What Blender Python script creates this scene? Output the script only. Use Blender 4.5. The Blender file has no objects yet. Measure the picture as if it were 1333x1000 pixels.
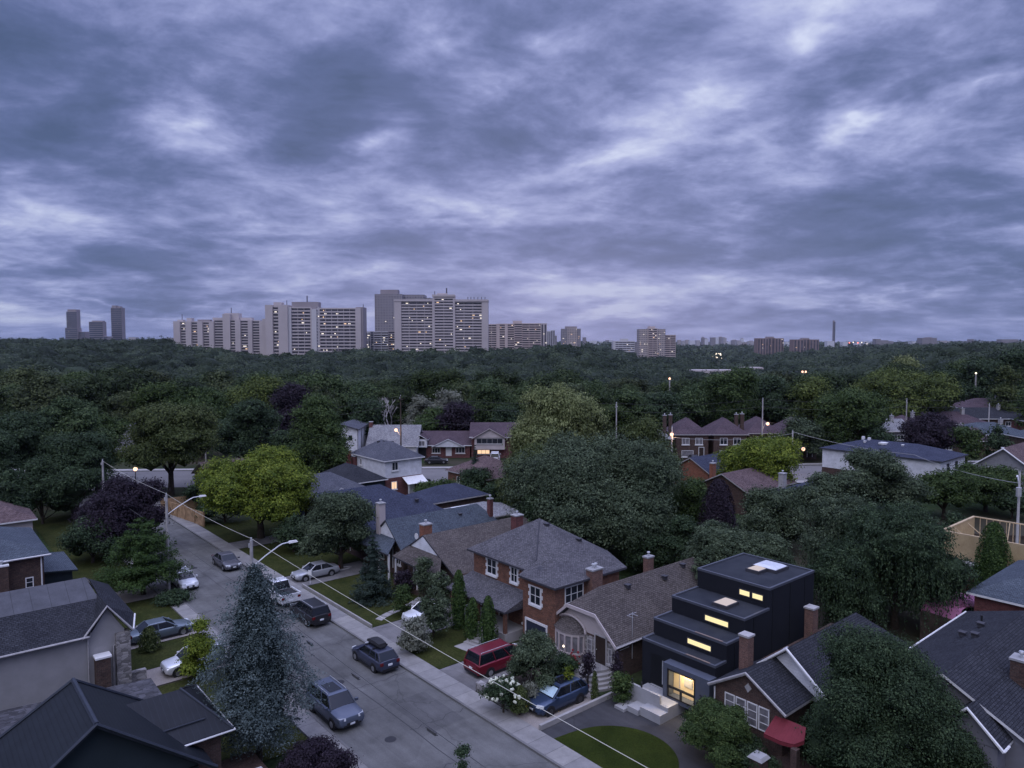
import bpy, bmesh, math, random
import numpy as np
from mathutils import Vector, Matrix
rnd = random.Random(11)
rng = np.random.default_rng(5)
scene = bpy.context.scene
COL = scene.collection
UX, UY = -.6455, .7637          # unit vector along the street (s)
VX, VY = .7637, .6455           # unit vector across the street (t)
RZ = math.atan2(VY, VX)
CAMH = 24.0
CP = math.atan(55/950.)

def W(t, s, z=0.): return Vector((s*UX+t*VX, s*UY+t*VY, z))
def rad(a): return math.radians(a)

# ---------------------------------------------------------------- terrain
CX = [-250, 0, 200, 340, 500, 640, 740, 850, 950, 1080, 1200, 1333, 1600]
CD = [150, 230, 300, 400, 500, 600, 700, 1000, 1500, 3000, 9500]
CY = [  # canopy line (photo row) seen at each depth, one row per column above
 [509,502,492,478,463,452,447,446,446,446,445.8],
 [509,500,490,476,463,452,447,446,446,446,445.8],
 [509,500,491,478,465,453,448,447,446,446,445.8],
 [509,506,497,486,476,469,464,458,452,448,446],
 [509,507,496,483,470,461,459,456,452,448,446],
 [509,506,495,482,470,461,460,456,452,448,446],
 [509,506,494,480,466,455,456,456,453,448,446],
 [509,509,503,494,484,478,474,468,461,450,446],
 [509,507,505,499,492,486,480,471,463,451,446],
 [509,500,494,487,480,474,470,463,457,450,446],
 [507,479,468,464,461,459,459,455,452,448,446],
 [503,466,458,457,456,455,455,452,450,447,446],
 [503,466,458,457,456,455,455,452,450,447,446]]
CYA = np.array(CY, float); CXA = np.array(CX, float); CDA = np.log(np.array(CD, float))
def terr(X, Y):
    X = np.asarray(X, float); Y = np.asarray(Y, float)
    Yc = np.clip(Y, 150, 9500)
    px = np.clip(666.5+950*X/Yc, CX[0], CX[-1]-.01); ld = np.clip(np.log(Yc), CDA[0], CDA[-1]-1e-6)
    i = np.clip(np.searchsorted(CXA, px, side='right')-1, 0, len(CX)-2)
    j = np.clip(np.searchsorted(CDA, ld, side='right')-1, 0, len(CD)-2)
    fx = (px-CXA[i])/(CXA[i+1]-CXA[i]); fd = (ld-CDA[j])/(CDA[j+1]-CDA[j])
    fx = fx*fx*(3-2*fx)
    yc = (CYA[i, j]*(1-fx)+CYA[i+1, j]*fx)*(1-fd)+(CYA[i, j+1]*(1-fx)+CYA[i+1, j+1]*fx)*fd
    h = CAMH-Yc*(yc-445)/950.-15.
    b = np.clip((Y-150)/90., 0, 1); b = b*b*(3-2*b)
    return h*b

# ---------------------------------------------------------------- materials
def newmat(name):
    m = bpy.data.materials.new(name); m.use_nodes = True
    nt = m.node_tree; nt.nodes.clear()
    out = nt.nodes.new('ShaderNodeOutputMaterial')
    return m, nt, out
def N(nt, typ, **kw):
    n = nt.nodes.new(typ)
    for k, v in kw.items():
        if k.startswith('i_'):
            key = k[2:].replace('_', ' ')
            n.inputs[key].default_value = v
        else: setattr(n, k, v)
    return n
def ramp(nt, fac, stops, interp='LINEAR'):
    r = nt.nodes.new('ShaderNodeValToRGB'); r.color_ramp.interpolation = interp
    while len(r.color_ramp.elements) < len(stops): r.color_ramp.elements.new(.5)
    for e, (p, c) in zip(r.color_ramp.elements, stops):
        e.position = p; e.color = (c[0], c[1], c[2], 1)
    nt.links.new(fac, r.inputs[0]); return r.outputs[0]
def coords(nt, kind='UV', scale=(1, 1, 1), rot=0):
    tc = nt.nodes.new('ShaderNodeTexCoord'); mp = nt.nodes.new('ShaderNodeMapping')
    mp.inputs['Scale'].default_value = scale; mp.inputs['Rotation'].default_value = (0, 0, rot)
    nt.links.new(tc.outputs[kind], mp.inputs[0]); return mp.outputs[0]
def noise(nt, vec, scale, detail=4, rough=.55):
    n = nt.nodes.new('ShaderNodeTexNoise'); n.inputs['Scale'].default_value = scale
    n.inputs['Detail'].default_value = detail; n.inputs['Roughness'].default_value = rough
    nt.links.new(vec, n.inputs['Vector']); return n.outputs['Fac']
def mix(nt, a, b, f, mode='MIX'):
    m = nt.nodes.new('ShaderNodeMix'); m.data_type = 'RGBA'; m.blend_type = mode
    for s, v in ((6, a), (7, b)):
        if isinstance(v, (tuple, list)): m.inputs[s].default_value = (v[0], v[1], v[2], 1)
        else: nt.links.new(v, m.inputs[s])
    if isinstance(f, (int, float)): m.inputs[0].default_value = f
    else: nt.links.new(f, m.inputs[0])
    return m.outputs[2]
def bump(nt, h, strength, dist=.02):
    b = nt.nodes.new('ShaderNodeBump'); b.inputs['Strength'].default_value = strength
    b.inputs['Distance'].default_value = dist; nt.links.new(h, b.inputs['Height']); return b.outputs[0]
def principled(nt, out, color, rough=.7, metal=0., spec=.5, nrm=None, coat=0.):
    p = nt.nodes.new('ShaderNodeBsdfPrincipled')
    if isinstance(color, (tuple, list)): p.inputs['Base Color'].default_value = (color[0], color[1], color[2], 1)
    else: nt.links.new(color, p.inputs['Base Color'])
    if isinstance(rough, (int, float)): p.inputs['Roughness'].default_value = rough
    else: nt.links.new(rough, p.inputs['Roughness'])
    p.inputs['Metallic'].default_value = metal; p.inputs['Specular IOR Level'].default_value = spec
    p.inputs['Coat Weight'].default_value = coat
    if nrm is not None: nt.links.new(nrm, p.inputs['Normal'])
    nt.links.new(p.outputs[0], out.inputs[0]); return p
def cmul(c, k): return tuple(x*k for x in c)

def M_plain(name, c, rough=.6, metal=0., spec=.18, var=.15, sc=3., coat=0.):
    m, nt, out = newmat(name); v = coords(nt, 'Object')
    n = noise(nt, v, sc, 5)
    col = ramp(nt, n, [(.3, cmul(c, 1-var)), (.7, cmul(c, 1+var))])
    principled(nt, out, col, rough, metal, spec, None, coat); return m
def M_shingle(name, c, c2=None, var=.18):
    c2 = c2 or cmul(c, 1.5); c2 = tuple(a*.55+b*.45 for a, b in zip(c, c2)) if c[0] < .09 else c2
    m, nt, out = newmat(name); v = coords(nt, 'UV')
    b = nt.nodes.new('ShaderNodeTexBrick'); nt.links.new(v, b.inputs[0])
    b.inputs['Scale'].default_value = 1.; b.inputs['Brick Width'].default_value = .24; b.inputs['Row Height'].default_value = .145
    b.inputs['Mortar Size'].default_value = .012; b.inputs['Bias'].default_value = 0.
    b.inputs['Color1'].default_value = (*cmul(c, 1-var), 1); b.inputs['Color2'].default_value = (*c2, 1); b.inputs['Mortar'].default_value = (*cmul(c, .35), 1)
    n = noise(nt, v, 9, 3); n2 = noise(nt, v, .45, 5, .6)
    col = mix(nt, b.outputs[0], ramp(nt, n, [(.3, (.5,)*3), (.7, (1.5,)*3)]), .6, 'MULTIPLY')
    col = mix(nt, col, ramp(nt, n2, [(.3, (.78, .78, .8)), (.7, (1.2, 1.2, 1.16))]), .8, 'MULTIPLY')
    principled(nt, out, col, .9, 0, .08, bump(nt, b.outputs['Fac'], .6, -.02)); return m
def M_brick(name, c1, c2, mortar=(.25, .22, .2)):
    m, nt, out = newmat(name); v = coords(nt, 'UV')
    b = nt.nodes.new('ShaderNodeTexBrick'); nt.links.new(v, b.inputs[0])
    b.inputs['Scale'].default_value = 1.; b.inputs['Brick Width'].default_value = .23; b.inputs['Row Height'].default_value = .078
    b.inputs['Mortar Size'].default_value = .008
    b.inputs['Color1'].default_value = (*c1, 1); b.inputs['Color2'].default_value = (*c2, 1); b.inputs['Mortar'].default_value = (*mortar, 1)
    n = noise(nt, v, 2.2, 6, .7); n3 = noise(nt, v, 11, 2)
    col = mix(nt, b.outputs[0], ramp(nt, n, [(.3, (.6, .58, .6)), (.7, (1.35, 1.3, 1.25))]), .8, 'MULTIPLY')
    col = mix(nt, col, ramp(nt, n3, [(.35, (.7,)*3), (.65, (1.25,)*3)]), .6, 'MULTIPLY')
    principled(nt, out, col, .85, 0, .1, bump(nt, b.outputs['Fac'], .5, -.01)); return m
def M_lines(name, c, period=.2, axis='Y', dark=.55, rough=.6, width=.12, var=.08, bumpy=.4):
    m, nt, out = newmat(name)
    tc = nt.nodes.new('ShaderNodeTexCoord'); sp = nt.nodes.new('ShaderNodeSeparateXYZ'); nt.links.new(tc.outputs['UV'], sp.inputs[0])
    d = N(nt, 'ShaderNodeMath', operation='DIVIDE'); d.inputs[1].default_value = period; nt.links.new(sp.outputs[axis], d.inputs[0])
    fr = N(nt, 'ShaderNodeMath', operation='FRACT'); nt.links.new(d.outputs[0], fr.inputs[0])
    n = noise(nt, tc.outputs['UV'], 1.3, 5); n2 = noise(nt, tc.outputs['UV'], 12, 3)
    col = ramp(nt, fr.outputs[0], [(0, cmul(c, dark)), (width, c), (1, c)])
    col = mix(nt, col, ramp(nt, n, [(.3, (1-var*2,)*3), (.7, (1+var*2,)*3)]), 1., 'MULTIPLY')
    col = mix(nt, col, ramp(nt, n2, [(.3, (1-var,)*3), (.7, (1+var,)*3)]), 1., 'MULTIPLY')
    principled(nt, out, col, rough, 0, .14, bump(nt, fr.outputs[0], bumpy, .02)); return m
def M_stucco(name, c, var=.12):
    m, nt, out = newmat(name); v = coords(nt, 'UV')
    n = noise(nt, v, .6, 6, .65); n2 = noise(nt, v, 40, 2)
    col = ramp(nt, n, [(.3, cmul(c, 1-var)), (.7, cmul(c, 1+var))])
    principled(nt, out, col, .9, 0, .1, bump(nt, n2, .25, .01)); return m
def M_ground(name, c1, c2, sc=.6, sc2=14, rough=.95, kind='Object', k2=.5, b=.3, c3=None, sc3=.08):
    m, nt, out = newmat(name); v = coords(nt, kind)
    n = noise(nt, v, sc, 7, .62); n2 = noise(nt, v, sc2, 3, .7)
    col = ramp(nt, n, [(.32, c1), (.68, c2)])
    col = mix(nt, col, ramp(nt, n2, [(.3, (1-k2,)*3), (.7, (1+k2,)*3)]), 1., 'MULTIPLY')
    if c3:
        n3 = noise(nt, v, sc3, 4); f = ramp(nt, n3, [(.45, (0, 0, 0)), (.62, (1, 1, 1))])
        col = mix(nt, col, c3, f)
    principled(nt, out, col, rough, 0, .06, bump(nt, n2, b, .03)); return m
def M_asphalt(name, c):
    m, nt, out = newmat(name); v = coords(nt, 'Object')
    vs = coords(nt, 'Object', (.9, .12, 1))
    n = noise(nt, v, .35, 7, .65); n2 = noise(nt, v, 30, 3, .7); n3 = noise(nt, vs, 1.6, 5, .6)
    vo = nt.nodes.new('ShaderNodeTexVoronoi'); vo.feature = 'DISTANCE_TO_EDGE'; vo.inputs['Scale'].default_value = .13
    vd = mix(nt, v, (0, 0, 0), 0.)
    wn = nt.nodes.new('ShaderNodeTexNoise'); wn.inputs['Scale'].default_value = 1.1; wn.inputs['Detail'].default_value = 5; nt.links.new(v, wn.inputs['Vector'])
    ad = N(nt, 'ShaderNodeVectorMath', operation='MULTIPLY_ADD'); ad.inputs[1].default_value = (1.1, 1.1, 0); nt.links.new(wn.outputs['Color'], ad.inputs[0]); nt.links.new(v, ad.inputs[2])
    nt.links.new(ad.outputs[0], vo.inputs['Vector'])
    cr = ramp(nt, vo.outputs['Distance'], [(0, (.72,)*3), (.004, (.75,)*3), (.008, (1,)*3)])
    vp = nt.nodes.new('ShaderNodeTexVoronoi'); vp.inputs['Scale'].default_value = .16; vp.distance = 'CHEBYCHEV'; nt.links.new(v, vp.inputs['Vector'])
    sp = nt.nodes.new('ShaderNodeSeparateColor'); nt.links.new(vp.outputs['Color'], sp.inputs[0])
    pc = ramp(nt, sp.outputs[0], [(0, (.84,)*3), (.3, (1,)*3), (1, (1.07,)*3)], 'CONSTANT')
    col = ramp(nt, n, [(.3, cmul(c, .68)), (.5, c), (.7, cmul(c, 1.2))])
    col = mix(nt, col, pc, .8, 'MULTIPLY')
    col = mix(nt, col, ramp(nt, n3, [(.35, (.86,)*3), (.65, (1.1,)*3)]), 1., 'MULTIPLY')
    col = mix(nt, col, cr, .75, 'MULTIPLY')
    col = mix(nt, col, ramp(nt, n2, [(.3, (.8,)*3), (.7, (1.2,)*3)]), 1., 'MULTIPLY')
    principled(nt, out, col, .85, 0, .14, bump(nt, n2, .3, .01)); return m
def M_concrete(name, c, period=1.5):
    m, nt, out = newmat(name)
    tc = nt.nodes.new('ShaderNodeTexCoord'); sp = nt.nodes.new('ShaderNodeSeparateXYZ'); nt.links.new(tc.outputs['Object'], sp.inputs[0])
    d = N(nt, 'ShaderNodeMath', operation='DIVIDE'); d.inputs[1].default_value = period; nt.links.new(sp.outputs['Y'], d.inputs[0])
    fr = N(nt, 'ShaderNodeMath', operation='FRACT'); nt.links.new(d.outputs[0], fr.inputs[0])
    fl = N(nt, 'ShaderNodeMath', operation='FLOOR'); nt.links.new(d.outputs[0], fl.inputs[0])
    wn = nt.nodes.new('ShaderNodeTexWhiteNoise'); wn.noise_dimensions = '1D'; nt.links.new(fl.outputs[0], wn.inputs['W'])
    j = ramp(nt, fr.outputs[0], [(0, (.45,)*3), (.02, (.5,)*3), (.035, (1,)*3), (1, (1,)*3)])
    n = noise(nt, tc.outputs['Object'], 1.1, 7, .68); n2 = noise(nt, tc.outputs['Object'], 25, 2)
    col = ramp(nt, n, [(.3, cmul(c, .78)), (.7, cmul(c, 1.2))])
    col = mix(nt, col, j, .8, 'MULTIPLY')
    col = mix(nt, col, ramp(nt, wn.outputs[0], [(0, (.86, .86, .87)), (1, (1.1, 1.09, 1.06))]), 1., 'MULTIPLY')
    col = mix(nt, col, ramp(nt, n2, [(.3, (.9,)*3), (.7, (1.1,)*3)]), 1., 'MULTIPLY')
    principled(nt, out, col, .88, 0, .3); return m
def M_leaf(name, c1, c2, c3=None, trans=.22):
    m, nt, out = newmat(name)
    a = nt.nodes.new('ShaderNodeAttribute'); a.attribute_name = 'leafv'
    oi = nt.nodes.new('ShaderNodeObjectInfo')
    c3 = c3 or cmul(c2, 1.35)
    col = ramp(nt, a.outputs['Fac'], [(0, c1), (.6, c2), (1, c3)])
    col = mix(nt, col, oi.outputs['Color'], 1., 'MULTIPLY')
    p = nt.nodes.new('ShaderNodeBsdfPrincipled'); p.inputs['Roughness'].default_value = .62; p.inputs['Specular IOR Level'].default_value = .1
    nt.links.new(col, p.inputs['Base Color'])
    t = nt.nodes.new('ShaderNodeBsdfTranslucent'); nt.links.new(col, t.inputs[0])
    ms = nt.nodes.new('ShaderNodeMixShader'); ms.inputs[0].default_value = trans
    nt.links.new(p.outputs[0], ms.inputs[1]); nt.links.new(t.outputs[0], ms.inputs[2]); nt.links.new(ms.outputs[0], out.inputs[0]); return m
def M_emit(name, c, s, var=0., sc=1.):
    m, nt, out = newmat(name); e = nt.nodes.new('ShaderNodeEmission'); e.inputs[1].default_value = s
    if var:
        v = coords(nt, 'Object'); n = noise(nt, v, sc, 3)
        nt.links.new(ramp(nt, n, [(.35, cmul(c, 1-var)), (.65, cmul(c, 1+var))]), e.inputs[0])
    else: e.inputs[0].default_value = (*c, 1)
    nt.links.new(e.outputs[0], out.inputs[0]); return m
def M_stone(name, c):
    m, nt, out = newmat(name); v = coords(nt, 'UV', (1, 1.7, 1))
    vo = nt.nodes.new('ShaderNodeTexVoronoi'); vo.inputs['Scale'].default_value = 2.6; nt.links.new(v, vo.inputs['Vector'])
    ve = nt.nodes.new('ShaderNodeTexVoronoi'); ve.feature = 'DISTANCE_TO_EDGE'; ve.inputs['Scale'].default_value = 2.6; nt.links.new(v, ve.inputs['Vector'])
    sp = nt.nodes.new('ShaderNodeSeparateColor'); nt.links.new(vo.outputs['Color'], sp.inputs[0])
    col = ramp(nt, sp.outputs[0], [(0, cmul(c, .55)), (.5, c), (1, cmul(c, 1.5))])
    col = mix(nt, col, ramp(nt, ve.outputs['Distance'], [(0, (.4,)*3), (.05, (1,)*3)]), 1., 'MULTIPLY')
    principled(nt, out, col, .85, 0, .3, bump(nt, ve.outputs['Distance'], .6, .06)); return m

MT = {}
MT['sh_grey'] = M_shingle('shingle_grey', (.088, .086, .098), (.155, .15, .168))
MT['sh_brown'] = M_shingle('shingle_brown', (.085, .074, .072), (.14, .124, .122))
MT['sh_dark'] = M_shingle('shingle_dark', (.032, .034, .043), (.052, .055, .068))
MT['sh_navy'] = M_shingle('shingle_navy', (.045, .052, .085), (.065, .073, .115))
MT['sh_teal'] = M_shingle('shingle_slate', (.07, .085, .11), (.1, .12, .15))
MT['sh_red'] = M_shingle('shingle_maroon', (.10, .07, .075), (.15, .11, .115))
MT['sh_wine'] = M_shingle('shingle_wine', (.085, .062, .078), (.115, .088, .105))
MT['sh_light'] = M_shingle('shingle_light', (.19, .19, .21), (.28, .28, .3))
MT['sh_mid'] = M_shingle('shingle_mid', (.085, .09, .115), (.12, .125, .155))
MT['br_red'] = M_brick('brick_red', (.19, .09, .06), (.115, .06, .045), (.13, .1, .09))
MT['br_dark'] = M_brick('brick_dark', (.085, .052, .044), (.052, .036, .034), (.09, .08, .075))
MT['br_orange'] = M_brick('brick_orange', (.26, .1, .06), (.18, .075, .05), (.17, .13, .11))
MT['br_maroon'] = M_brick('brick_maroon', (.15, .055, .055), (.105, .045, .045), (.14, .09, .09))
MT['br_chim'] = M_brick('brick_chimney', (.16, .088, .075), (.105, .062, .056), (.2, .16, .14))
MT['br_tan'] = M_brick('brick_tan', (.3, .2, .15), (.24, .16, .125), (.25, .2, .17))
MT['siding'] = M_lines('siding_white', (.56, .57, .62), .2, 'Y', .72)
MT['siding_grey'] = M_lines('siding_grey', (.2, .2, .22), .2, 'Y', .7)
MT['trim'] = M_plain('white_trim', (.6, .6, .62), .5, var=.08)
MT['trim_grey'] = M_plain('grey_trim', (.32, .31, .32), .6, var=.15)
MT['joint'] = M_plain('black_joint', (.008, .009, .012), .7)  # near-black colour of the cladding joints and the entry door panel
MT['fascia_dark'] = M_plain('dark_trim', (.045, .045, .055), .6)
MT['stucco'] = M_stucco('stucco_grey', (.25, .245, .255))
MT['stucco_pink'] = M_stucco('stucco_pale', (.40, .355, .36))
MT['stucco_dark'] = M_stucco('stucco_slate', (.022, .03, .036))
MT['plaster'] = M_stucco('plaster_dull', (.17, .17, .2))
MT['black_panel'] = M_lines('black_cladding', (.02, .022, .03), 1.22, 'X', .6, .55, .02, .06, .1)
MT['black_wall'] = M_stucco('black_render', (.014, .0155, .021), .12)
MT['blue_panel'] = M_plain('blue_grey_panel', (.07, .08, .108), .5, var=.06)
MT['flat_roof'] = M_ground('roof_membrane', (.022, .025, .034), (.036, .04, .05), .8, 20, .8, k2=.15, b=.1)
MT['coping'] = M_plain('roof_coping', (.075, .082, .105), .45, .2, var=.12)
MT['metal_roof'] = M_lines('metal_roof', (.012, .014, .019), .3, 'X', 1.6, .5, .14, .06, .6)
MT['metal_tile'] = M_lines('metal_tile_roof', (.013, .016, .021), .24, 'Y', .6, .5, .3, .08, .6)
MT['metal_cap'] = M_plain('metal_ridge', (.034, .04, .055), .5, .3)
MT['panel_roof'] = M_lines('seamed_membrane', (.06, .062, .074), 1.05, 'X', .4, .5, .05, .1, .2)
MT['stone'] = M_stone('stone_wall', (.2, .19, .19))
MT['stone_grey'] = M_stone('stone_paver', (.05, .05, .06))
MT['concrete'] = M_concrete('pavement_concrete', (.2, .195, .195))
MT['conc_plain'] = M_stucco('cast_concrete', (.27, .27, .285), .18)
MT['conc_step'] = M_stucco('step_concrete', (.27, .26, .26), .2)
MT['kerb'] = M_stucco('kerb_concrete', (.13, .128, .13), .2)
MT['asphalt'] = M_asphalt('street_asphalt', (.108, .108, .108))
MT['asphalt2'] = M_asphalt('driveway_asphalt', (.042, .042, .047))
MT['asphalt3'] = M_asphalt('old_driveway', (.15, .145, .15))
MT['pad'] = M_ground('concrete_drive', (.2, .18, .17), (.26, .235, .22), .7, 12, .9, k2=.15, b=.1)
MT['asphalt_patch'] = M_asphalt('asphalt_patch', (.092, .092, .094))
MT['road_far'] = M_ground('arterial_asphalt', (.13, .125, .13), (.165, .16, .165), .2, 5, .8, k2=.1, b=.05)
MT['grass'] = M_ground('lawn_grass', (.019, .026, .007), (.04, .044, .014), .5, 9, .95, k2=.55, b=.5)
MT['grass2'] = M_ground('trim_grass', (.012, .019, .003), (.024, .033, .006), .5, 16, .95, k2=.45, b=.4)
MT['earth'] = M_ground('ground_cover', (.012, .022, .010), (.03, .045, .016), .11, 2.2, .95, k2=.6, b=.4, c3=(.045, .04, .03), sc3=.05)
MT['soil'] = M_ground('mulch', (.03, .024, .02), (.055, .045, .038), 2, 20, .95, k2=.4)
MT['tar'] = M_plain('tar_seal', (.03, .03, .034), .6)
MT['glass'] = M_plain('window_glass', (.018, .022, .03), .08, 0, .35, .3, .6)
MT['glass_curt'] = M_plain('curtained_glass', (.16, .155, .17), .15, 0, .5, .35, 2.)
MT['carglass'] = M_plain('car_glass', (.008, .01, .014), .06, 0, .42, .1)
MT['tyre'] = M_plain('tyre_rubber', (.018, .018, .02), .85)
MT['rim'] = M_plain('wheel_rim', (.38, .38, .4), .3, .8)
MT['rimdark'] = M_plain('dark_rim', (.06, .06, .065), .3, .6)
MT['headl'] = M_plain('headlamp', (.55, .57, .6), .15, .2)
MT['taill'] = M_plain('tail_lamp', (.11, .01, .012), .2)
MT['plastic'] = M_plain('black_plastic', (.02, .02, .023), .5)
MT['plate'] = M_plain('number_plate', (.6, .62, .66), .5)
MT['wood'] = M_lines('fence_wood', (.3, .2, .12), .145, 'X', .35, .85, .15, .2, .3)
MT['wood_dark'] = M_lines('dark_fence_wood', (.07, .055, .047), .145, 'X', .4, .85, .15, .2, .3)
MT['osb'] = M_ground('sheathing_board', (.33, .25, .15), (.42, .33, .2), 1.2, 15, .85, k2=.2, b=.1)
MT['lumber'] = M_plain('framing_lumber', (.40, .31, .2), .8, var=.2)
MT['pole_wood'] = M_plain('grey_pole_wood', (.3, .29, .29), .85, var=.25, sc=2)
MT['pole_conc'] = M_plain('concrete_pole', (.42, .41, .42), .8, var=.15, sc=2)
MT['metal_l'] = M_plain('galvanised_steel', (.5, .51, .54), .4, .5)
MT['wire'] = M_plain('cable_sheath', (.5, .49, .43), .45, 0, .4, .05)
MT['wire_d'] = M_plain('dark_cable', (.07, .07, .075), .6)
MT['wire_m'] = M_plain('grey_cable', (.3, .3, .31), .6)
MT['bark'] = M_plain('bark', (.045, .036, .03), .95, var=.35, sc=4)
MT['bark_pale'] = M_plain('pale_bark', (.34, .32, .32), .9, var=.2, sc=4)
MT['conc_far'] = M_plain('far_concrete', (.42, .375, .385), .8, var=.08, sc=.05)
MT['conc_far2'] = M_plain('far_concrete_warm', (.47, .39, .38), .8, var=.08, sc=.05)
MT['conc_far3'] = M_plain('far_concrete_dark', (.27, .24, .26), .8, var=.08, sc=.05)
MT['conc_white'] = M_plain('far_white_panel', (.47, .455, .48), .7, var=.06, sc=.05)
MT['conc_brown'] = M_plain('far_brown_brick', (.22, .165, .16), .8, var=.1, sc=.05)
def M_grid(name, wall, win, w, h):
    m, nt, out = newmat(name); v = coords(nt, 'UV')
    b = nt.nodes.new('ShaderNodeTexBrick'); nt.links.new(v, b.inputs[0]); b.offset = 0.; b.inputs['Scale'].default_value = 1.
    b.inputs['Brick Width'].default_value = w; b.inputs['Row Height'].default_value = h; b.inputs['Mortar Size'].default_value = h*.26; b.inputs['Mortar Smooth'].default_value = 0.
    b.inputs['Color1'].default_value = (*win, 1); b.inputs['Color2'].default_value = (*cmul(win, 2.2), 1); b.inputs['Mortar'].default_value = (*wall, 1)
    principled(nt, out, b.outputs[0], .6, 0, .4); return m
GRID = {'conc_far': (.40, .375, .40), 'conc_far2': (.36, .31, .30), 'conc_far3': (.235, .215, .235), 'conc_white': (.62, .62, .68), 'conc_brown': (.22, .165, .16)}
for k_, c_ in GRID.items(): MT['grid_'+k_] = M_grid('facade_'+k_, c_, (.07, .07, .09), 3.0, 2.9)
MT['far_glass'] = M_plain('far_glass', (.085, .08, .1), .25, 0, .5, .4, .15)
MT['far_glass2'] = M_plain('far_tower_glass', (.045, .06, .095), .3, 0, .5, .25, .05)
MT['lit'] = M_emit('lit_window', (1., .84, .46), 1.1)
MT['lit_far'] = M_emit('lit_flat_window', (1., .9, .8), 1.2)
MT['lit_far2'] = M_emit('lit_warm_window', (1., .66, .42), 1.1)
MT['lamp_on'] = M_emit('sodium_lamp', (1., .56, .38), 2.4)
MT['lamp_w'] = M_emit('white_lamp', (1., .84, .66), 2.5)
MT['lamp_red'] = M_emit('red_signal', (1., .2, .15), 5.)
MT['room'] = M_plain('room_wall', (.62, .5, .32), .8, var=.03)
MT['awning_red'] = M_lines('red_awning', (.15, .026, .036), .3, 'X', .8, .7, .1)
MT['white_fab'] = M_plain('white_sheet', (.66, .66, .68), .6, var=.06)
MT['pink'] = M_plain('pink_sheet', (.40, .16, .29), .6, var=.12)
MT['blue_tarp'] = M_plain('blue_tarp', (.05, .075, .14), .6, var=.2)
MT['door_wood'] = M_plain('dark_door', (.035, .025, .022), .5)
MT['door_blue'] = M_lines('garage_door', (.028, .034, .055), .5, 'Y', .5, .5, .06)
MT['copper'] = M_plain('bronze_strip', (.22, .17, .15), .4, .3)
MT['flower_w'] = M_plain('white_blossom', (.52, .54, .44), .8, var=.12, sc=6)
MT['flower_y'] = M_plain('yellow_blossom', (.6, .38, .03), .8, var=.2, sc=6)
MT['flower_r'] = M_plain('red_blossom', (.2, .03, .035), .8, var=.3, sc=6)
MT['skin'] = M_plain('skin', (.3, .18, .13), .6)
MT['cloth_d'] = M_plain('dark_clothes', (.025, .025, .03), .9)
MT['pot'] = M_plain('clay_pot', (.1, .05, .04), .8)
MT['skylight'] = M_plain('skylight_dome', (.5, .52, .58), .2, 0, .5, .1)
MT['skylight2'] = M_emit('lit_skylight', (.85, .74, .78), .75)
MT['sun_shade'] = M_plain('silver_sunshade', (.42, .55, .62), .35, .3)
LF = {}
LF['green'] = M_leaf('leaf_green', (.014, .028, .009), (.046, .075, .024), (.09, .125, .042))
LF['deep'] = M_leaf('leaf_deep', (.011, .02, .011), (.036, .06, .030), (.076, .112, .054))
LF['mid'] = M_leaf('leaf_mid', (.018, .029, .017), (.06, .084, .048), (.13, .165, .098))
LF['bright'] = M_leaf('leaf_bright', (.028, .056, .008), (.115, .152, .02), (.22, .26, .04))
LF['yellow'] = M_leaf('leaf_yellowish', (.03, .055, .008), (.11, .145, .016), (.22, .23, .03))
LF['olive'] = M_leaf('leaf_olive', (.022, .034, .012), (.062, .082, .028), (.11, .13, .05))
LF['willow'] = M_leaf('leaf_willow', (.06, .08, .028), (.155, .18, .075), (.25, .275, .13))
LF['silver'] = M_leaf('leaf_silver', (.07, .08, .06), (.16, .17, .135), (.24, .25, .2))
LF['bluespruce'] = M_leaf('needle_blue', (.018, .030, .031), (.064, .088, .09), (.14, .175, .175), .08)
LF['spruce'] = M_leaf('needle_dark', (.012, .022, .018), (.03, .046, .036), (.05, .07, .055), .08)
LF['cedar'] = M_leaf('cedar_green', (.012, .028, .008), (.036, .066, .018), (.062, .10, .028), .1)
LF['moss'] = M_leaf('leaf_moss', (.022, .038, .012), (.078, .104, .028), (.145, .175, .048))
LF['purple'] = M_leaf('leaf_purple', (.012, .009, .014), (.028, .021, .032), (.045, .034, .05))
LF['forest'] = M_leaf('leaf_forest', (.016, .032, .014), (.054, .085, .036), (.11, .15, .065))
LF['forest2'] = M_leaf('leaf_forest_pale', (.024, .038, .02), (.075, .10, .05), (.13, .16, .08))

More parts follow.
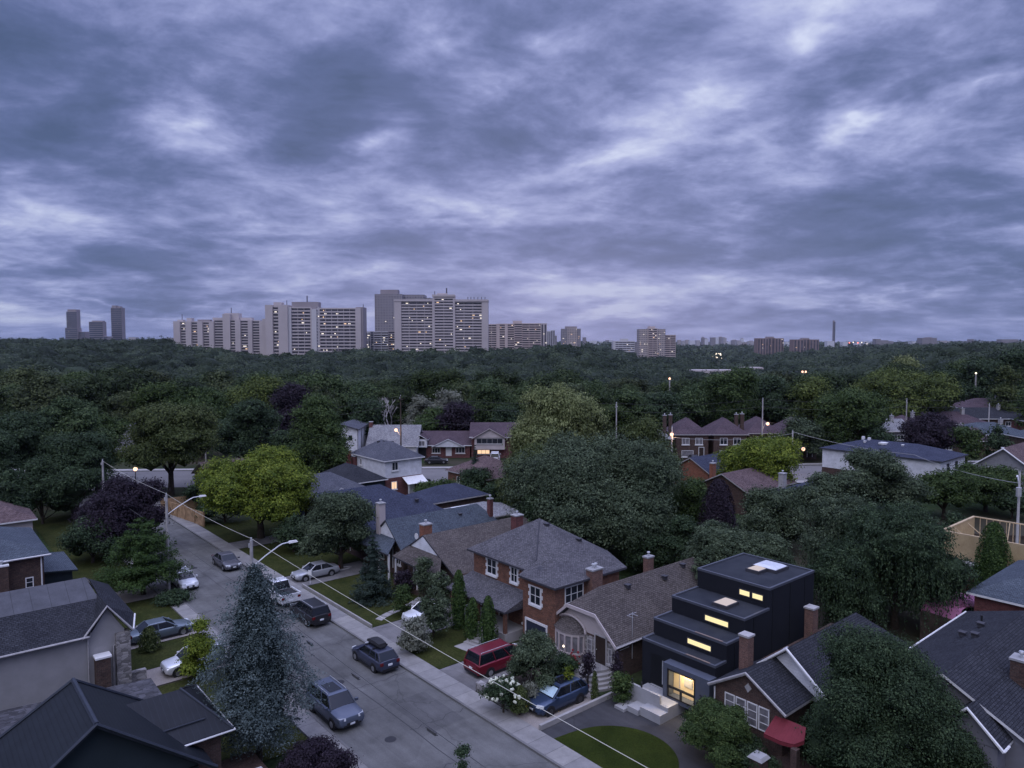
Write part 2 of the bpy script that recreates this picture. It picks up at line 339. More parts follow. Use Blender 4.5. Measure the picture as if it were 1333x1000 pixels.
# ---------------------------------------------------------------- mesh builder
class MB:
    def __init__(self): self.v = []; self.f = []; self.m = []; self.M = Matrix.Identity(4)
    def _a(self, pts): 
        b = len(self.v); self.v += [tuple(self.M @ Vector(p)) for p in pts]; return b
    def face(self, pts, m=0): b = self._a(pts); self.f.append(tuple(range(b, b+len(pts)))); self.m.append(m)
    def box(self, x0, x1, y0, y1, z0, z1, m=0):
        b = self._a([(x0,y0,z0),(x1,y0,z0),(x1,y1,z0),(x0,y1,z0),(x0,y0,z1),(x1,y0,z1),(x1,y1,z1),(x0,y1,z1)])
        for q in ((3,2,1,0),(4,5,6,7),(0,1,5,4),(1,2,6,5),(2,3,7,6),(3,0,4,7)):
            self.f.append(tuple(b+i for i in q)); self.m.append(m)
        return self
    def hexa(self, pts, m=0):     # 8 points, bottom 4 then top 4
        b = self._a(pts)
        for q in ((3,2,1,0),(4,5,6,7),(0,1,5,4),(1,2,6,5),(2,3,7,6),(3,0,4,7)):
            self.f.append(tuple(b+i for i in q)); self.m.append(m)
        return self
    def slab(self, pts, th, m=0, m2=None, d=(0, 0, 1)):   # polygon (seen from above CCW) thickened downwards by th
        n = len(pts); d = Vector(d)
        b = self._a(list(pts)+[tuple(Vector(p)-d*th) for p in pts]); m2 = m if m2 is None else m2
        self.f.append(tuple(b+i for i in range(n))); self.m.append(m)
        self.f.append(tuple(b+n+i for i in reversed(range(n)))); self.m.append(m2)
        for i in range(n):
            j = (i+1) % n; self.f.append((b+i, b+n+i, b+n+j, b+j)); self.m.append(m2)
        return self
    def tube(self, pts, r, n=6, m=0, caps=True):
        pts = [Vector(p) for p in pts]; rs = r if isinstance(r, (list, tuple)) else [r]*len(pts)
        rings = []
        for i, p in enumerate(pts):
            d = (pts[min(i+1, len(pts)-1)]-pts[max(i-1, 0)]).normalized()
            a = Vector((0, 0, 1)) if abs(d.z) < .9 else Vector((1, 0, 0))
            e1 = d.cross(a).normalized(); e2 = d.cross(e1)
            rings.append(self._a([p+(e1*math.cos(k*2*math.pi/n)+e2*math.sin(k*2*math.pi/n))*rs[i] for k in range(n)]))
        for a, b in zip(rings, rings[1:]):
            for k in range(n):
                l = (k+1) % n; self.f.append((a+k, a+l, b+l, b+k)); self.m.append(m)
        if caps:
            self.f.append(tuple(rings[0]+k for k in reversed(range(n)))); self.m.append(m)
            self.f.append(tuple(rings[-1]+k for k in range(n))); self.m.append(m)
        return self
    def ball(self, c, r, m=0, n=8, k=5, sz=1.):
        c = Vector(c); rings = []
        for i in range(1, k):
            a = math.pi*i/k
            rings.append(self._a([c+Vector((math.cos(j*2*math.pi/n)*math.sin(a)*r, math.sin(j*2*math.pi/n)*math.sin(a)*r, math.cos(a)*r*sz)) for j in range(n)]))
        t = self._a([c+Vector((0, 0, r*sz))]); bt = self._a([c-Vector((0, 0, r*sz))])
        for j in range(n):
            l = (j+1) % n
            self.f.append((t, rings[0]+j, rings[0]+l)); self.m.append(m)
            self.f.append((bt, rings[-1]+l, rings[-1]+j)); self.m.append(m)
            for a, b in zip(rings, rings[1:]): self.f.append((a+j, b+j, b+l, a+l)); self.m.append(m)
        return self
    def build(self, name, mats, parent=None, loc=None, rz=None, smooth=False):
        me = bpy.data.meshes.new(name); me.from_pydata(self.v, [], self.f)
        mats = mats if isinstance(mats, (list, tuple)) else [mats]
        for mm in mats: me.materials.append(MT[mm] if isinstance(mm, str) else mm)
        uv = me.uv_layers.new(name='UVMap')
        co = self.v; buf = []
        for p in me.polygons:
            n = p.normal; t = Vector((-n.y, n.x, 0))
            t = t.normalized() if t.length > .05 else Vector((1, 0, 0))
            b = n.cross(t)
            for vi in p.vertices:
                c = Vector(co[vi]); buf += [c.dot(t), c.dot(b)]
        uv.data.foreach_set('uv', buf)
        me.polygons.foreach_set('material_index', self.m)
        if smooth: me.polygons.foreach_set('use_smooth', [True]*len(self.f))
        o = bpy.data.objects.new(name, me); COL.objects.link(o)
        if parent is not None: o.parent = parent
        if loc is not None: o.location = loc
        if rz is not None: o.rotation_euler = (0, 0, rz)
        return o
def tag(o, label, cat, group=None, kind=None):
    if label: o['label'] = label
    if cat: o['category'] = cat
    if group: o['group'] = group
    if kind: o['kind'] = kind
    return o
def empty(name, loc, rz, label, cat, group=None):
    o = bpy.data.objects.new(name, None); COL.objects.link(o); o.location = loc; o.rotation_euler = (0, 0, rz)
    o.empty_display_size = .5
    return tag(o, label, cat, group)
def copy_tree(o, parent=None):
    c = o.copy(); COL.objects.link(c)
    if parent is not None: c.parent = parent
    for ch in list(o.children): copy_tree(ch, c)
    return c

# ---------------------------------------------------------------- structures in the street frame (x = t across, y = s along)
def sheet(name, pts, z, mat, kind='structure', label=None, cat=None, th=None):
    b = MB()
    if th: b.slab([(x, y, z) for x, y in pts], th)
    else: b.face([(x, y, z) for x, y in pts])
    o = b.build(name, mat, None, (0, 0, 0), RZ)
    o['kind'] = kind
    if label: tag(o, label, cat)
    return o
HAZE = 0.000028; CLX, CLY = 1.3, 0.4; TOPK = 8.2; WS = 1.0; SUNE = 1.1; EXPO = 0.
# ---------------------------------------------------------------- foliage
def np_mesh(name, quads, lv, mat, extra=None):
    """quads (n,4,3); extra = (verts (k,3), tris (m,3), lv (m))"""
    nq = len(quads); V = quads.reshape(-1, 3); nv = len(V); nt_ = 0
    if extra is not None:
        V = np.vstack([V, extra[0]]); nt_ = len(extra[1])
    me = bpy.data.meshes.new(name)
    me.vertices.add(len(V)); me.vertices.foreach_set('co', V.astype(np.float32).ravel())
    loops = np.arange(nv, dtype=np.int32)
    starts = np.arange(nq, dtype=np.int32)*4
    if nt_:
        loops = np.concatenate([loops, (extra[1]+nv).astype(np.int32).ravel()])
        starts = np.concatenate([starts, nv+np.arange(nt_, dtype=np.int32)*3])
        lv = np.concatenate([lv, extra[2]])
    me.loops.add(len(loops)); me.loops.foreach_set('vertex_index', loops)
    me.polygons.add(nq+nt_); me.polygons.foreach_set('loop_start', starts)
    me.update(calc_edges=True)
    a = me.attributes.new('leafv', 'FLOAT', 'FACE'); a.data.foreach_set('value', lv.astype(np.float32))
    me.materials.append(mat); return me
def leafquads(P, Nn, size, r, spread=.8, aspect=.62, droop=0.):
    n = len(P)
    d = Nn + r.normal(0, spread, (n, 3)); d /= np.linalg.norm(d, axis=1)[:, None]+1e-9
    a = r.normal(0, 1, (n, 3)); a[:, 2] -= droop*3
    t = np.cross(d, a); t = np.cross(t, d); t /= np.linalg.norm(t, axis=1)[:, None]+1e-9
    b = np.cross(d, t)
    s = size*r.uniform(.6, 1.35, n)[:, None]
    q = np.empty((n, 4, 3)); q[:, 0] = P-t*s*.5; q[:, 1] = P+b*s*.5*aspect; q[:, 2] = P+t*s*.5; q[:, 3] = P-b*s*.5*aspect
    return q
_ico = None
def ico():
    global _ico
    if _ico is None:
        bm = bmesh.new(); bmesh.ops.create_icosphere(bm, subdivisions=2, radius=1.)
        _ico = (np.array([v.co[:] for v in bm.verts]), np.array([[v.index for v in f.verts] for f in bm.faces])); bm.free()
    return _ico
def unit(r, n):
    d = r.normal(0, 1, (n, 3)); return d/np.linalg.norm(d, axis=1)[:, None]
def crown_broad(R, H, size, n, r, lobes=14, flat=.0, core=.64, top=1., clump=None, skirt=.25, droop=0., peak=False):
    """crown with its base at z=0 and top at z=H, half-width R"""
    lr = []; lc = []
    lc.append((0, 0, H*.5)); lr.append(min(R, H*.5)*(.6 if peak else .72))
    for i in range(lobes):
        a = 2.399*i + r.uniform(-.4, .4); zf = r.uniform(skirt*.6, .86)
        w = math.sin(math.pi*min(1, max(.02, (zf*.84+.12))**(.8)))**.6
        if peak: w = (1-zf)**.55*1.15
        q = R*r.uniform(.42, .82)*w
        rad_ = R*(r.uniform(.16, .36) if peak else r.uniform(.26, .42))
        lc.append((math.cos(a)*q, math.sin(a)*q, min(H*zf, H-rad_*.9))); lr.append(rad_)
    for i in range(3):
        rad_ = R*r.uniform(.24, .34); a = r.uniform(0, 6.28)
        lc.append((math.cos(a)*R*.22*i*.6, math.sin(a)*R*.22*i*.6, H-rad_*(1.0+.25*i))); lr.append(rad_)
    lc = np.array(lc); lr = np.array(lr)
    vs = lr.copy(); zs = np.where(lr > 0, 1., 1.)
    # clumps on the lobes
    clump = clump or max(size*3.0, R*.10)
    ncl = max(40, int(n/15))
    pr = lr**2; pr /= pr.sum()
    li = r.choice(len(lr), ncl, p=pr)
    d = unit(r, ncl); d[:, 2] = np.where(d[:, 2] < -.35, -d[:, 2]*.8, d[:, 2])
    cc = lc[li]+d*lr[li][:, None]*r.uniform(.82, 1.06, ncl)[:, None]
    # drop clumps buried in other lobes
    dist = np.linalg.norm(cc[:, None, :]-lc[None], axis=2)/lr[None]
    keep = (np.min(np.where(np.arange(len(lr))[None] == li[:, None], 9, dist), axis=1) > .8)
    cc = cc[keep]; d = d[keep]; ncl = len(cc)
    per = int(max(4, n/ncl))
    off = r.normal(0, 1, (ncl, per, 3)); off *= clump*.5*np.array([1, 1, .6])
    out = off*1.; P = (cc[:, None]+off).reshape(-1, 3)
    nn = (d[:, None]*.9+np.array([0, 0, .5])+off/clump*.5).reshape(-1, 3)
    # loose cover over the inner mass so that no bare surface shows
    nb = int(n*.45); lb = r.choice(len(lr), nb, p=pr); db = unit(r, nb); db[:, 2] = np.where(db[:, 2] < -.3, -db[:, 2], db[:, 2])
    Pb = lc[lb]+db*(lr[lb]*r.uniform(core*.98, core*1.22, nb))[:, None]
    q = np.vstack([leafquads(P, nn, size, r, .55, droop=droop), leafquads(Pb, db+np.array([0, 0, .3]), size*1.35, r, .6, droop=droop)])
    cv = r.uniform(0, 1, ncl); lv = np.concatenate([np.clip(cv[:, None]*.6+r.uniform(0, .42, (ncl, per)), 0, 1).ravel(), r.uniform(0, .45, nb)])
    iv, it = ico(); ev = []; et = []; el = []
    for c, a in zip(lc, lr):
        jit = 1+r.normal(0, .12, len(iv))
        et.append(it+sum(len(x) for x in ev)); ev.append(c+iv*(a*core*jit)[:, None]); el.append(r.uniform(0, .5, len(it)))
    return q, lv, (np.vstack(ev), np.vstack(et), np.concatenate(el)), lc
def crown_conifer(R, H, size, n, r, power=1., tiers=18, droop=.35, tipw=.04):
    P = []; Nn = []; L = []
    nb = int(tiers*13)
    z = np.sort(r.uniform(0, 1, nb)**1.15); z = np.round(z*tiers)/tiers*.75+z*.25
    prob = ((1-z)**power+tipw)*(np.minimum(1, .5+z*2.6) if power == .58 else 1)
    per = np.maximum(3, (n*prob/prob.sum()).astype(int))
    for k in range(nb):
        a = r.uniform(0, 6.283); Lb = R*((1-z[k])**power*(r.uniform(.78, 1.12))+tipw)*(min(1, .5+z[k]*2.6)*1.12 if power == .58 else 1)
        m = per[k]; t = r.uniform(.15, 1, m)**.6
        w = Lb*.26*(1-t*.75)
        x = t*Lb; y = r.normal(0, 1, m)*w; zz = z[k]*H - droop*(t**1.5)*Lb*.7 + r.normal(0, .05, m)*Lb + .12*Lb*(t**4)
        P.append(np.stack([math.cos(a)*x-math.sin(a)*y, math.sin(a)*x+math.cos(a)*y, zz], 1))
        Nn.append(np.stack([math.cos(a)*.5+0*x, math.sin(a)*.5+0*x, .9+0*x], 1))
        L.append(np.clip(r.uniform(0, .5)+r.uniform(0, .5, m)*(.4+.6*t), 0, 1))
    P = np.vstack(P); Nn = np.vstack(Nn); L = np.concatenate(L)
    q = leafquads(P, Nn, size, r, .5, .5)
    # inner core cone
    if power < .6: R = R*.25
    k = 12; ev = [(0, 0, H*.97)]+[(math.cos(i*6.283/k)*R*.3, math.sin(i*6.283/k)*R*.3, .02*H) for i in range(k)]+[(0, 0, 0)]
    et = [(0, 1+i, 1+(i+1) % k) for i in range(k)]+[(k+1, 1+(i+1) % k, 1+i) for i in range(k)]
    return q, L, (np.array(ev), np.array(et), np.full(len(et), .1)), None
def crown_spruce(R, H, size, n, r):
    def prof(z): return np.minimum(1, (np.clip(1-z, 0, 1)/.72)**.66)*np.minimum(1, .5+z*1.9)
    ncl = int(n*.8/34); z = r.uniform(0, 1, ncl*2); z = z[r.uniform(0, 1, ncl*2) < prof(z)+.1][:ncl]; ncl = len(z)
    a = r.uniform(0, 6.283, ncl); bump_ = 1+.15*np.sin(a*4+z*11)+.12*np.sin(a*7-z*17)+.1*np.sin(z*40+a*2)
    w = R*prof(z)*bump_*r.uniform(.66, .9, ncl)
    zz = z*H-.1*w
    cc = np.stack([np.cos(a)*w, np.sin(a)*w, zz], 1); dirs = np.stack([np.cos(a), np.sin(a), .0*a], 1)
    t = r.uniform(-1, 1, (ncl, 34)); lat = r.normal(0, .3, (ncl, 34))*(1.15-t*.5); L = R*.2*r.uniform(.7, 1.35, ncl)[:, None]
    side = np.stack([-np.sin(a), np.cos(a), 0*a], 1)
    P = cc[:, None]+dirs[:, None]*(t*L)[..., None]+side[:, None]*(lat*L)[..., None]; P[..., 2] += -.28*t*L-.35*np.abs(lat)*L+r.normal(0, .07, (ncl, 34))*L
    Nn = np.tile(dirs[:, None]*.5+np.array([0, 0, .9]), (1, 34, 1)).reshape(-1, 3)
    q = leafquads(P.reshape(-1, 3), Nn, size, r, .5, .5)
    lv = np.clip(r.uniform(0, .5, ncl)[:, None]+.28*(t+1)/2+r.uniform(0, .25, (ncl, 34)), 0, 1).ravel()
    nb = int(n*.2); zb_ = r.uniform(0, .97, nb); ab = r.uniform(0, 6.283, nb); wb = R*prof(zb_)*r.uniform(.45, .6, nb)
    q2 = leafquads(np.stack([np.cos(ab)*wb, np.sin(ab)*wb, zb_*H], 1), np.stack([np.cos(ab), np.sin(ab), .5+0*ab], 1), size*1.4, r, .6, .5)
    k = 12; ev = []; et = []
    for j, zt in enumerate((0., .25, .5, .75, .96)):
        ww = float(prof(np.array(zt)))*R*.5; ev += [(math.cos(i*6.283/k)*ww, math.sin(i*6.283/k)*ww, zt*H) for i in range(k)]
    for j in range(4):
        for i in range(k): l = (i+1) % k; et += [(j*k+i, j*k+l, (j+1)*k+l), (j*k+i, (j+1)*k+l, (j+1)*k+i)]
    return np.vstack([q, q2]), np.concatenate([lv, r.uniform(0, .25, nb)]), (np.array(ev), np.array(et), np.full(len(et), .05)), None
def crown_column(R, H, size, n, r, p=.42):
    z = r.uniform(0, 1, n); a = r.uniform(0, 6.283, n)
    w = R*np.minimum(1, (1-z)**p*1.15)*np.minimum(1, .75+z*2)*(1+.12*np.sin(a*5+z*9))*r.uniform(.85, 1.05, n)
    P = np.stack([np.cos(a)*w, np.sin(a)*w, z*H], 1); Nn = np.stack([np.cos(a), np.sin(a), .4+0*a], 1)
    q = leafquads(P, Nn, size, r, .45, .5); 
    k = 10; ev = []; et = []
    for j, (zz, ww) in enumerate([(0, .5), (.4, .68), (.75, .45), (.94, .1)]):
        ev += [(math.cos(i*6.283/k)*R*ww, math.sin(i*6.283/k)*R*ww, zz*H) for i in range(k)]
    for j in range(3):
        for i in range(k):
            l = (i+1) % k; et += [(j*k+i, j*k+l, (j+1)*k+l), (j*k+i, (j+1)*k+l, (j+1)*k+i)]
    return q, r.uniform(0, 1, n), (np.array(ev), np.array(et), np.full(len(et), .2)), None
def crown_weep(R, H, size, n, r, lobes=12, hang=.55):
    q, lv, ex, lc = crown_broad(R, H, size, int(n*.4), r, lobes, core=.66, droop=1.)
    ns = int(n*.6/14)
    li = r.integers(0, len(lc), ns); a = r.uniform(0, 6.283, ns)
    rr = R*.3*r.uniform(.5, 1.15, ns)
    base = lc[li]+np.stack([np.cos(a)*rr, np.sin(a)*rr, R*.15*r.uniform(-.5, 1, ns)], 1)
    Ls = H*hang*r.uniform(.25, 1, ns)
    Ls = np.minimum(Ls, base[:, 2]+.5)
    t = np.tile(np.linspace(0, 1, 14), (ns, 1))+r.uniform(0, .07, (ns, 14))
    P = base[:, None]+np.stack([np.cos(a)[:, None]*t*.5, np.sin(a)[:, None]*t*.5, -t*Ls[:, None]], 2)+r.normal(0, size*.35, (ns, 14, 3))
    Nn = np.stack([np.cos(a)[:, None]+0*t, np.sin(a)[:, None]+0*t, .3+0*t], 2)
    q2 = leafquads(P.reshape(-1, 3), Nn.reshape(-1, 3), size*1.15, r, .4, .5, droop=3.)
    l2 = np.clip(r.uniform(0, .6, ns)[:, None]+r.uniform(0, .4, (ns, 14)), 0, 1).ravel()
    return np.vstack([q, q2]), np.concatenate([lv, l2]), ex, lc

def tree_mesh_parts(kind, R, H, base, size, n, r, leaf, lobes=14):
    if kind == 'broad': q, lv, ex, lc = crown_broad(R, H, size, n, r, lobes)
    elif kind == 'oval': q, lv, ex, lc = crown_broad(R, H, size, n, r, lobes, skirt=.1)
    elif kind == 'loose': q, lv, ex, lc = crown_broad(R, H, size, n, r, lobes, core=.5, clump=max(size*2.2, R*.07))
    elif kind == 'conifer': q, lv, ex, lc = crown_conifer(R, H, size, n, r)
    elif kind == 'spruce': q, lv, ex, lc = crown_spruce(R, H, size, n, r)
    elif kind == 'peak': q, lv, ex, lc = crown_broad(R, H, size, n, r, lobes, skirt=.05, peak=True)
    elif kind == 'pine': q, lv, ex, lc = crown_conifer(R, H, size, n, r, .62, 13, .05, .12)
    elif kind == 'column': q, lv, ex, lc = crown_column(R, H, size, n, r)
    else: q, lv, ex, lc = crown_weep(R, H, size, n, r, lobes)
    q = q + np.array([0, 0, base]); ex = (ex[0]+np.array([0, 0, base]), ex[1], ex[2])
    cm = np_mesh('crown', q, lv, LF[leaf], ex)
    tb = MB(); tr = max(.06, R*.055)
    topz = base+H*(.85 if kind in ('conifer', 'column', 'pine', 'spruce') else .5)
    tb.tube([(0, 0, -.3), (tr*.2, 0, base*.5), (0, tr*.2, base+.02), (0, 0, topz)], [tr*1.35, tr, tr*.9, tr*.25], 8)
    if lc is not None:
        for c in lc[1:7]: tb.tube([(0, 0, max(.3, base*.8)), (c[0]*.4, c[1]*.4, base+c[2]*.35), (c[0]*.85, c[1]*.85, base+c[2]*.9)], [tr*.5, tr*.34, tr*.1], 5)
    return cm, tb
SEED = [100]; OWN = []
def put_tree(px, Y, ytop, wpx, kind, leaf, label, cat='tree', name=None, base=None, group=None, dens=1., ls=1., hz=None, bark='bark', lobes=14, zg=None):
    """a tree seen at column px of the photograph, Y metres away, its top at row ytop and wpx wide"""
    SEED[0] += 1; r = np.random.default_rng(SEED[0])
    X = (px-666.5)*Y*1.0/950; zg = float(terr(X, Y)) if zg is None else zg
    top = CAMH-Y*math.tan(math.atan((ytop-500)/950.)+CP)
    Ht = top-zg; R = wpx*.5*Y/950*.96
    if base is None: base = min(Ht*.22, 2.6)
    H = Ht-base if hz is None else hz
    if hz is not None: base = Ht-H
    pxm = Y/730.; size = max(.085, pxm*2.1)*ls
    area = math.pi*R*H*1.6 if kind in ('column', 'conifer', 'spruce') else 4*math.pi*((R*R+R*H)/2)*.8
    n = int(min(60000, max(500, dens*1.9*area/(size*size*.42))))
    cm, tb = tree_mesh_parts(kind, R, H, base, size, n, r, leaf, lobes)
    nm = name or 'tree'
    if Y > 130: OWN.append((X, Y, R))
    root = empty(nm, (X, Y, zg), r.uniform(0, 6.28), label, cat, group)
    c = bpy.data.objects.new('crown' if cat == 'tree' else 'foliage', cm); COL.objects.link(c); c.parent = root
    tb.build('trunk' if cat == 'tree' else 'stem', bark, root)
    return root

# ---------------------------------------------------------------- houses
def faces_of(D, Wd):
    return {'f': ((0, 0), (0, 1), (-1, 0)), 'n': ((0, 0), (1, 0), (0, -1)), 'b': ((D, 0), (0, 1), (1, 0)), 'r': ((0, Wd), (1, 0), (0, 1))}
def fmat(face, c, z):
    o, t, n = face
    return Matrix(((t[0], n[0], 0, o[0]+t[0]*c), (t[1], n[1], 0, o[1]+t[1]*c), (0, 0, 1, z), (0, 0, 0, 1)))
def window(root, face, c, z, w, h, nx=2, ny=1, frame='trim', pane='glass', sill=True, fw=.075, name='window', surround=None, split=.5):
    b = MB(); b.M = fmat(face, c, z); d = .06
    b.box(-w/2, w/2, -.02, d, 0, fw).box(-w/2, w/2, -.02, d, h-fw, h).box(-w/2, -w/2+fw, -.02, d, fw, h-fw).box(w/2-fw, w/2, -.02, d, fw, h-fw)
    for i in range(1, nx): x = -w/2+w*i/nx; b.box(x-fw*.4, x+fw*.4, -.02, d-.012, fw, h-fw)
    for j in range(1, ny): y = h*(split if ny == 2 else j/ny); b.box(-w/2+fw, w/2-fw, -.02, d-.02, y-fw*.3, y+fw*.3)
    f = b.build(name, frame, root)
    if sill:
        s = MB(); s.M = fmat(face, c, z); s.box(-w/2-.1, w/2+.1, -.02, .14, -.16, 0); s.build('sill', frame, f)
    p = MB(); p.M = fmat(face, c, z); p.box(-w/2+fw*.9, w/2-fw*.9, -.02, .02, fw*.9, h-fw*.9); p.build('pane', pane, f)
    if surround:
        for sx in (-1, 1):
            s = MB(); s.M = fmat(face, c, z)
            for k in range(5):
                s.box(*sorted((sx*(w/2+.003), sx*(w/2+(.2 if k % 2 == 0 else .07)))), -.02, .035, k*h/5, (k+1)*h/5+.0005)
            s.build('quoin', surround, f)
    return f
def door(root, face, c, z, w=.95, h=2.1, mat='door_wood', frame='trim', name='door'):
    b = MB(); b.M = fmat(face, c, z); b.box(-w/2, w/2, -.02, .03, 0, h)
    o = b.build(name, mat, root)
    f = MB(); f.M = fmat(face, c, z); f.box(-w/2-.1, -w/2, -.02, .07, 0, h+.1).box(w/2, w/2+.1, -.02, .07, 0, h+.1).box(-w/2, w/2, -.02, .07, h, h+.1); f.build('frame', frame, o)
    g = MB(); g.M = fmat(face, c, z); g.ball((w*.38, .06, h*.48), .04); g.build('handle', 'metal_l', o); return o
def chimney(root, x, y, z0, z1, w=.6, d=.6, mat='br_chim', pots=1, name='chimney', capm='conc_plain'):
    b = MB(); b.box(x-w/2, x+w/2, y-d/2, y+d/2, z0, z1-.12); o = b.build(name, mat, root)
    b = MB(); b.box(x-w/2-.06, x+w/2+.06, y-d/2-.06, y+d/2+.06, z1-.12, z1); b.build('cap', capm, o)
    for i in range(pots):
        b = MB(); xx = x+(i-(pots-1)/2)*.3; b.tube([(xx, y, z1), (xx, y, z1+.25)], .08, 8).tube([(xx, y, z1+.27), (xx, y, z1+.36)], [.15, .12], 8); b.build('flue', 'metal_l', o)
    return o
def roof_polys(kind, x0, x1, y0, y1, ze, rise, clip=.0):
    xm = (x0+x1)/2; ym = (y0+y1)/2; zr = ze+rise
    if kind == 'gx': return [[(x0,y0,ze),(x1,y0,ze),(x1,ym,zr),(x0,ym,zr)], [(x1,y1,ze),(x0,y1,ze),(x0,ym,zr),(x1,ym,zr)]]
    if kind == 'gy': return [[(x0,y1,ze),(x0,y0,ze),(xm,y0,zr),(xm,y1,zr)], [(x1,y0,ze),(x1,y1,ze),(xm,y1,zr),(xm,y0,zr)]]
    if kind == 'hip':
        if x1-x0 >= y1-y0:
            h = (y1-y0)/2; a = (x0+h, ym, zr); b = (x1-h, ym, zr)
            return [[(x0,y0,ze),(x1,y0,ze),b,a], [(x1,y1,ze),(x0,y1,ze),a,b], [(x0,y1,ze),(x0,y0,ze),a], [(x1,y0,ze),(x1,y1,ze),b]]
        h = (x1-x0)/2; a = (xm, y0+h, zr); b = (xm, y1-h, zr)
        return [[(x0,y1,ze),(x0,y0,ze),a,b], [(x1,y0,ze),(x1,y1,ze),b,a], [(x0,y0,ze),(x1,y0,ze),a], [(x1,y1,ze),(x0,y1,ze),b]]
    if kind == 'ghx':      # gable at the front (x0), hip at the back
        h = (y1-y0)/2; a = (x0, ym, zr); b = (x1-h, ym, zr)
        return [[(x0,y0,ze),(x1,y0,ze),b,a], [(x1,y1,ze),(x0,y1,ze),a,b], [(x1,y0,ze),(x1,y1,ze),b]]
    if kind == 'jx':       # clipped gable at the front, hip at the back
        h = (y1-y0)/2; k = clip; q = rise*(1-k); yc0 = y0+h*(1-k); yc1 = y1-h*(1-k); zc = ze+q; a = (x0+h*k*1.3, ym, zr); b = (x1-h, ym, zr)
        return [[(x0,y0,ze),(x1,y0,ze),b,a,(x0,yc0,zc)], [(x1,y1,ze),(x0,y1,ze),(x0,yc1,zc),a,b], [(x0,yc1,zc),(x0,yc0,zc),a], [(x1,y0,ze),(x1,y1,ze),b]]
def add_roof(root, polys, mat, th=.16, trim='trim_grey', name='roof'):
    b = MB()
    for p in polys: b.slab(p, th, 0, 1)
    return b.build(name, [mat, trim], root)
def roof_vents(parent, pts, mat='fascia_dark'):
    for (x, y, z) in pts:
        b = MB(); b.box(x-.16, x+.16, y-.16, y+.16, z-.1, z+.16).box(x-.22, x+.22, y-.22, y+.22, z+.16, z+.22); b.build('roof_vent', mat, parent)
def gutter(root, pts, mat='trim', r=.06, name='gutter'):
    b = MB(); b.tube(pts, r, 6); return b.build(name, mat, root)
def house(name, label, t0, t1, s0, s1, ze, roof='gx', rise=2.2, oh=.4, wall='br_red', roofm='sh_grey', trim='trim_grey', gable=None, cat='house', group=None, z0=0., origin=None, rz=RZ, clip=0., x_oh=None, extra_gable_back=True):
    D, Wd = t1-t0, s1-s0
    root = empty(name, W(t0, s0, z0) if origin is None else origin, rz, label, cat, group)
    b = MB(); b.box(0, D, 0, Wd, -.6, ze)
    g = gable if gable else wall
    e = .002
    ze2 = ze-.02
    fx = oh if x_oh is None else x_oh
    k = rise/((Wd/2+oh) if roof in ('gx', 'ghx', 'jx') else (D/2+oh))
    hz = k*Wd/2 if roof in ('gx', 'ghx', 'jx') else k*D/2
    zt = ze-.16-k*oh*0+k*oh-.02
    def tri(pts, d):
        b.slab(pts, .2, 1, 1, d)
    if roof in ('gx', 'ghx', 'jx'):
        zz = ze
        top = ze+hz+k*oh-.17
        kk = clip if roof == 'jx' else 0
        if kk: tri([(e*-1, 0, zz), (e*-1, Wd, zz), (e*-1, Wd-Wd/2*(1-kk), ze+(top-ze)*(1-kk)-.1), (e*-1, Wd/2*(1-kk), ze+(top-ze)*(1-kk)-.1)], (-1, 0, 0))
        else: tri([(e*-1, 0, zz), (e*-1, Wd, zz), (e*-1, Wd/2, top)], (-1, 0, 0))
        if roof == 'gx': tri([(D+e, 0, zz), (D+e, Wd, zz), (D+e, Wd/2, top)], (1, 0, 0))
    elif roof == 'gy':
        top = ze+hz+k*oh-.17
        tri([(0, -e, ze), (D, -e, ze), (D/2, -e, top)], (0, -1, 0)); tri([(0, Wd+e, ze), (D, Wd+e, ze), (D/2, Wd+e, top)], (0, 1, 0))
    b.build('wall', [wall, g], root)
    rp = roof_polys(roof, -fx, D+oh, -oh, Wd+oh, ze, rise, clip)
    ro = add_roof(root, rp, roofm, trim=trim)
    return root, ro, faces_of(D, Wd), D, Wd

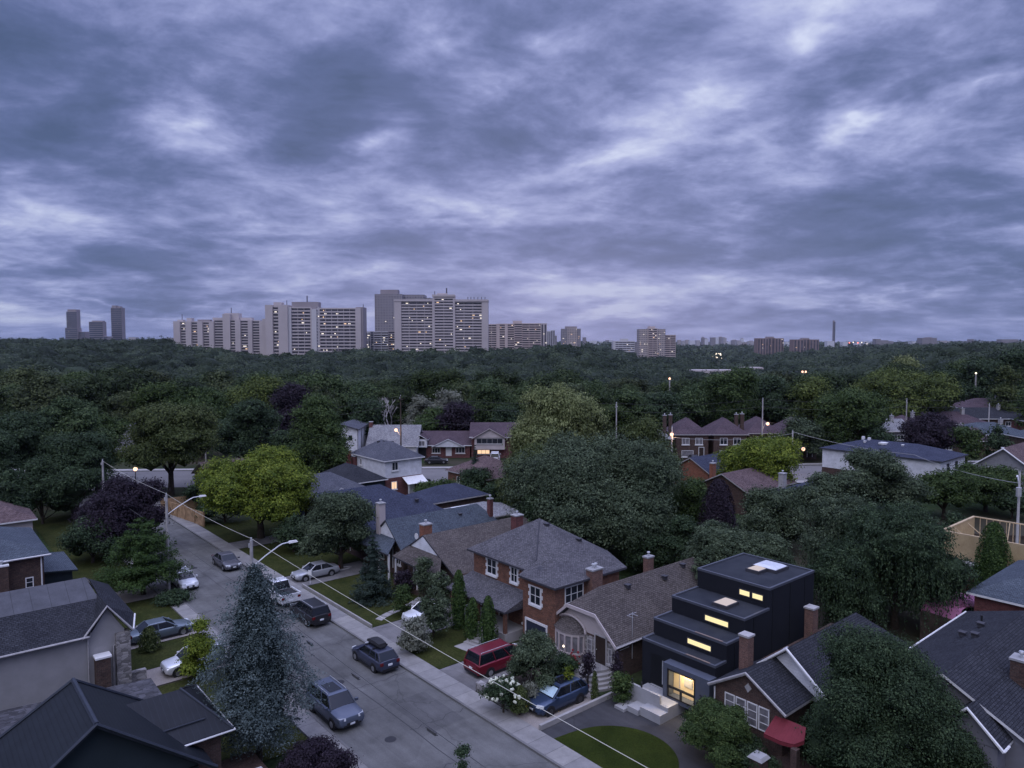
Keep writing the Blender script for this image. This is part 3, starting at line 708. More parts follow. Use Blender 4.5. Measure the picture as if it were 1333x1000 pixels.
# ---------------------------------------------------------------- cars
def paint(name, c, metal=.4, rough=.3):
    if name not in MT: MT[name] = M_plain(name, c, rough, metal if max(c) > .1 else 0., .3, .05, 1.5, coat=.22)
    return name
def car(t, s, heading, label, cat, body, kind='sedan', L=4.6, Wd=1.82, H=1.45, name='parked_car', roofbox=False, sunroof=False, rails=False, shade=False, two_tone=None, group=None, loc=None, z=0., rim='rim'):
    """heading: world angle of the nose; car centred on (t, s). Local x forward, origin on the ground under the middle."""
    root = empty(name, (loc if loc is not None else W(t, s, z)), heading, label, cat, group)
    h = L/2; hw = Wd/2; R = .34 if kind in ('suv', 'pickup') else .32
    gc = .26 if kind in ('suv', 'pickup') else .2
    belt = {'sedan': .93, 'hatch': .96, 'suv': 1.05, 'van': 1.05, 'pickup': 1.1}[kind]*(H/{'sedan': 1.45, 'hatch': 1.48, 'suv': 1.68, 'van': 1.75, 'pickup': 1.9}[kind])
    hood = belt-.1; trunk = belt-.03
    prof = {'sedan': [(-1., .55, .86), (-.96, trunk-.03, .93), (-.72, trunk+.02, .98), (-.45, belt, 1.), (.3, belt, 1.), (.42, belt-.02, 1.), (.86, hood-.05, .95), (.96, hood-.14, .88), (1., .5, .78)],
            'hatch': [(-1., .6, .88), (-.97, belt-.02, .94), (-.7, belt+.02, .99), (-.3, belt, 1.), (.36, belt, 1.), (.48, belt-.02, 1.), (.86, hood-.06, .95), (.96, hood-.16, .88), (1., .5, .78)],
            'suv': [(-1., .6, .9), (-.98, belt-.02, .95), (-.7, belt+.01, 1.), (.4, belt, 1.), (.5, belt-.02, 1.), (.88, hood-.02, .96), (.97, hood-.1, .9), (1., .6, .82)],
            'van': [(-1., .6, .92), (-.985, belt-.02, .96), (-.6, belt+.01, 1.), (.5, belt, 1.), (.62, belt-.03, 1.), (.9, hood-.12, .94), (.97, hood-.24, .88), (1., .5, .8)],
            'pickup': [(-1., .6, .95), (-.995, belt, .97), (-.3, belt+.0, 1.), (.36, belt, 1.), (.46, belt-.02, 1.), (.92, hood+.02, .97), (.985, hood-.06, .93), (1., .6, .88)]}[kind]
    b = MB(); rings = []
    for (fx, zt, wf) in prof:
        w = hw*wf; x = fx*h
        zb = gc+(.12 if abs(fx) > .93 else 0)
        pts = [(x, 0, zb), (x, w*.86, zb), (x, w*.985, zb+.14), (x, w, .5*(zb+zt)+.08), (x, w*.96, zt-.07), (x, w*.86, zt), (x, w*.45, zt+.022), (x, 0, zt+.03)]
        pts = pts+[(p[0], -p[1], p[2]) for p in reversed(pts[1:-1])]
        rings.append(b._a(pts)); n = len(pts)
    for a, c in zip(rings, rings[1:]):
        for k in range(n): l = (k+1) % n; b.f.append((a+k, c+k, c+l, a+l)); b.m.append(0)
    b.f.append(tuple(rings[0]+k for k in range(n))); b.m.append(0); b.f.append(tuple(rings[-1]+k for k in reversed(range(n)))); b.m.append(0)
    if kind == 'pickup':   # open bed: raised sides around a dark floor
        pass
    bo = b.build('body', body, root, smooth=True)
    m = bo.modifiers.new('s', 'BEVEL'); m.width = .03; m.segments = 2; m.limit_method = 'ANGLE'; m.angle_limit = rad(38)
    # greenhouse: base rectangle at belt, top rectangle at roof
    gh = {'sedan': (-.74, .46, -.42, .12), 'hatch': (-.95, .5, -.72, .14), 'suv': (-.955, .5, -.84, .2), 'van': (-.965, .66, -.87, .3), 'pickup': (-.27, .46, -.2, .2)}[kind]
    xb0, xb1, xt0, xt1 = [v*h for v in gh]; wb = hw*.9; wt = hw*.72; zr = H-.04; zb = belt-.03
    g = MB(); g.hexa([(xb0, -wb, zb), (xb1, -wb, zb), (xb1, wb, zb), (xb0, wb, zb), (xt0, -wt, zr), (xt1, -wt, zr), (xt1, wt, zr), (xt0, wt, zr)])
    go_ = g.build('window_glass', 'carglass', root); bv = go_.modifiers.new('b', 'BEVEL'); bv.width = .07; bv.segments = 2
    rf = MB(); o = .015
    rf.hexa([(xt0-o*2, -wt-o, zr-.02), (xt1+o*2, -wt-o, zr-.02), (xt1+o*2, wt+o, zr-.02), (xt0-o*2, wt+o, zr-.02), (xt0+.12, -wt+.12, H), (xt1-.14, -wt+.12, H), (xt1-.14, wt-.12, H), (xt0+.12, wt-.12, H)])
    ro = rf.build('roof', two_tone or body, root); bv = ro.modifiers.new('b', 'BEVEL'); bv.width = .035; bv.segments = 2
    pl = MB()
    def lerp(a, b_, k): return a+(b_-a)*k
    for sy in (-1, 1):
        A = [((xb1, sy*wb, zb), (xt1, sy*wt, zr)), ((xb0, sy*wb, zb), (xt0, sy*wt, zr))]
        mids = {'sedan': [.5], 'hatch': [.5, .82], 'suv': [.36, .68], 'van': [.3, .62], 'pickup': [.5]}[kind]
        for q in mids:
            A.append(((lerp(xb1, xb0, q), sy*wb, zb), (lerp(xt1, xt0, q), sy*wt, zr)))
        for p0, p1 in A: pl = MB(); pl.tube([p0, p1], .042, 4); pl.build('pillar', body, root)
    # wheels
    wbx = h*.60
    for sx in (-1, 1):
        for sy in (-1, 1):
            x = sx*wbx+(.02*h); y = sy*(hw-.1)
            a = MB(); a.tube([(x, sy*(hw-.24), R+.02), (x, sy*(hw+.006), R+.02)], R+.075, 18); a.build('wheel_arch', 'plastic', root)
            w = MB(); w.tube([(x, sy*(hw-.2), R), (x, sy*(hw+.02), R)], R, 18); wo = w.build('wheel', 'tyre', root)
            w = MB(); w.tube([(x, sy*(hw+.012), R), (x, sy*(hw+.03), R)], R*.62, 10); w.build('rim', rim, wo)
    zl = hood-.2
    for sy in (-1, 1):
        l = MB(); l.hexa([(h*.93, sy*hw*.45, zl), (h*1.0, sy*hw*.45, zl-.02), (h*.955, sy*hw*.86, zl-.01), (h*.86, sy*hw*.93, zl), (h*.93, sy*hw*.45, zl+.13), (h*.975, sy*hw*.45, zl+.12), (h*.935, sy*hw*.84, zl+.14), (h*.85, sy*hw*.91, zl+.15)])
        l.build('headlight', 'headl', root)
        l = MB(); z0 = belt-.26
        l.box(-h*1.0-.006, -h*.95, *sorted((sy*hw*.62, sy*hw*.9)), z0, z0+.2); l.build('tail_light', 'taill', root)
        mr = MB(); mr.box(xb1-.32*1, xb1-.17, *sorted((sy*(hw-.02), sy*(hw+.18))), belt+.0, belt+.15); mr.build('mirror', body, root)
    gr = MB(); gr.box(h*.97, h*1.0+.012, -hw*.4, hw*.4, .42, .58).box(h*.93, h*1.0+.008, -hw*.62, hw*.62, gc+.1, gc+.2); gr.build('grille', 'plastic', root)
    bp = MB(); bp.box(-h-.02, -h*.96, -hw*.75, hw*.75, gc+.06, gc+.24); bp.build('bumper', 'plastic', root)
    p = MB(); p.box(-h-.03, -h*.98, -.17, .17, .62, .75); p.build('number_plate', 'plate', root)
    p = MB(); p.box(h*.98, h+.03, -.16, .16, .44, .55); p.build('number_plate', 'plate', root)
    for sy in (-1, 1): p = MB(); p.box(-h*.5, h*.5, *sorted((sy*(hw-.05), sy*(hw+.008))), gc+.0, gc+.1); p.build('sill', 'plastic', root)
    if kind == 'pickup':
        bd = MB(); bd.box(-h*.965, -h*.29, -hw*.82, hw*.82, belt+.028, belt+.036); bd.build('bed_liner', 'plastic', root)
        bd = MB()
        for sy in (-1, 1): bd.box(-h*.99, -h*.28, *sorted((sy*hw*.84, sy*hw*.97)), belt-.03, belt+.14)
        bd.box(-h*1.0, -h*.955, -hw*.84, hw*.84, belt-.03, belt+.14); bd.build('bed_side', body, root)
    if rails:
        rr = MB()
        for sy in (-1, 1): rr.tube([(xt0+.1, sy*(wt-.06), H+.0), (xt0+.2, sy*(wt-.06), H+.05), (xt1-.3, sy*(wt-.06), H+.05), (xt1-.15, sy*(wt-.06), H)], .02, 5)
        rr.build('roof_rail', 'metal_l', root)
    if sunroof:
        sr = MB(); sr.box(xt0+.55*(xt1-xt0)-.45, xt1-.28, -wt*.6, wt*.6, H-.01, H+.012); sr.build('sunroof', 'carglass', root)
    if shade:
        sh = MB(); k0, k1 = .08, .92
        def P(a, y): x = lerp(xb1, xt1, a)+.02; return (x, y, lerp(zb, zr, a)+.012)
        sh.slab([P(.15, -wb*.84), P(.15, wb*.84), P(.88, wt*.9), P(.88, .12), P(.7, 0), P(.88, -.12), P(.88, -wt*.9)], .004, d=(1, 0, 1)); sh.build('sunshade', 'sun_shade', root)
    if roofbox:
        rb = MB(); x0 = -.95; x1 = .75
        prof2 = [(-1., .04, .6), (-.9, .3, .92), (-.3, .37, 1.), (.4, .33, .98), (.85, .18, .8), (1., .04, .45)]
        rg = []
        for fx, zt, wf in prof2:
            w = .42*wf; x = fx*1.0-.25; zz = H+.09
            pts = [(x, -w*.8, zz), (x, w*.8, zz), (x, w, zz+zt*.5), (x, w*.8, zz+zt), (x, -w*.8, zz+zt), (x, -w, zz+zt*.5)]
            rg.append(rb._a(pts))
        for a, c in zip(rg, rg[1:]):
            for k in range(6): l = (k+1) % 6; rb.f.append((a+k, c+k, c+l, a+l)); rb.m.append(0)
        rb.f.append(tuple(rg[0]+k for k in range(6))); rb.m.append(0); rb.f.append(tuple(rg[-1]+k for k in range(6))); rb.m.append(0)
        rb.build('cargo_box', 'plastic', root, smooth=False)
        cb = MB(); 
        for x in (-.8, .2): cb.box(x-.03, x+.03, -wt, wt, H, H+.09)
        cb.build('roof_bar', 'plastic', root)
    return root
HS = math.atan2(UY, UX)      # heading: away up the street
HN = HS+math.pi              # heading: towards the camera
HT = RZ                      # heading: into the right-hand lots
HTN = RZ+math.pi             # heading: out of the right-hand lots / into the left-hand lots
# ================================================================ SETTING
ys = np.concatenate([[-80, -20, 0, 30, 60, 90, 120, 150], np.geomspace(165, 9000, 70)])
aa = np.linspace(-1.5, 1.5, 81)
gv = []; 
for y in ys:
    xs = aa*max(y, 150)*1.0
    z = terr(xs, np.full_like(xs, y)); gv.append(np.stack([xs, np.full_like(xs, y), z], 1))
gv = np.vstack(gv); na = len(aa); gq = []
for j in range(len(ys)-1):
    for i in range(na-1): gq.append((j*na+i, j*na+i+1, (j+1)*na+i+1, (j+1)*na+i))
me = bpy.data.meshes.new('ground'); me.from_pydata(gv.tolist(), [], gq); me.materials.append(MT['earth'])
o = bpy.data.objects.new('ground', me); COL.objects.link(o); o['kind'] = 'structure'

TL, TR = 19.6, 27.7
def strip(t0, t1, s0, s1): return [(t0, s0), (t1, s0), (t1, s1), (t0, s1)]
sheet('street', strip(TL, TR, -20, 129), .02, 'asphalt')
sheet('pavement', strip(TR+.16, 29.45, -20, 121), .135, 'concrete', th=.3)
sheet('pavement', strip(18.25, TL-.16, -20, 118), .135, 'concrete', th=.3)
sheet('kerb', strip(TR+.003, TR+.157, -20, 121), .15, 'kerb', th=.3)
sheet('kerb', strip(TL-.157, TL-.003, -20, 118), .15, 'kerb', th=.3)
# tar-sealed cracks running along and across the street
def crack(pts, w=.045, z=.026):
    b = MB()
    for (a, c) in zip(pts, pts[1:]):
        d = Vector((c[0]-a[0], c[1]-a[1], 0)).normalized(); n = Vector((-d.y, d.x, 0))*w
        b.face([(a[0]-n.x, a[1]-n.y, z), (a[0]+n.x, a[1]+n.y, z), (c[0]+n.x, c[1]+n.y, z), (c[0]-n.x, c[1]-n.y, z)])
    return b
cb = MB()
r_ = random.Random(3)
for (t0, t1, s0) in [(23.6, 27.6, 52.5), (23.4, 27.6, 44.5), (19.7, 23.5, 57), (19.7, 27.6, 66), (20, 27.6, 83), (20, 27.6, 96), (23.5, 27.6, 37.5), (19.7, 23.5, 33)]:
    pts = [(t0+(t1-t0)*i/9, s0+r_.uniform(-.22, .22)) for i in range(10)]
    c = crack(pts, .025); b0 = len(cb.v); cb.v += c.v; cb.f += [tuple(b0+i for i in f) for f in c.f]; cb.m += c.m
pts = [(23.6+r_.uniform(-.07, .07), -10+i*3.2) for i in range(43)]
c = crack(pts, .024, .027); b0 = len(cb.v); cb.v += c.v; cb.f += [tuple(b0+i for i in f) for f in c.f]; cb.m += c.m
o = cb.build('street_seams', 'tar', None, (0, 0, 0), RZ); o['kind'] = 'structure'
# patches and covers in the street
for (t0, t1, s0, s1) in [(24.2, 26.9, 36.5, 41.2), (20.6, 22.6, 50.2, 54.5), (24.0, 27.2, 69.5, 73.0), (21.0, 23.3, 30.0, 33.2), (22.0, 26.0, 88, 91.5)]: sheet('road_patch', strip(t0, t1, s0, s1), .0245, 'asphalt_patch')
for (t, s_) in [(23.1, 46.2), (24.9, 61.5), (22.0, 37.4), (23.4, 80)]:
    sheet('manhole_cover', [(t+.36*math.cos(a), s_+.36*math.sin(a)) for a in np.linspace(0, 6.283, 17)[:-1]], .0285, 'tar')
# driveways and lawns of the right side
def sheets(name, lst, mat, z=.06):
    for p in lst: sheet(name, p, z, mat)
sheets('driveway', [strip(29.46, 37.4, 38.9, 43.2), strip(29.46, 38.4, 49.3, 53.3)], 'asphalt3', .064)
sheets('driveway', [strip(29.46, 38, 66.8, 70.8), strip(29.46, 39, 84, 87.2)], 'asphalt3', .064)
sheets('driveway', [strip(29.46, 35.4, 32.4, 35.4)], 'pad', .068)
sheets('driveway', [[(29.46, 32.2), (29.46, 20), (38, 20), (38, 32.2)]], 'asphalt2', .060)
sheets('lawn', [strip(29.5, 38.5, 43.3, 49.2), strip(29.5, 38.5, 53.4, 66.7), strip(29.5, 38.5, 71, 83.8), strip(29.5, 38.5, 87.4, 97), strip(27.7, 31, 97, 121)], 'grass', .055)
import math as _m
lp = [(29.5, 31.0)]+[(29.5+4.9*_m.sin(a)**.8, 27.2+3.7*_m.cos(a)) for a in np.linspace(.18, _m.pi*.93, 22)]+[(29.5, 23.4)]
sheet('lawn', lp, .10, 'grass2')
sheets('garden_bed', [strip(31, 38.3, 35.6, 38.8)], 'soil', .07)
sheets('driveway', [strip(12.5, 18.2, 61.6, 64.6), strip(12.2, 18.2, 53.8, 56.9), strip(12.5, 18.2, 73, 77)], 'pad', .064)
sheets('lawn', [strip(12, 18.2, 57, 61.5), strip(12, 18.2, 64.8, 72.9), strip(12.5, 18.2, 40, 53.6), strip(13, 18.2, 77.2, 116)], 'grass', .055)
def wsheet(name, pts, z, mat):
    b = MB(); b.face([(x, y, z) for x, y in pts]); o = b.build(name, mat); o['kind'] = 'structure'; return o
wsheet('arterial_road', [(-190, 112), (-60, 119), (40, 124), (90, 129), (300, 141), (300, 155), (90, 143.5), (40, 139), (-60, 134.5), (-190, 128)], .03, 'road_far')
wsheet('pavement', [(-190, 128.2), (-60, 134.7), (40, 139.2), (90, 143.7), (300, 155.3), (300, 157.2), (90, 145.6), (40, 141.1), (-60, 136.6), (-190, 130.1)], .12, 'conc_step')
wsheet('pavement', [(-190, 109.8), (-62, 116.6), (-62, 118.6), (-190, 111.8)], .12, 'conc_step')
wsheet('pavement', [(-50, 117.4), (40, 121.8), (90, 126.8), (90, 128.8), (40, 123.8), (-50, 119.4)], .12, 'conc_step')

# ================================================================ NEAR HOUSES, RIGHT SIDE
# --- A: small brick house with the red awning
root, ro, F, D, Wd = house('house', 'small brick gabled house with a red awning, at the right of the black house', 37.5, 41.2, 20.7, 25.1, 3.2, 'gx', 1.55, .32, 'br_dark', 'sh_dark', 'trim_grey', z0=0.)
for i, c in enumerate((1.25, 2.0, 2.75, 3.5)): window(root, F['f'], 4.4-c+.35-.1, 1.55, .68, 1.4, 1, 3, 'trim', 'glass_curt', sill=(i == 1), fw=.06)
v = MB(); v.M = fmat(F['f'], 2.2, 3.75); v.slab([(0, .05, -.28), (.22, .05, 0), (0, .05, .28), (-.22, .05, 0)], .08, d=(0, 1, 0)); v.build('gable_vent', 'trim_grey', root)
b = MB()
for p in roof_polys('ghx', 2.6, 15.0, -2.1, 4.7, 2.85, 2.85): b.slab(p, .18, 0, 1)
b.build('main_roof', ['sh_dark', 'trim_grey'], root)
b = MB(); b.box(3.72, 14.8, -1.2, 4.5, -.6, 3.2); b.slab([(3.0, -1.8, 2.9), (3.0, 4.4, 2.9), (3.0, 1.3, 5.45)], .3, 1, 1, (-1, 0, 0)); b.build('wall', ['br_dark', 'siding'], root)
for y in (-.9, -.2): 
    pass
b = MB(); b.tube([(-.32, -.35, 3.15), (-.32, 2.2, 4.72), (-.32, 4.75, 3.15)], .07, 5); b.build('rake_board', 'trim_grey', root)
b = MB(); b.tube([(2.58, -2.1, 2.8), (2.58, 1.3, 5.66), (2.58, 4.7, 2.8)], .09, 5); b.build('rake_board', 'trim', root)
b = MB(); b.tube([(-.1, 4.42, 3.05), (-.08, 4.42, 2.8), (-.08, 4.42, 0)], .045, 5); b.build('downspout', 'trim', root)
# red half-cone awning over the porch
aw = MB(); top = [(.05, .45, 2.8), (.05, -1.35, 2.8)]; frt = [(-.6, -1.6, 2.4), (-1.05, -1.25, 2.2), (-1.2, -.6, 2.15), (-1.2, .45, 2.15)]
aw.slab(top[:1]+top[1:]+frt, .03)
for p_, q_ in zip([top[1]]+frt[:-1], frt): aw.slab([p_, q_, (q_[0], q_[1], q_[2]-.22), (p_[0], p_[1], p_[2]-.22)], .02, d=(-1, 0, 0))
aw.build('awning', 'awning_red', root)
b = MB(); b.box(-1.3, -.95, -1.55, -1.2, 0, 2.05).box(-1.3, -.95, .45, .8, 0, 1.2); b.box(-1.35, 3.7, -1.6, .2, -.5, .55); b.build('porch', 'br_dark', root)
chimney(root, 2.15, 3.5+.2, 2.2, 5.95, .62, .62, 'br_chim', 0, capm='trim_grey')
chimney(root, 10.6, 3.9, 2.8, 5.6, .7, .62, 'br_chim', 0, capm='trim_grey')
b = MB(); b.M = Matrix.Translation((5.6, 2.9, 4.2)); b.box(-.25, .25, -.15, .15, 0, .14); b.build('roof_vent', 'metal_l', ro)
p = empty('gate_pillar', W(34.9, 20.6), RZ, 'brick pillar with a pale stone cap in front of the red awning', 'pillar')
b = MB(); b.box(-.35, .35, -.35, .35, -.3, 1.55); b.build('shaft', 'br_dark', p)
b = MB(); b.hexa([(-.45, -.45, 1.55), (.45, -.45, 1.55), (.45, .45, 1.55), (-.45, .45, 1.55), (-.32, -.32, 1.72), (.32, -.32, 1.72), (.32, .32, 1.72), (-.32, .32, 1.72)]); b.build('cap', 'conc_plain', p)
# --- B: the black stepped house
B0 = 25.7; BW = 5.8
hb = empty('modern_house', W(38.3, B0), RZ, 'modern black stepped box house with lit slit windows and house number', 'house')
boxes = [(0, 1.2, 3.85), (1.2, 3.2, 4.95), (3.2, 6.2, 6.05), (6.2, 12.2, 7.4)]
w = MB()
xs0 = [0, 1.2, 3.2, 6.2]; zs = [3.85, 4.95, 6.05, 7.4]
# one stepped shell: each storey wall stands on the one before
w.box(0, 1.2, 0, BW, -.5, 3.7); w.box(1.2, 3.2, 0, BW, -.5, 4.8); w.box(3.2, 6.2, 0, BW, -.5, 5.9); w.box(6.2, 12.2, 0, BW, -.5, 7.25)
w.build('wall', 'black_wall', hb)
rf = MB()
x_end = [1.2, 3.2, 6.2, 12.2]
for x0, x1, z in zip(xs0, x_end, zs): rf.box(x0+.12, x1-.001-(.12 if x1 > 12 else 0), .12, BW-.12, z-.14, z-.10)
rfo = rf.build('roof', 'flat_roof', hb)
cp = MB()
for x0, x1, z in zip(xs0, x_end, zs):
    cp.box(x0-.03, x0+.12, -.03, BW+.03, z-.16, z); cp.box(x0+.12, x1-.002, -.03, .12, z-.16, z); cp.box(x0+.12, x1-.002, BW-.12, BW+.03, z-.16, z)
cp.box(12.08, 12.23, -.03, BW+.03, 7.24, 7.403)
cp.build('parapet', 'coping', hb)
for x in (2.1, 4.3, 6.6, 8.9, 10.9): 
    ps = MB()
    zt = 3.65 if x < 1.2 else 4.75 if x < 3.2 else 5.85 if x < 6.2 else 7.2
    ps.box(x-.04, x+.04, -.02, .0, -.3, zt); ps.build('cladding_joint', 'joint', hb)
FB = faces_of(12.2, BW)
def slit(xf, y0, y1, z0, z1, name='window'):
    f = MB(); x = xf; f.box(x-.05, x+.02, y0-.06, y1+.06, z0-.06, z0).box(x-.05, x+.02, y0-.06, y1+.06, z1, z1+.06).box(x-.05, x+.02, y0-.06, y0, z0, z1).box(x-.05, x+.02, y1, y1+.06, z0, z1)
    fo = f.build(name, 'fascia_dark', hb); p = MB(); p.box(x-.02, x+.02, y0, y1, z0, z1); po = p.build('pane', 'lit', fo); return fo
slit(1.2, 1.15, 2.95, 4.05, 4.38); slit(3.2, 1.2, 3.0, 5.1, 5.45); slit(6.2, 1.5, 2.28, 6.4, 6.75); slit(6.2, .5, 1.28, 6.4, 6.75)
def edge_strip(x, y0, y1, z): 
    b = MB(); b.box(x, x+.12, y0, y1, z, z+.03); b.build('drip_edge', 'copper', hb)  # thin bronze-coloured strip along the front edge of a roof tier
edge_strip(-.05, .4, 2.2, 3.86); edge_strip(1.16, .3, 2.4, 4.96)
for (x0, x1, y0, y1, z, mt) in [(8.6, 9.6, 2.3, 3.2, 7.3, 'skylight2'), (9.7, 11.3, 1.6, 3.4, 7.3, 'skylight'), (4.0, 5.3, 1.9, 2.9, 5.95, 'skylight2')]:
    f = MB(); f.box(x0-.1, x1+.1, y0-.1, y1+.1, z, z+.22); fo = f.build('skylight', 'fascia_dark', hb)
    d = MB(); e = .25; d.hexa([(x0, y0, z+.22), (x1, y0, z+.22), (x1, y1, z+.22), (x0, y1, z+.22), (x0+e, y0+e, z+.36), (x1-e, y0+e, z+.36), (x1-e, y1-e, z+.36), (x0+e, y1-e, z+.36)]); d.build('dome', mt, fo)
# entry recess and door
d = MB(); d.box(-.012, -.002, 3.75, 5.05, .95, 3.05); dd = d.build('door', 'joint', hb)
d = MB(); d.box(-.05, -.012, 4.0, 4.07, 1.2, 2.8); d.build('handle', 'metal_l', dd)
d = MB(); d.box(-.16, 0, 3.8, 5.0, .82, .94); d.build('doorstep', 'conc_plain', hb)
# projecting window bay with a real room behind the glass
by0, by1 = -.1, 3.45; bz0, bz1 = .75, 3.15; wy0, wy1 = .95, 3.1; wz0, wz1 = 1.02, 2.85
bay = MB()
bay.box(-.75, 0, by0, by1, wz1, bz1).box(-.75, 0, by0, by1, bz0, wz0).box(-.75, 0, by0, wy0, wz0, wz1).box(-.75, 0, wy1, by1, wz0, wz1)
bo = bay.build('window_bay', 'blue_panel', hb)
rm = MB(); e = .004
rm.box(-.06, -.04, wy0, wy1, wz0, wz1)
ro_ = rm.build('room_back', 'room', bo)
rm = MB(); rm.box(-.1, -.06, 1.6, 2.25, 1.75, 2.3); rm.build('picture', 'trim_grey', bo)
rm = MB(); rm.box(-.3, -.06, 1.0, 1.25, wz0, 2.7); rm.build('cabinet', 'room', bo); rm = MB(); rm.box(-.12, -.06, 2.55, 2.62, 1.5, 2.8); rm.build('door_frame', 'trim_grey', bo)
rm = MB(); rm.box(-.55, -.2, wy0+.2, wy1-.2, wz1-.03, wz1-.012); rm.build('ceiling_light', 'lit', bo)
fr = MB(); x0, x1 = -.78, -.72
fr.box(x0, x1, wy0, wy1, wz0, wz0+.08).box(x0, x1, wy0, wy1, wz1-.08, wz1).box(x0, x1, wy0, wy0+.07, wz0, wz1).box(x0, x1, wy1-.12, wy1, wz0, wz1).box(x0, x1, wy0, wy1, wz0+.62, wz0+.78).box(x0, x1, 1.95, 2.1, wz0, wz0+.62)
fr.build('window_frame', 'plastic', bo)
lt = bpy.data.lights.new('room_lamp', 'AREA'); lt.energy = 110; lt.color = (1, .78, .45); lt.shape = 'RECTANGLE'; lt.size = 1.6; lt.size_y = .3
lo = bpy.data.objects.new('room_lamp', lt); COL.objects.link(lo); lo.parent = bo; lo.location = (-.4, 2.0, wz1-.06)
# house number 21
tc = bpy.data.curves.new('n', 'FONT'); tc.body = '21'; tc.size = .42; tc.extrude = .012; tc.align_x = 'CENTER'
to = bpy.data.objects.new('n', tc); COL.objects.link(to)
dg = bpy.context.evaluated_depsgraph_get(); nm = bpy.data.meshes.new_from_object(to.evaluated_get(dg)); bpy.data.objects.remove(to)
nm.materials.clear(); nm.materials.append(MT['plastic'])
no = bpy.data.objects.new('house_number', nm); COL.objects.link(no); no.parent = hb; no.location = (-.765, .42, 1.75); no.rotation_euler = (rad(90), 0, rad(-90))
# white concrete steps and platform
st = empty('entry_steps', W(35.5, 28.2), RZ, 'white cast concrete steps and landing at the entrance of the black house', 'steps')
b = MB(); b.box(1.15, 2.75, -.3, 2.75, -.2, .88); b.build('landing', 'conc_plain', st)
b = MB(); b.box(.98, 1.15, .35, 2.9, -.2, 1.4); b.build('parapet', 'conc_plain', st)
for q in ((.2, .98, -.3, 1.3, .62), (.0, .98, 1.3, 2.2, .42), (-.35, .98, 2.2, 3.0, .24), (.98, 1.15, -.3, .35, .87)): b = MB(); b.box(q[0], q[1], q[2], q[3], -.2, q[4]); b.build('step', 'conc_plain', st)
for x, y, z, h in ((1.06, 2.7, 1.4, .3), (1.06, 1.9, 1.4, .3), (1.9, 2.6, .88, .4)): b = MB(); b.tube([(x, y, z), (x, y, z+h)], .06, 8); b.build('lantern', 'plastic', st)
# --- C: bungalow with clipped gable and bay window
root, ro, F, D, Wd = house('bungalow', 'stone fronted bungalow with arched bay window beside the black house', 38.0, 54.2, 33.7, 39.7, 2.75, 'jx', 3.0, .38, 'br_dark', 'sh_brown', 'trim_grey', gable='stucco_pink', clip=.42)
w = MB(); w.box(-.012, 0, .02, 5.98, -.5, 2.6); w.build('stone_front', 'stone', root)
k = 3.0/3.38
b = MB(); yy = [-.42, 3.0-3.38*.42, 3.0+3.38*.42, 6.42]; zz = [2.68, 2.68+3.0*.58, 2.68+3.0*.58, 2.68]
for i in range(3): b.hexa([(-.46, yy[i], zz[i]-.16), (-.38, yy[i], zz[i]-.16), (-.38, yy[i+1], zz[i+1]-.16), (-.46, yy[i+1], zz[i+1]-.16), (-.46, yy[i], zz[i]+.1), (-.38, yy[i], zz[i]+.1), (-.38, yy[i+1], zz[i+1]+.1), (-.46, yy[i+1], zz[i+1]+.1)])
b.build('barge_board', 'stucco_pink', root)
# bay window, bowed in plan
bay = empty('bay_window', (0, 0, 0), 0, None, None); bay.parent = root
cy, rr = 4.35, 1.35
def bp(a, r, z): return (-.05-r*.72*_m.sin(a), cy-r*_m.cos(a), z)
an = np.linspace(0, _m.pi, 8)
for z0, z1, r0, mm, nm_ in ((-.4, 1.0, 1.3, 1, 'bay_base'), (1.0, 1.12, 1.42, 0, 'sill'), (2.35, 2.6, 1.4, 0, 'bay_head')):
    b = MB()
    for a0, a1 in zip(an, an[1:]):
        b.hexa([(0, cy-r0*_m.cos(a0), z0), (0, cy-r0*_m.cos(a1), z0), bp(a1, r0, z0), bp(a0, r0, z0), (0, cy-r0*_m.cos(a0), z1), (0, cy-r0*_m.cos(a1), z1), bp(a1, r0, z1), bp(a0, r0, z1)], mm)
    b.build(nm_, ['stucco_pink', 'stone'], bay)
b = MB(); g = MB()
for a in an: b.tube([bp(a, 1.33, 1.1), bp(a, 1.33, 2.4)], .085, 5)
for a0, a1 in zip(an, an[1:]): g.face([bp(a0, 1.3, 1.1), bp(a1, 1.3, 1.1), bp(a1, 1.3, 2.4), bp(a0, 1.3, 2.4)])
b.build('mullion', 'stucco_pink', bay); g.build('pane', 'glass_curt', bay)
g = MB(); g.box(-.98, -.96, 4.0, 4.2, 1.45, 1.6); g.ball((-1.05, 4.1, 1.55), .09); g.build('table_lamp', 'lamp_w', bay)
# arched canopy roof over the bay
b = MB(); seg = 10
for i in range(seg):
    a0 = _m.pi*i/seg; a1 = _m.pi*(i+1)/seg
    def q(a, rr_, x, zz=0): return (x, cy-rr_*_m.cos(a), 2.58+_m.sin(a)*rr_*.56+zz)
    b.face([q(a0, 1.45, -.02), q(a1, 1.45, -.02), bp(a1, 1.48, 2.62), bp(a0, 1.48, 2.62)], 0)
b.build('bay_roof', ['sh_brown'], bay)
b = MB(); b.tube([(-.1, cy-1.55*_m.cos(a), 2.6+_m.sin(a)*.98) for a in np.linspace(0, _m.pi, 14)], .09, 6); b.build('arch_trim', 'stucco_pink', bay)
door(root, F['f'], 1.35, .85, 1.0, 2.0, 'door_wood', 'trim_grey')
window(root, F['f'], 2.45, 1.15, .5, 1.2, 1, 3, 'trim_grey', 'glass_curt'); window(root, F['f'], .45, 1.15, .35, 1.1, 1, 2, 'trim_grey', 'glass_curt')
chimney(root, 9.6, 4.9, 4.0, 6.1, .75, .5, 'br_chim', 1)
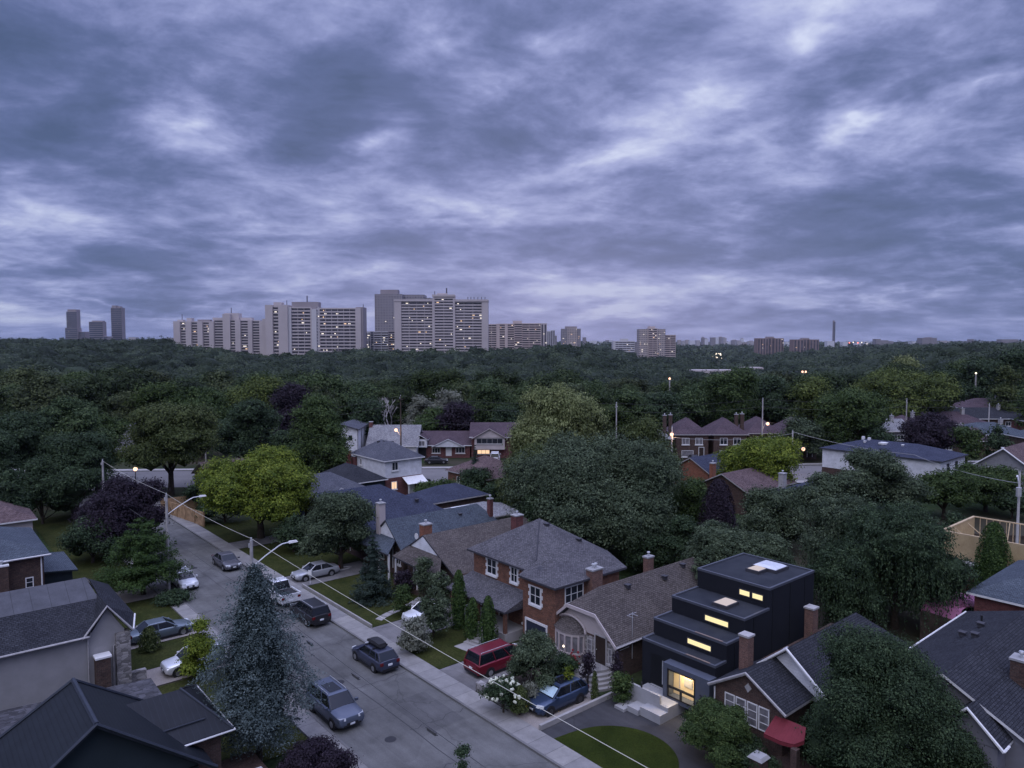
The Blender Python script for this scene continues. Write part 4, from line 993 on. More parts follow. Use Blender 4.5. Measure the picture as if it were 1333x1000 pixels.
roof_vents(ro, [(4.1, 2.4, 5.3), (8.3, 2.2, 5.15), (11.2, 2.6, 5.45)])
b = MB(); b.tube([(.2, -.25, 2.3), (1.2, -.25, 2.3)], .02, 4); b.tube([(1.6, -.2, 1.3), (1.6, -.2, 4.7)], .025, 5); b.tube([(1.2, -.2, 4.6), (2.0, -.2, 4.6)], .015, 4)
b.tube([(1.35, -.5, 4.45), (1.35, .1, 4.45)], .012, 4).tube([(1.85, -.5, 4.45), (1.85, .1, 4.45)], .012, 4); b.build('aerial_mast', 'metal_l', root)
gutter(root, [(-.38, -.42, 2.62), (16.5, -.42, 2.62)], 'trim_grey')
# curved entry steps
st = empty('entry_steps', W(38.0, 34.9), RZ, 'curved stone steps climbing to the door of the stone fronted bungalow', 'steps')
for i, (rr_, z) in enumerate([(3.3, .17), (2.85, .34), (2.4, .51), (1.95, .68), (1.4, .85)]):
    b = MB(); pts = [(-rr_*_m.sin(a), .1-rr_*.62*_m.cos(a), z) for a in np.linspace(.0, _m.pi, 14)]; b.slab(pts, .3); b.build('step', 'conc_step', st)
b = MB(); 
for y in np.linspace(-.7, -.1, 6): b.tube([(-1.0, y, .85), (-1.0, y, 1.6)], .012, 4)
b.tube([(-1.0, -.72, 1.6), (-1.0, -.05, 1.6)], .02, 4); b.build('railing', 'plastic', st)
# --- D: two-storey brick house with hipped roof
root = empty('house', W(37.4, 39.2), RZ, 'two storey red brick house with grey hipped roof and navy garage door', 'house')
b = MB(); b.box(.0, 7.2, 0, 3.7, -.5, 5.55); b.box(.9, 9.0, 3.7, 11.3, -.5, 5.75); b.build('wall', 'br_red', root)
b = MB(); ze = 5.62; Pk = (4.95, 7.2, 8.65); V1 = (2.0, 2.3, 6.5); V2 = (1.35, 3.6, 6.5)
b.slab([(-.45, -.45, ze), (7.65, -.45, ze), V1], .16, 0, 1); b.slab([V1, (7.65, -.45, ze), Pk], .16, 0, 1); b.slab([V1, Pk, V2], .16, 0, 1); b.slab([(7.65, -.45, ze), (9.45, 3.3, 5.8), Pk], .16, 0, 1)
b.slab([(-.45, 3.75, ze), (-.45, -.45, ze), V1, V2], .16, 0, 1); b.slab([(.45, 11.75, 5.8), (.45, 3.5, 5.8), V2, Pk], .16, 0, 1)
b.slab([(9.45, 11.75, 5.8), (.45, 11.75, 5.8), Pk], .16, 0, 1); b.slab([(9.45, 3.3, 5.8), (9.45, 11.75, 5.8), Pk], .16, 0, 1)
b.build('roof', ['sh_grey', 'fascia_dark'], root)
rf_ = root.children[-1]
roof_vents(rf_, [(4.9, 6.2, 8.2), (6.2, 3.6, 7.2)])
b = MB(); b.tube([(.4, 3.6, 5.82), (1.35, 3.6, 6.52), (4.7, 6.95, 8.5)], .06, 5); b.build('valley_flashing', 'fascia_dark', rf_)
FD = faces_of(12.2, 11.3); Ff = ((0, 0), (0, 1), (-1, 0)); Ff2 = ((.9, 0), (0, 1), (-1, 0)); Fn = ((0, 0), (1, 0), (0, -1))
window(root, Ff, 2.2, 3.55, 1.25, 1.45, 2, 2, 'trim', 'glass', surround='trim')
window(root, Ff2, 8.75, 4.15, 1.3, 1.35, 2, 2, 'trim', 'glass', surround='trim')
window(root, Ff2, 5.8, 4.2, .85, 1.3, 2, 2, 'trim', 'glass', surround='trim')
window(root, Fn, 2.0, 3.95, 2.0, 1.3, 3, 2, 'trim', 'glass')
window(root, Ff2, 4.3, 1.2, .75, 1.7, 2, 2, 'trim', 'glass')
door(root, Ff2, 7.2, .9, 1.0, 2.1); window(root, Ff2, 9.4, 1.3, 1.6, 1.2, 3, 1)
g = MB(); g.M = fmat(Ff, 2.1, 0); g.box(-1.15, 1.15, -.02, .03, .05, 2.1); go = g.build('garage_door', 'door_blue', root)
g = MB(); g.M = fmat(Ff, 2.1, 0); g.box(-1.28, -1.15, -.02, .08, .0, 2.28).box(1.15, 1.28, -.02, .08, 0, 2.28).box(-1.15, 1.15, -.02, .08, 2.1, 2.28); g.build('frame', 'trim', go)
chimney(root, 3.9, -.36, 0, 6.3, 1.15, .7, 'br_chim', 2)
b = MB(); b.slab([(-1.5, 12.2, 2.7), (-1.5, 4.2, 2.7), (.95, 3.72, 3.85), (.95, 11.5, 3.85)], .16, 0, 1); b.slab([(-1.5, 4.2, 2.7), (.9, 3.72, 2.95), (.95, 3.72, 3.85)], .14, 0, 1); b.build('porch_roof', ['sh_grey', 'fascia_dark'], root)
for y in (4.5, 8.0, 11.6): b = MB(); b.box(-1.3, -1.05, y-.13, y+.13, .0, 2.6); b.build('porch_column', 'br_red', root)
b = MB(); b.box(-1.35, .9, 4.3, 11.7, -.4, .85); b.build('porch_floor', 'conc_step', root)
b = MB(); b.tube([(.92, 3.6, 5.6), (.92, 3.6, 0)], .05, 5); b.build('downspout', 'fascia_dark', root)
st = empty('entry_steps', W(33.9, 45.0), RZ+rad(8), 'straight grey concrete steps up to the porch of the two storey brick house', 'steps')
for i in range(6):
    b = MB(); b.box(i*.33, i*.33+.36, -.75-.04*(5-i), .75+.04*(5-i), -.1, .15*(i+1)); b.build('step', 'conc_step', st)
b = MB(); b.slab([(-1.0, -1.0, .08), (0, -.9, .08), (0, .9, .08), (-1.0, 1.0, .08)], .1); b.build('walk', 'conc_step', st)
hbk = empty('hanging_basket', W(36.1, 47.5, 1.75), RZ, 'pale pink flower basket hanging under the porch roof of the two storey brick house', 'flower basket')
b = MB(); b.ball((0, 0, 0), .24, 0, 10, 6, .8); b.build('basket', 'plastic', hbk)
b = MB(); r2 = random.Random(5)
for i in range(26): 
    a = r2.uniform(0, 6.28); q2 = r2.uniform(.05, .28); b.ball((_m.cos(a)*q2, _m.sin(a)*q2, .14+r2.uniform(-.05, .12)), .075, 0, 6, 4)
b.build('blossoms', 'white_fab', hbk)
b = MB(); b.tube([(0, 0, .2), (0, 0, .9)], .012, 4); b.build('chain', 'metal_l', hbk)
# --- E: bungalow with white gable, brown roof
root = empty('bungalow', W(38.0, 52.3), RZ, 'bungalow with wide brown shingle roof, white gable and ivy on the porch', 'house')
b = MB(); b.box(0.6, 14.5, .4, 9.6, -.5, 2.9); b.build('wall', 'br_dark', root)
yr = 5.9; zr = 5.5
b = MB()
b.slab([(-.2, -.2, 2.55), (15, -.2, 2.55), (12.5, yr, zr), (0, yr, zr)], .16, 0, 1)
b.slab([(15, 10.1, 2.95), (-.2, 10.1, 2.95), (0, yr, zr), (12.5, yr, zr)], .16, 0, 1)
b.slab([(15, -.2, 2.55), (15, 10.1, 2.95), (12.5, yr, zr)], .16, 0, 1)
b.slab([(-1.3, 9.4, 2.95), (-1.3, 1.2, 2.75), (.1, 2.9, 4.12), (.1, 8.05, 4.12)], .14, 0, 1)
ro = b.build('roof', ['sh_brown', 'fascia_dark'], root)
b = MB(); b.slab([(.0, 2.9, 4.0), (.0, 8.1, 4.0), (.0, yr, 5.35)], .2, d=(-1, 0, 0)); b.build('gable', 'siding', root)
FE = ((.6, 0), (0, 1), (-1, 0))
for c in (6.4, 7.3, 8.2): window(root, FE, c, 1.0, .62, 1.6, 1, 2, 'trim', 'glass_curt', sill=False)
door(root, FE, 5.0, .6, .9, 2.0); window(root, FE, 3.2, 1.1, 1.5, 1.2, 3, 1)
for y in (1.4, 5.3, 9.2): b = MB(); b.box(-1.1, -.95, y-.08, y+.08, 0, 2.6); b.build('porch_post', 'trim', root)
b = MB(); b.box(-1.2, .6, 1.2, 9.4, -.4, .55); b.build('porch_floor', 'br_dark', root)
chimney(root, 1.0, 6.9, 3.5, 6.3, .95, .8, 'br_orange', 1); chimney(root, 9.4, 3.0, 3.9, 6.6, .95, .8, 'br_maroon', 1); 
window(root, ((0, .4), (1, 0), (0, -1)), 3.2, 1.35, 1.3, .7, 2, 1)
dsh = MB(); dsh.tube([(1.0, 8.3, 4.0), (.9, 8.3, 4.6)], .03, 5); dsh.slab([(.8+.0, 8.3+.32*_m.cos(a), 4.75+.32*_m.sin(a)) for a in np.linspace(0, 6.28, 13)[:-1]], .04, d=(-1, .3, .3)); dsh.build('satellite_dish', 'trim', ro)
iv = np.random.default_rng(2); P = np.stack([iv.uniform(-1.25, -.9, 1800), iv.uniform(1.0, 5.0, 1800), iv.uniform(.2, 2.6, 1800)], 1); P[:, 2] *= np.where(np.sin(P[:, 1]*2.3) > -.2, 1, .5)
q_ = leafquads(P, np.tile([-1., 0, .3], (1800, 1)), .17, iv, .6); im = np_mesh('ivy', q_, iv.uniform(0, 1, 1800), LF['mid']); io = bpy.data.objects.new('ivy', im); COL.objects.link(io); io.parent = root
# --- F: bungalow with slate coloured roof
root = empty('bungalow', W(38.2, 62.6), RZ, 'bungalow with slate blue roof, white gable and a tall pale chimney', 'house')
b = MB(); b.box(.5, 13.5, .3, 6.2, -.5, 3.0); b.build('wall', 'br_dark', root)
yr = 3.0; b = MB()
b.slab([(0, -.15, 2.95), (14, -.15, 2.95), (12, yr, 5.55), (0, yr, 5.55)], .16, 0, 1); b.slab([(14, 6.5, 2.95), (0, 6.5, 2.95), (0, yr, 5.55), (12, yr, 5.55)], .16, 0, 1)
b.slab([(14, -.15, 2.95), (14, 6.5, 2.95), (12, yr, 5.55)], .16, 0, 1); b.slab([(-1.4, 6.3, 2.8), (-1.4, .1, 2.8), (.1, 1.1, 3.9), (.1, 5.0, 3.9)], .14, 0, 1)
ro = b.build('roof', ['sh_teal', 'fascia_dark'], root)
b = MB(); b.slab([(.1, 1.1, 3.75), (.1, 5.0, 3.75), (.1, yr, 5.35)], .2, d=(-1, 0, 0)); b.build('gable', 'siding', root)
for y in (.4, 2.3): b = MB(); b.box(-1.2, -1.05, y-.08, y+.08, 0, 2.7); b.build('porch_post', 'trim', root)
Ff3 = ((.5, 0), (0, 1), (-1, 0)); window(root, Ff3, 1.2, 1.2, .9, 1.2, 2, 1); window(root, Ff3, 4.8, 1.2, 1.4, 1.2, 2, 1); door(root, Ff3, 2.8, .6)
chimney(root, .3, 4.4, 3.0, 7.1, .7, .75, 'stucco_pink', 1); roof_vents(ro, [(9.0, 2.2, 4.8)]); chimney(root, 12.8, 1.6, 3.2, 6.3, .5, .5, 'br_maroon', 1)
# --- further houses up the right side
def plain_house(name, label, t0, t1, s0, s1, ze, roof, rise, wall, roofm, **k):
    return house(name, label, t0, t1, s0, s1, ze, roof, rise, .4, wall, roofm, k.pop('trim', 'trim_grey'), **k)
r1, ro, F, D, Wd = plain_house('bungalow', 'bungalow with plain navy hipped roof behind the pale chimney', 38.6, 50.5, 70.0, 77.0, 3.1, 'ghx', 2.5, 'br_dark', 'sh_navy'); roof_vents(ro, [(8, 2.6, 5.2)]); window(r1, F['f'], 2, 1.2, 1.2, 1.2); door(r1, F['f'], 4.5, .4)
r1, ro, F, D, Wd = plain_house('bungalow', 'bungalow with broad navy roof just beyond the plain navy hipped one', 38.6, 51.0, 78.2, 86.0, 3.2, 'ghx', 2.5, 'br_dark', 'sh_navy'); window(r1, F['f'], 2, 1.2, 1.2, 1.2); door(r1, F['f'], 5, .4)
r1, ro, F, D, Wd = plain_house('bungalow', 'bungalow with grey roof and small dark gable edged in white', 40.0, 50.0, 90.0, 98.0, 3.4, 'hip', 2.4, 'stucco_dark', 'sh_mid', trim='trim')
b = MB(); b.slab([(3.2, -1.4, 3.3), (5.0, -1.4, 4.5), (5.0, 2.6, 4.5), (3.2, 2.6, 3.3)], .15, 0, 1); b.slab([(6.8, 2.6, 3.3), (5.0, 2.6, 4.5), (5.0, -1.4, 4.5), (6.8, -1.4, 3.3)], .15, 0, 1); b.build('dormer_roof', ['sh_mid', 'trim'], r1)
b = MB(); b.box(3.5, 6.5, -1.1, 0, -.5, 3.3); b.slab([(3.5, -1.1, 3.2), (6.5, -1.1, 3.2), (5.0, -1.1, 4.3)], .1, d=(0, -1, 0)); b.build('dormer_wall', 'stucco_dark', r1)
r1, ro, F, D, Wd = plain_house('bungalow', 'low house with dark roof and white eaves before the white two storey house', 50.0, 56.2, 96.5, 106.0, 3.2, 'hip', 2.0, 'stucco_dark', 'sh_dark', trim='trim'); window(r1, F['n'], 3.2, 1.2, .9, 1.1)
# white two-storey house
r1, ro, F, D, Wd = plain_house('house', 'two storey house with white siding above brick and a white metal awning', 56.8, 63.4, 97.3, 107.6, 5.9, 'hip', 2.3, 'siding', 'sh_mid', trim='trim', z0=-.1)
b = MB(); b.box(-.03, D+.03, -.03, Wd+.03, -.5, 3.1); b.build('brick_base', 'br_maroon', r1)
window(r1, F['n'], 1.7, 4.2, 1.1, 1.3, 2, 1); window(r1, F['f'], 7.6, 4.3, .6, 1.0, 1, 1, pane='glass_curt')
F2 = ((0, -.03), (1, 0), (0, -1)); window(r1, F2, 1.5, 1.3, 1.0, 1.2, 2, 1, pane='lit_far2'); door(r1, F2, 4.6, .3, 1.0, 2.0, 'trim'); window(r1, F2, 5.9, 1.0, .5, 1.4, 1, 1)
b = MB(); b.slab([(3.0, -.03, 3.0), (3.0, -1.7, 2.1), (6.7, -1.7, 2.1), (6.7, -.03, 3.0)], .06); b.build('awning', 'white_fab', r1)
for x in (3.2, 6.4): b = MB(); b.box(x, x+.1, -1.6, -1.5, 0, 2.1); b.build('awning_post', 'trim', r1)
chimney(r1, -.35, 9.3, 0, 5.6, .6, .9, 'br_maroon', 0); roof_vents(ro, [(2.7, 6.7, 7.8), (3.2, 5.5, 7.9), (3.9, 4.4, 7.9), (4.6, 3.2, 7.2)])
# brown roofed bungalow beside the parking
r1, ro, F, D, Wd = plain_house('bungalow', 'brick bungalow with brown hipped roof behind the narrow conifer', 69.0, 77.5, 87.5, 98.0, 2.9, 'hip', 2.5, 'br_red', 'sh_red'); window(r1, F['f'], 2.5, 1.0, .9, 1.2, 1, 1); window(r1, F['n'], 2.0, .9, .8, 1.3, 1, 1); window(r1, F['n'], 5.0, .9, .8, 1.3, 1, 1); window(r1, F['f'], 7.6, 1.2, .8, 1.0, 1, 1)
# garage with white sheeted roof
g1, ro, F, D, Wd = plain_house('garage', 'low garage with pale low roof carrying a white sheet', 52.5, 59.5, 69.5, 76.5, 2.5, 'gx', .5, 'stucco_pink', 'sh_light', cat='garage')
b = MB(); b.slab([(.8, 4.2, 3.02), (3.4, 3.9, 3.08), (3.9, 5.9, 2.82), (1.2, 6.3, 2.78)], .04); o = b.build('sheet', 'white_fab', None, W(52.5, 69.5), RZ); tag(o, 'crumpled white sheet lying on the pale garage roof', 'sheet')
r1, ro, F, D, Wd = plain_house('garage', 'backyard garage with dark navy roof beyond the low pale garage', 53.0, 62.0, 79.0, 85.0, 2.9, 'hip', 1.5, 'br_dark', 'sh_navy', cat='garage')
# ================================================================ LEFT SIDE HOUSES
root = empty('house', W(0, 36.0), RZ, 'nearest house with dark ribbed metal roof and slate gable wall, cut by the frame', 'house')
b = MB(); b.box(1.6, 10.6, .25, 6.4, -.6, 3.3); b.slab([(1.6, .249, 3.39), (10.6, .249, 3.39), (6.2, .249, 6.78)], .2, d=(0, -1, 0)); b.build('wall', 'stucco_dark', root)
b = MB(); b.box(7.5, 12.2, 1.9, 7.2, -.6, 3.6); b.build('side_wall', 'br_dark', root)
b = MB()
b.slab([(11.3, -.25, 3.2), (11.3, 6.9, 3.2), (6.2, 5.3, 7.1), (6.2, -.25, 7.1)], .14, 0, 1); b.slab([(1.1, 6.9, 3.2), (1.1, -.25, 3.2), (6.2, -.25, 7.1), (6.2, 5.3, 7.1)], .14, 0, 1); b.slab([(11.3, 6.9, 3.2), (1.1, 6.9, 3.2), (6.2, 5.3, 7.1)], .14, 0, 1)
ro = b.build('roof', ['metal_tile', 'metal_cap'], root)
b = MB(); b.slab([(6.5, 1.4, 4.0), (12.7, 1.4, 4.0), (11.0, 4.5, 5.45), (6.5, 4.5, 5.45)], .12, 0, 1); b.slab([(12.7, 1.4, 4.0), (12.7, 7.6, 4.0), (11.0, 4.5, 5.45)], .12, 0, 1); b.slab([(12.7, 7.6, 4.0), (6.5, 7.6, 4.0), (6.5, 4.5, 5.45), (11.0, 4.5, 5.45)], .12, 0, 1)
b.tube([(8.6, 2.35, 4.52), (11.6, 2.35, 4.52)], .04, 5, 1)
b.build('wing_roof', ['metal_roof', 'metal_cap'], root)
b = MB(); b.tube([(6.2, -.27, 7.14), (6.2, 5.3, 7.14)], .12, 6).tube([(6.2, 5.3, 7.14), (11.3, 6.9, 3.24)], .09, 6).tube([(6.2, 5.3, 7.14), (1.1, 6.9, 3.24)], .09, 6).tube([(1.1, -.27, 3.24), (6.2, -.27, 7.14), (11.3, -.27, 3.24)], .09, 6).tube([(12.7, 1.4, 4.02), (11.0, 4.5, 5.48), (12.7, 7.6, 4.02)], .06, 6); b.build('ridge_cap', 'metal_cap', ro)
gutter(root, [(10.0, 1.32, 3.95), (12.75, 1.32, 3.95), (12.75, 7.6, 3.95)], 'trim', .05)
b = MB(); b.box(12.25, 14.5, .8, 3.8, -.3, 1.1); b.build('side_porch', 'br_dark', root)
b = MB(); b.slab([(11.5, -1.2, 2.0), (13.8, -1.2, 1.9), (13.8, .6, 1.9), (11.5, .6, 2.0)], .1); b.build('porch_roof', 'trim_grey', root)
# stucco house
root = empty('house', W(0, 54.0), RZ, 'grey stucco house with dark shingle roof, seamed upper roof and a stone corner pillar', 'house')
b = MB(); b.box(-4, 9.0, 0, 9.5, -.6, 4.75); b.box(9.0, 11.2, .02, 9.0, -.6, 4.6); b.slab([(9.0, .018, 4.58), (11.2, .018, 4.58), (10.15, .018, 6.3)], .2, d=(0, -1, 0)); b.build('wall', 'stucco', root)
b = MB()
b.slab([(-4.6, -.35, 4.75), (9.1, -.35, 4.75), (10.15, 2.1, 6.35), (-4.6, 2.1, 6.35)], .15, 0, 1); b.slab([(9.7, 4.2, 7.35), (12.2, 1.8, 4.9), (12.2, 9.8, 4.9)], .15, 0, 1)
b.slab([(12.2, 9.8, 4.9), (-4.6, 9.8, 4.9), (-4.6, 4.2, 7.35), (9.7, 4.2, 7.35)], .15, 0, 1)
b.slab([(11.6, -.25, 4.5), (12.2, 1.8, 4.9), (9.9, 4.0, 7.3), (10.15, 2.0, 6.45), (10.15, -.25, 6.45)], .14, 0, 0); b.slab([(8.7, -.25, 4.6), (10.15, -.25, 6.45), (10.1, 2.6, 6.6), (9.2, 0, 4.85)], .14, 0, 0)
ro = b.build('roof', ['sh_dark', 'trim_grey'], root)
b = MB(); b.slab([(-4.6, 2.1, 6.37), (10.1, 2.1, 6.37), (9.7, 4.22, 7.38), (-4.6, 4.22, 7.38)], .06); b.build('upper_roof', 'panel_roof', root)
b = MB(); b.tube([(8.65, -.3, 4.55), (10.15, -.3, 6.45), (11.65, -.3, 4.5)], .08, 5); b.build('rake_board', 'trim_grey', root)
gutter(root, [(-4.6, -.4, 4.68), (9.0, -.4, 4.68)], 'trim_grey', .07); gutter(root, [(12.25, 1.7, 4.85), (11.7, -.3, 4.5)], 'trim', .06)
b = MB(); b.tube([(9.0, -.1, 4.6), (9.0, -.1, 0)], .045, 5).tube([(12.1, .4, 4.4), (10.5, -.08, 3.6), (10.45, -.08, 0)], .05, 5); b.build('downspout', 'trim_grey', root)
b = MB(); b.box(10.62, 11.5, -.3, .5, -.5, 4.4); b.build('stone_pillar', 'stone', root)
b = MB(); b.box(10.9, 12.6, .4, .8, -.3, 1.2); b.build('stone_wall', 'stone', root)
ch = chimney(root, 9.75, -.45, -.3, 3.3, .85, .75, 'br_dark', 0, capm='trim'); 
rt = empty('side_roof', W(0, 46.6), RZ, 'low grey stone patterned roof between the stucco house and the metal roofed one', 'roof')
b = MB(); b.slab([(-5, 0, 1.9), (12.2, 0, 1.5), (12.2, 5.0, 1.7), (-5, 6.6, 2.1)], .2, 0, 1); b.build('covering', ['stone_grey', 'fascia_dark'], rt); b = MB(); b.box(-4.5, 11.8, .5, 4.6, -.4, 1.35); b.build('wall', 'stone', rt)
# brick house with hipped slate roof and lower brown roof
root, ro, F, D, Wd = house('house', 'two storey brick house at the left edge with slate blue hipped roof', -4, 9.3, 74.6, 85.5, 5.5, 'hip', 2.3, .45, 'br_dark', 'sh_teal', 'trim')
window(root, F['n'], 3.2, 3.5, 1.2, 1.3); window(root, F['n'], 9.2, 3.4, 1.4, 1.2, 2, 2); window(root, F['n'], 12.2, 1.4, .6, 2.2, 1, 5)
b = MB(); b.slab([(13.3, 2.0, 3.3), (16.2, 2.0, 3.0), (16.2, 9.5, 3.0), (13.3, 9.5, 3.3)], .14, 0, 1); b.box(13.3, 15.8, 2.4, 9.2, -.5, 3.0, 1); b.build('side_wing', ['sh_teal', 'stucco_dark'], root)
gutter(root, [(-.4, -.5, 5.45), (13.8, -.5, 5.45)], 'trim', .06); b = MB(); b.tube([(13.1, -.12, 5.4), (13.1, -.12, 0)], .06, 5); b.build('downspout', 'trim', root)
chimney(root, 10.2, -.5, 2.5, 5.2, .9, .7, 'br_dark', 1, capm='trim')
root, ro, F, D, Wd = house('garage', 'low garage with brown shingle roof below the slate roofed brick house', -4, 11.4, 67.0, 72.4, 2.7, 'gx', 1.3, .4, 'br_dark', 'sh_red', 'fascia_dark', cat='garage')
b = MB(); b.box(11.0, 11.9, 2.0, 2.9, 3.6, 3.9); b.build('roof_vent', 'trim', ro)
root, ro, F, D, Wd = house('house', 'house with brown hipped roof and white walls behind the slate roofed one at the left', 0, 11.4, 99, 108, 3.7, 'hip', 2.4, .45, 'stucco_pink', 'sh_red', 'trim')
window(root, F['n'], 7.5, 1.3, 2.2, 1.2, 3); window(root, F['n'], 3.5, 1.3, 2.2, 1.2, 3)
# ================================================================ HOUSES AT THE RIGHT EDGE
root, ro, F, D, Wd = house('house', 'large dark roofed house at the lower right corner with white trimmed gable', 42.2, 60.5, 9.6, 18.6, 3.8, 'ghx', 2.6, .35, 'plaster', 'sh_dark', 'trim')
b = MB(); b.slab([(-1.6, 1.3, 4.05), (4, 1.3, 4.05), (4, 2.9, 5.6), (-1.6, 2.9, 5.6)], .15, 0, 1); b.slab([(4, 4.5, 4.05), (-1.6, 4.5, 4.05), (-1.6, 2.9, 5.6), (4, 2.9, 5.6)], .15, 0, 1); b.build('front_gable_roof', ['sh_dark', 'trim'], root)
b = MB(); b.box(-1.3, 0, 1.6, 4.2, -.5, 3.9); b.slab([(-1.3, 1.6, 3.85), (-1.3, 4.2, 3.85), (-1.3, 2.9, 5.3)], .2, d=(-1, 0, 0)); b.build('front_gable', 'plaster', root)
b = MB(); b.tube([(-1.64, 1.25, 4.0), (-1.64, 2.9, 5.58), (-1.64, 4.55, 4.0)], .08, 5).tube([(-1.6, 1.25, 4.0), (-.8, 1.25, 4.0)], .06, 5); b.build('rake_board', 'trim', root)
b = MB(); b.tube([(-1.4, 1.0, 3.0), (-1.4, 1.0, 0)], .05, 5).tube([(-1.4, 1.0, 3.0), (-1.4, .0, 2.9)], .05, 5); b.build('downspout', 'trim', root)
chimney(root, 4.7, 2.3, 3.5, 6.6, .9, .8, 'br_dark', 1); roof_vents(ro, [(9, 6.6, 5.4), (11, 6.2, 5.6), (8, 5.6, 5.9)])
b = MB(); b.tube([(12.5, 6.6, 5.0), (12.5, 6.6, 5.8)], .07, 6); b.build('vent_pipe', 'plastic', ro)
gutter(root, [(.2, 9.4, 3.8), (18.4, 9.4, 3.8)], 'trim', .06)
root, ro, F, D, Wd = house('house', 'slate roofed house at the right edge behind the large dark roof', 64, 76, 12.0, 19.5, 4.4, 'hip', 2.0, .45, 'br_maroon', 'sh_teal', 'trim')
root, ro, F, D, Wd = house('porch', 'corner of a tan brick porch with hipped grey roof at the lower right edge', 39.6, 43, 4.6, 8.3, 3.0, 'hip', 1.2, .35, 'br_tan', 'sh_mid', 'trim', cat='porch')
# house under construction
root = empty('unfinished_house', W(78, 18.0), RZ, 'house under construction with bare sheathing walls and no roof at the right edge', 'building site')
b = MB(); b.box(0, 9, 8.75, 8.9, 3.0, 5.4).box(0, .15, 0, 8.9, 3.0, 5.4).box(0, 9, 0, .15, 3.0, 5.4); b.build('sheathing', 'osb', root)
b = MB(); b.box(0, 9, 0, 8.9, -.3, 2.9); b.build('ground_floor', 'br_maroon', root)
b = MB(); b.box(.2, 8.9, .2, 8.7, 2.9, 3.02); b.build('floor_deck', 'osb', root)
b = MB(); b.box(0, 9.1, 8.7, 8.95, 5.4, 5.5).box(0, .2, 0, 8.7, 5.4, 5.5).box(.2, 9.1, -.02, .2, 5.4, 5.5).box(8.9, 9.1, .2, 8.7, 5.4, 5.5)
for y in np.arange(.4, 8.8, .6): b.box(8.93, 9.03, y, y+.05, 3.02, 5.4)
for x, y in ((1.5, 8.6), (3.0, 8.6), (6.4, 8.6)): b.tube([(x, y, 5.2), (x+.5, y-2.6, 3.05)], .05, 4)
b.tube([(8.8, 5.5, 5.4), (6.8, 5.2, 3.05)], .05, 4).tube([(8.8, 2.5, 5.4), (6.8, 2.8, 3.05)], .05, 4); b.build('wall_frame', 'lumber', root)
b = MB(); b.box(-.9, 0, 2.0, 7.5, 2.75, 2.95); b.build('ledge', 'trim_grey', root)
ld = empty('ladder', W(76.6, 22.4), RZ, 'aluminium ladder leaning by the house under construction', 'ladder')
b = MB()
for y in (-.2, .2): b.tube([(0, y, 0), (.9, y, 3.2)], .03, 4)
b.build('rail', 'metal_l', ld); b = MB()
for i in range(10): b.tube([(.09*i+.05, -.2, .3*i+.2), (.09*i+.05, .2, .3*i+.2)], .02, 4)
b.build('rung', 'metal_l', ld)
tp = MB(); r3 = random.Random(9)
for i in range(8):
    for j in range(6):
        def zz(i, j): return .95+.16*_m.sin(i*1.3+j*.9)+.1*_m.cos(j*2.1)-.05*j
        tp.face([(i*.62, j*.5, zz(i, j)), ((i+1)*.62, j*.5, zz(i+1, j)), ((i+1)*.62, (j+1)*.5, zz(i+1, j+1)), (i*.62, (j+1)*.5, zz(i, j+1))])
for j in range(6):
    tp.face([(0, j*.5, .95+.16*_m.sin(j*.9)+.1*_m.cos(j*2.1)-.05*j), (-.3, j*.5, 0), (-.3, (j+1)*.5, 0), (0, (j+1)*.5, .95+.16*_m.sin((j+1)*.9)+.1*_m.cos((j+1)*2.1)-.05*(j+1))])
o = tp.build('tarpaulin', 'pink', None, W(62.6, 19.9, 2.1), RZ-.15); tag(o, 'bright pink sheet draped behind the large dark roof at the right', 'tarpaulin')
o = MB(); o.box(-2.2, 2.2, -1.8, 1.8, 0, 2.3); o = o.build('shed', 'wood_dark', None, W(64.6, 21.0), RZ); tag(o, 'dark timber shed under the pink sheet', 'shed')
b = MB(); b.box(0, 12, -.05, .05, 0, 2.0); o = b.build('fence', 'wood_dark', None, W(92, 31.5), RZ-.9); tag(o, 'dark board fence behind the house under construction', 'fence')
# ================================================================ HOUSES BEHIND, RIGHT HALF
plain_house('house', 'dark navy gabled house with orange brick front beside the dark brown row', 99, 109, 68.3, 75.0, 3.0, 'gx', 2.1, 'br_orange', 'sh_navy')
r1, ro, F, D, Wd = plain_house('bungalow', 'bungalow with brown and navy roof and orange chimney below the bright green tree', 89, 101, 55, 63, 3.2, 'gx', 2.2, 'br_dark', 'sh_red'); chimney(r1, 2.5, 7.4, 3, 6.2, .8, .6, 'br_orange', 1)
r1, ro, F, D, Wd = plain_house('bungalow', 'bungalow with blue grey roof and grey chimney right of the bright green tree', 88, 98, 44.5, 52.5, 3.4, 'hip', 1.9, 'br_dark', 'sh_navy'); chimney(r1, 2.6, 6.3, 3, 6.4, .9, .7, 'trim_grey', 1)
r1, ro, F, D, Wd = plain_house('apartment_block', 'long white two storey building with dark navy hipped roof', 120.8, 131, 42, 60.5, 5.9, 'hip', 1.6, 'siding', 'sh_navy', cat='building', trim='fascia_dark')
window(r1, F['n'], 3, 3.6, 1.0, 1.6, 1, 1, 'fascia_dark'); window(r1, F['n'], 6.5, 3.6, 1.0, 1.6, 1, 1, 'fascia_dark'); roof_vents(ro, [(3.4, 10, 7.0), (3.6, 13, 7.1), (3.8, 7, 7.1)], 'trim')
b = MB(); b.box(-.02, 10.2, -.02, 18.52, -.4, 2.6); b.build('brick_base', 'br_dark', r1)
b = MB(); b.box(3.2, 4.4, 9.5, 10.6, 7.05, 7.35).box(4.6, 5.0, 13.6, 14, 7.3, 7.9).box(4.6, 5.0, 12.6, 13, 7.3, 7.8); b.build('rooftop_unit', 'trim', ro)
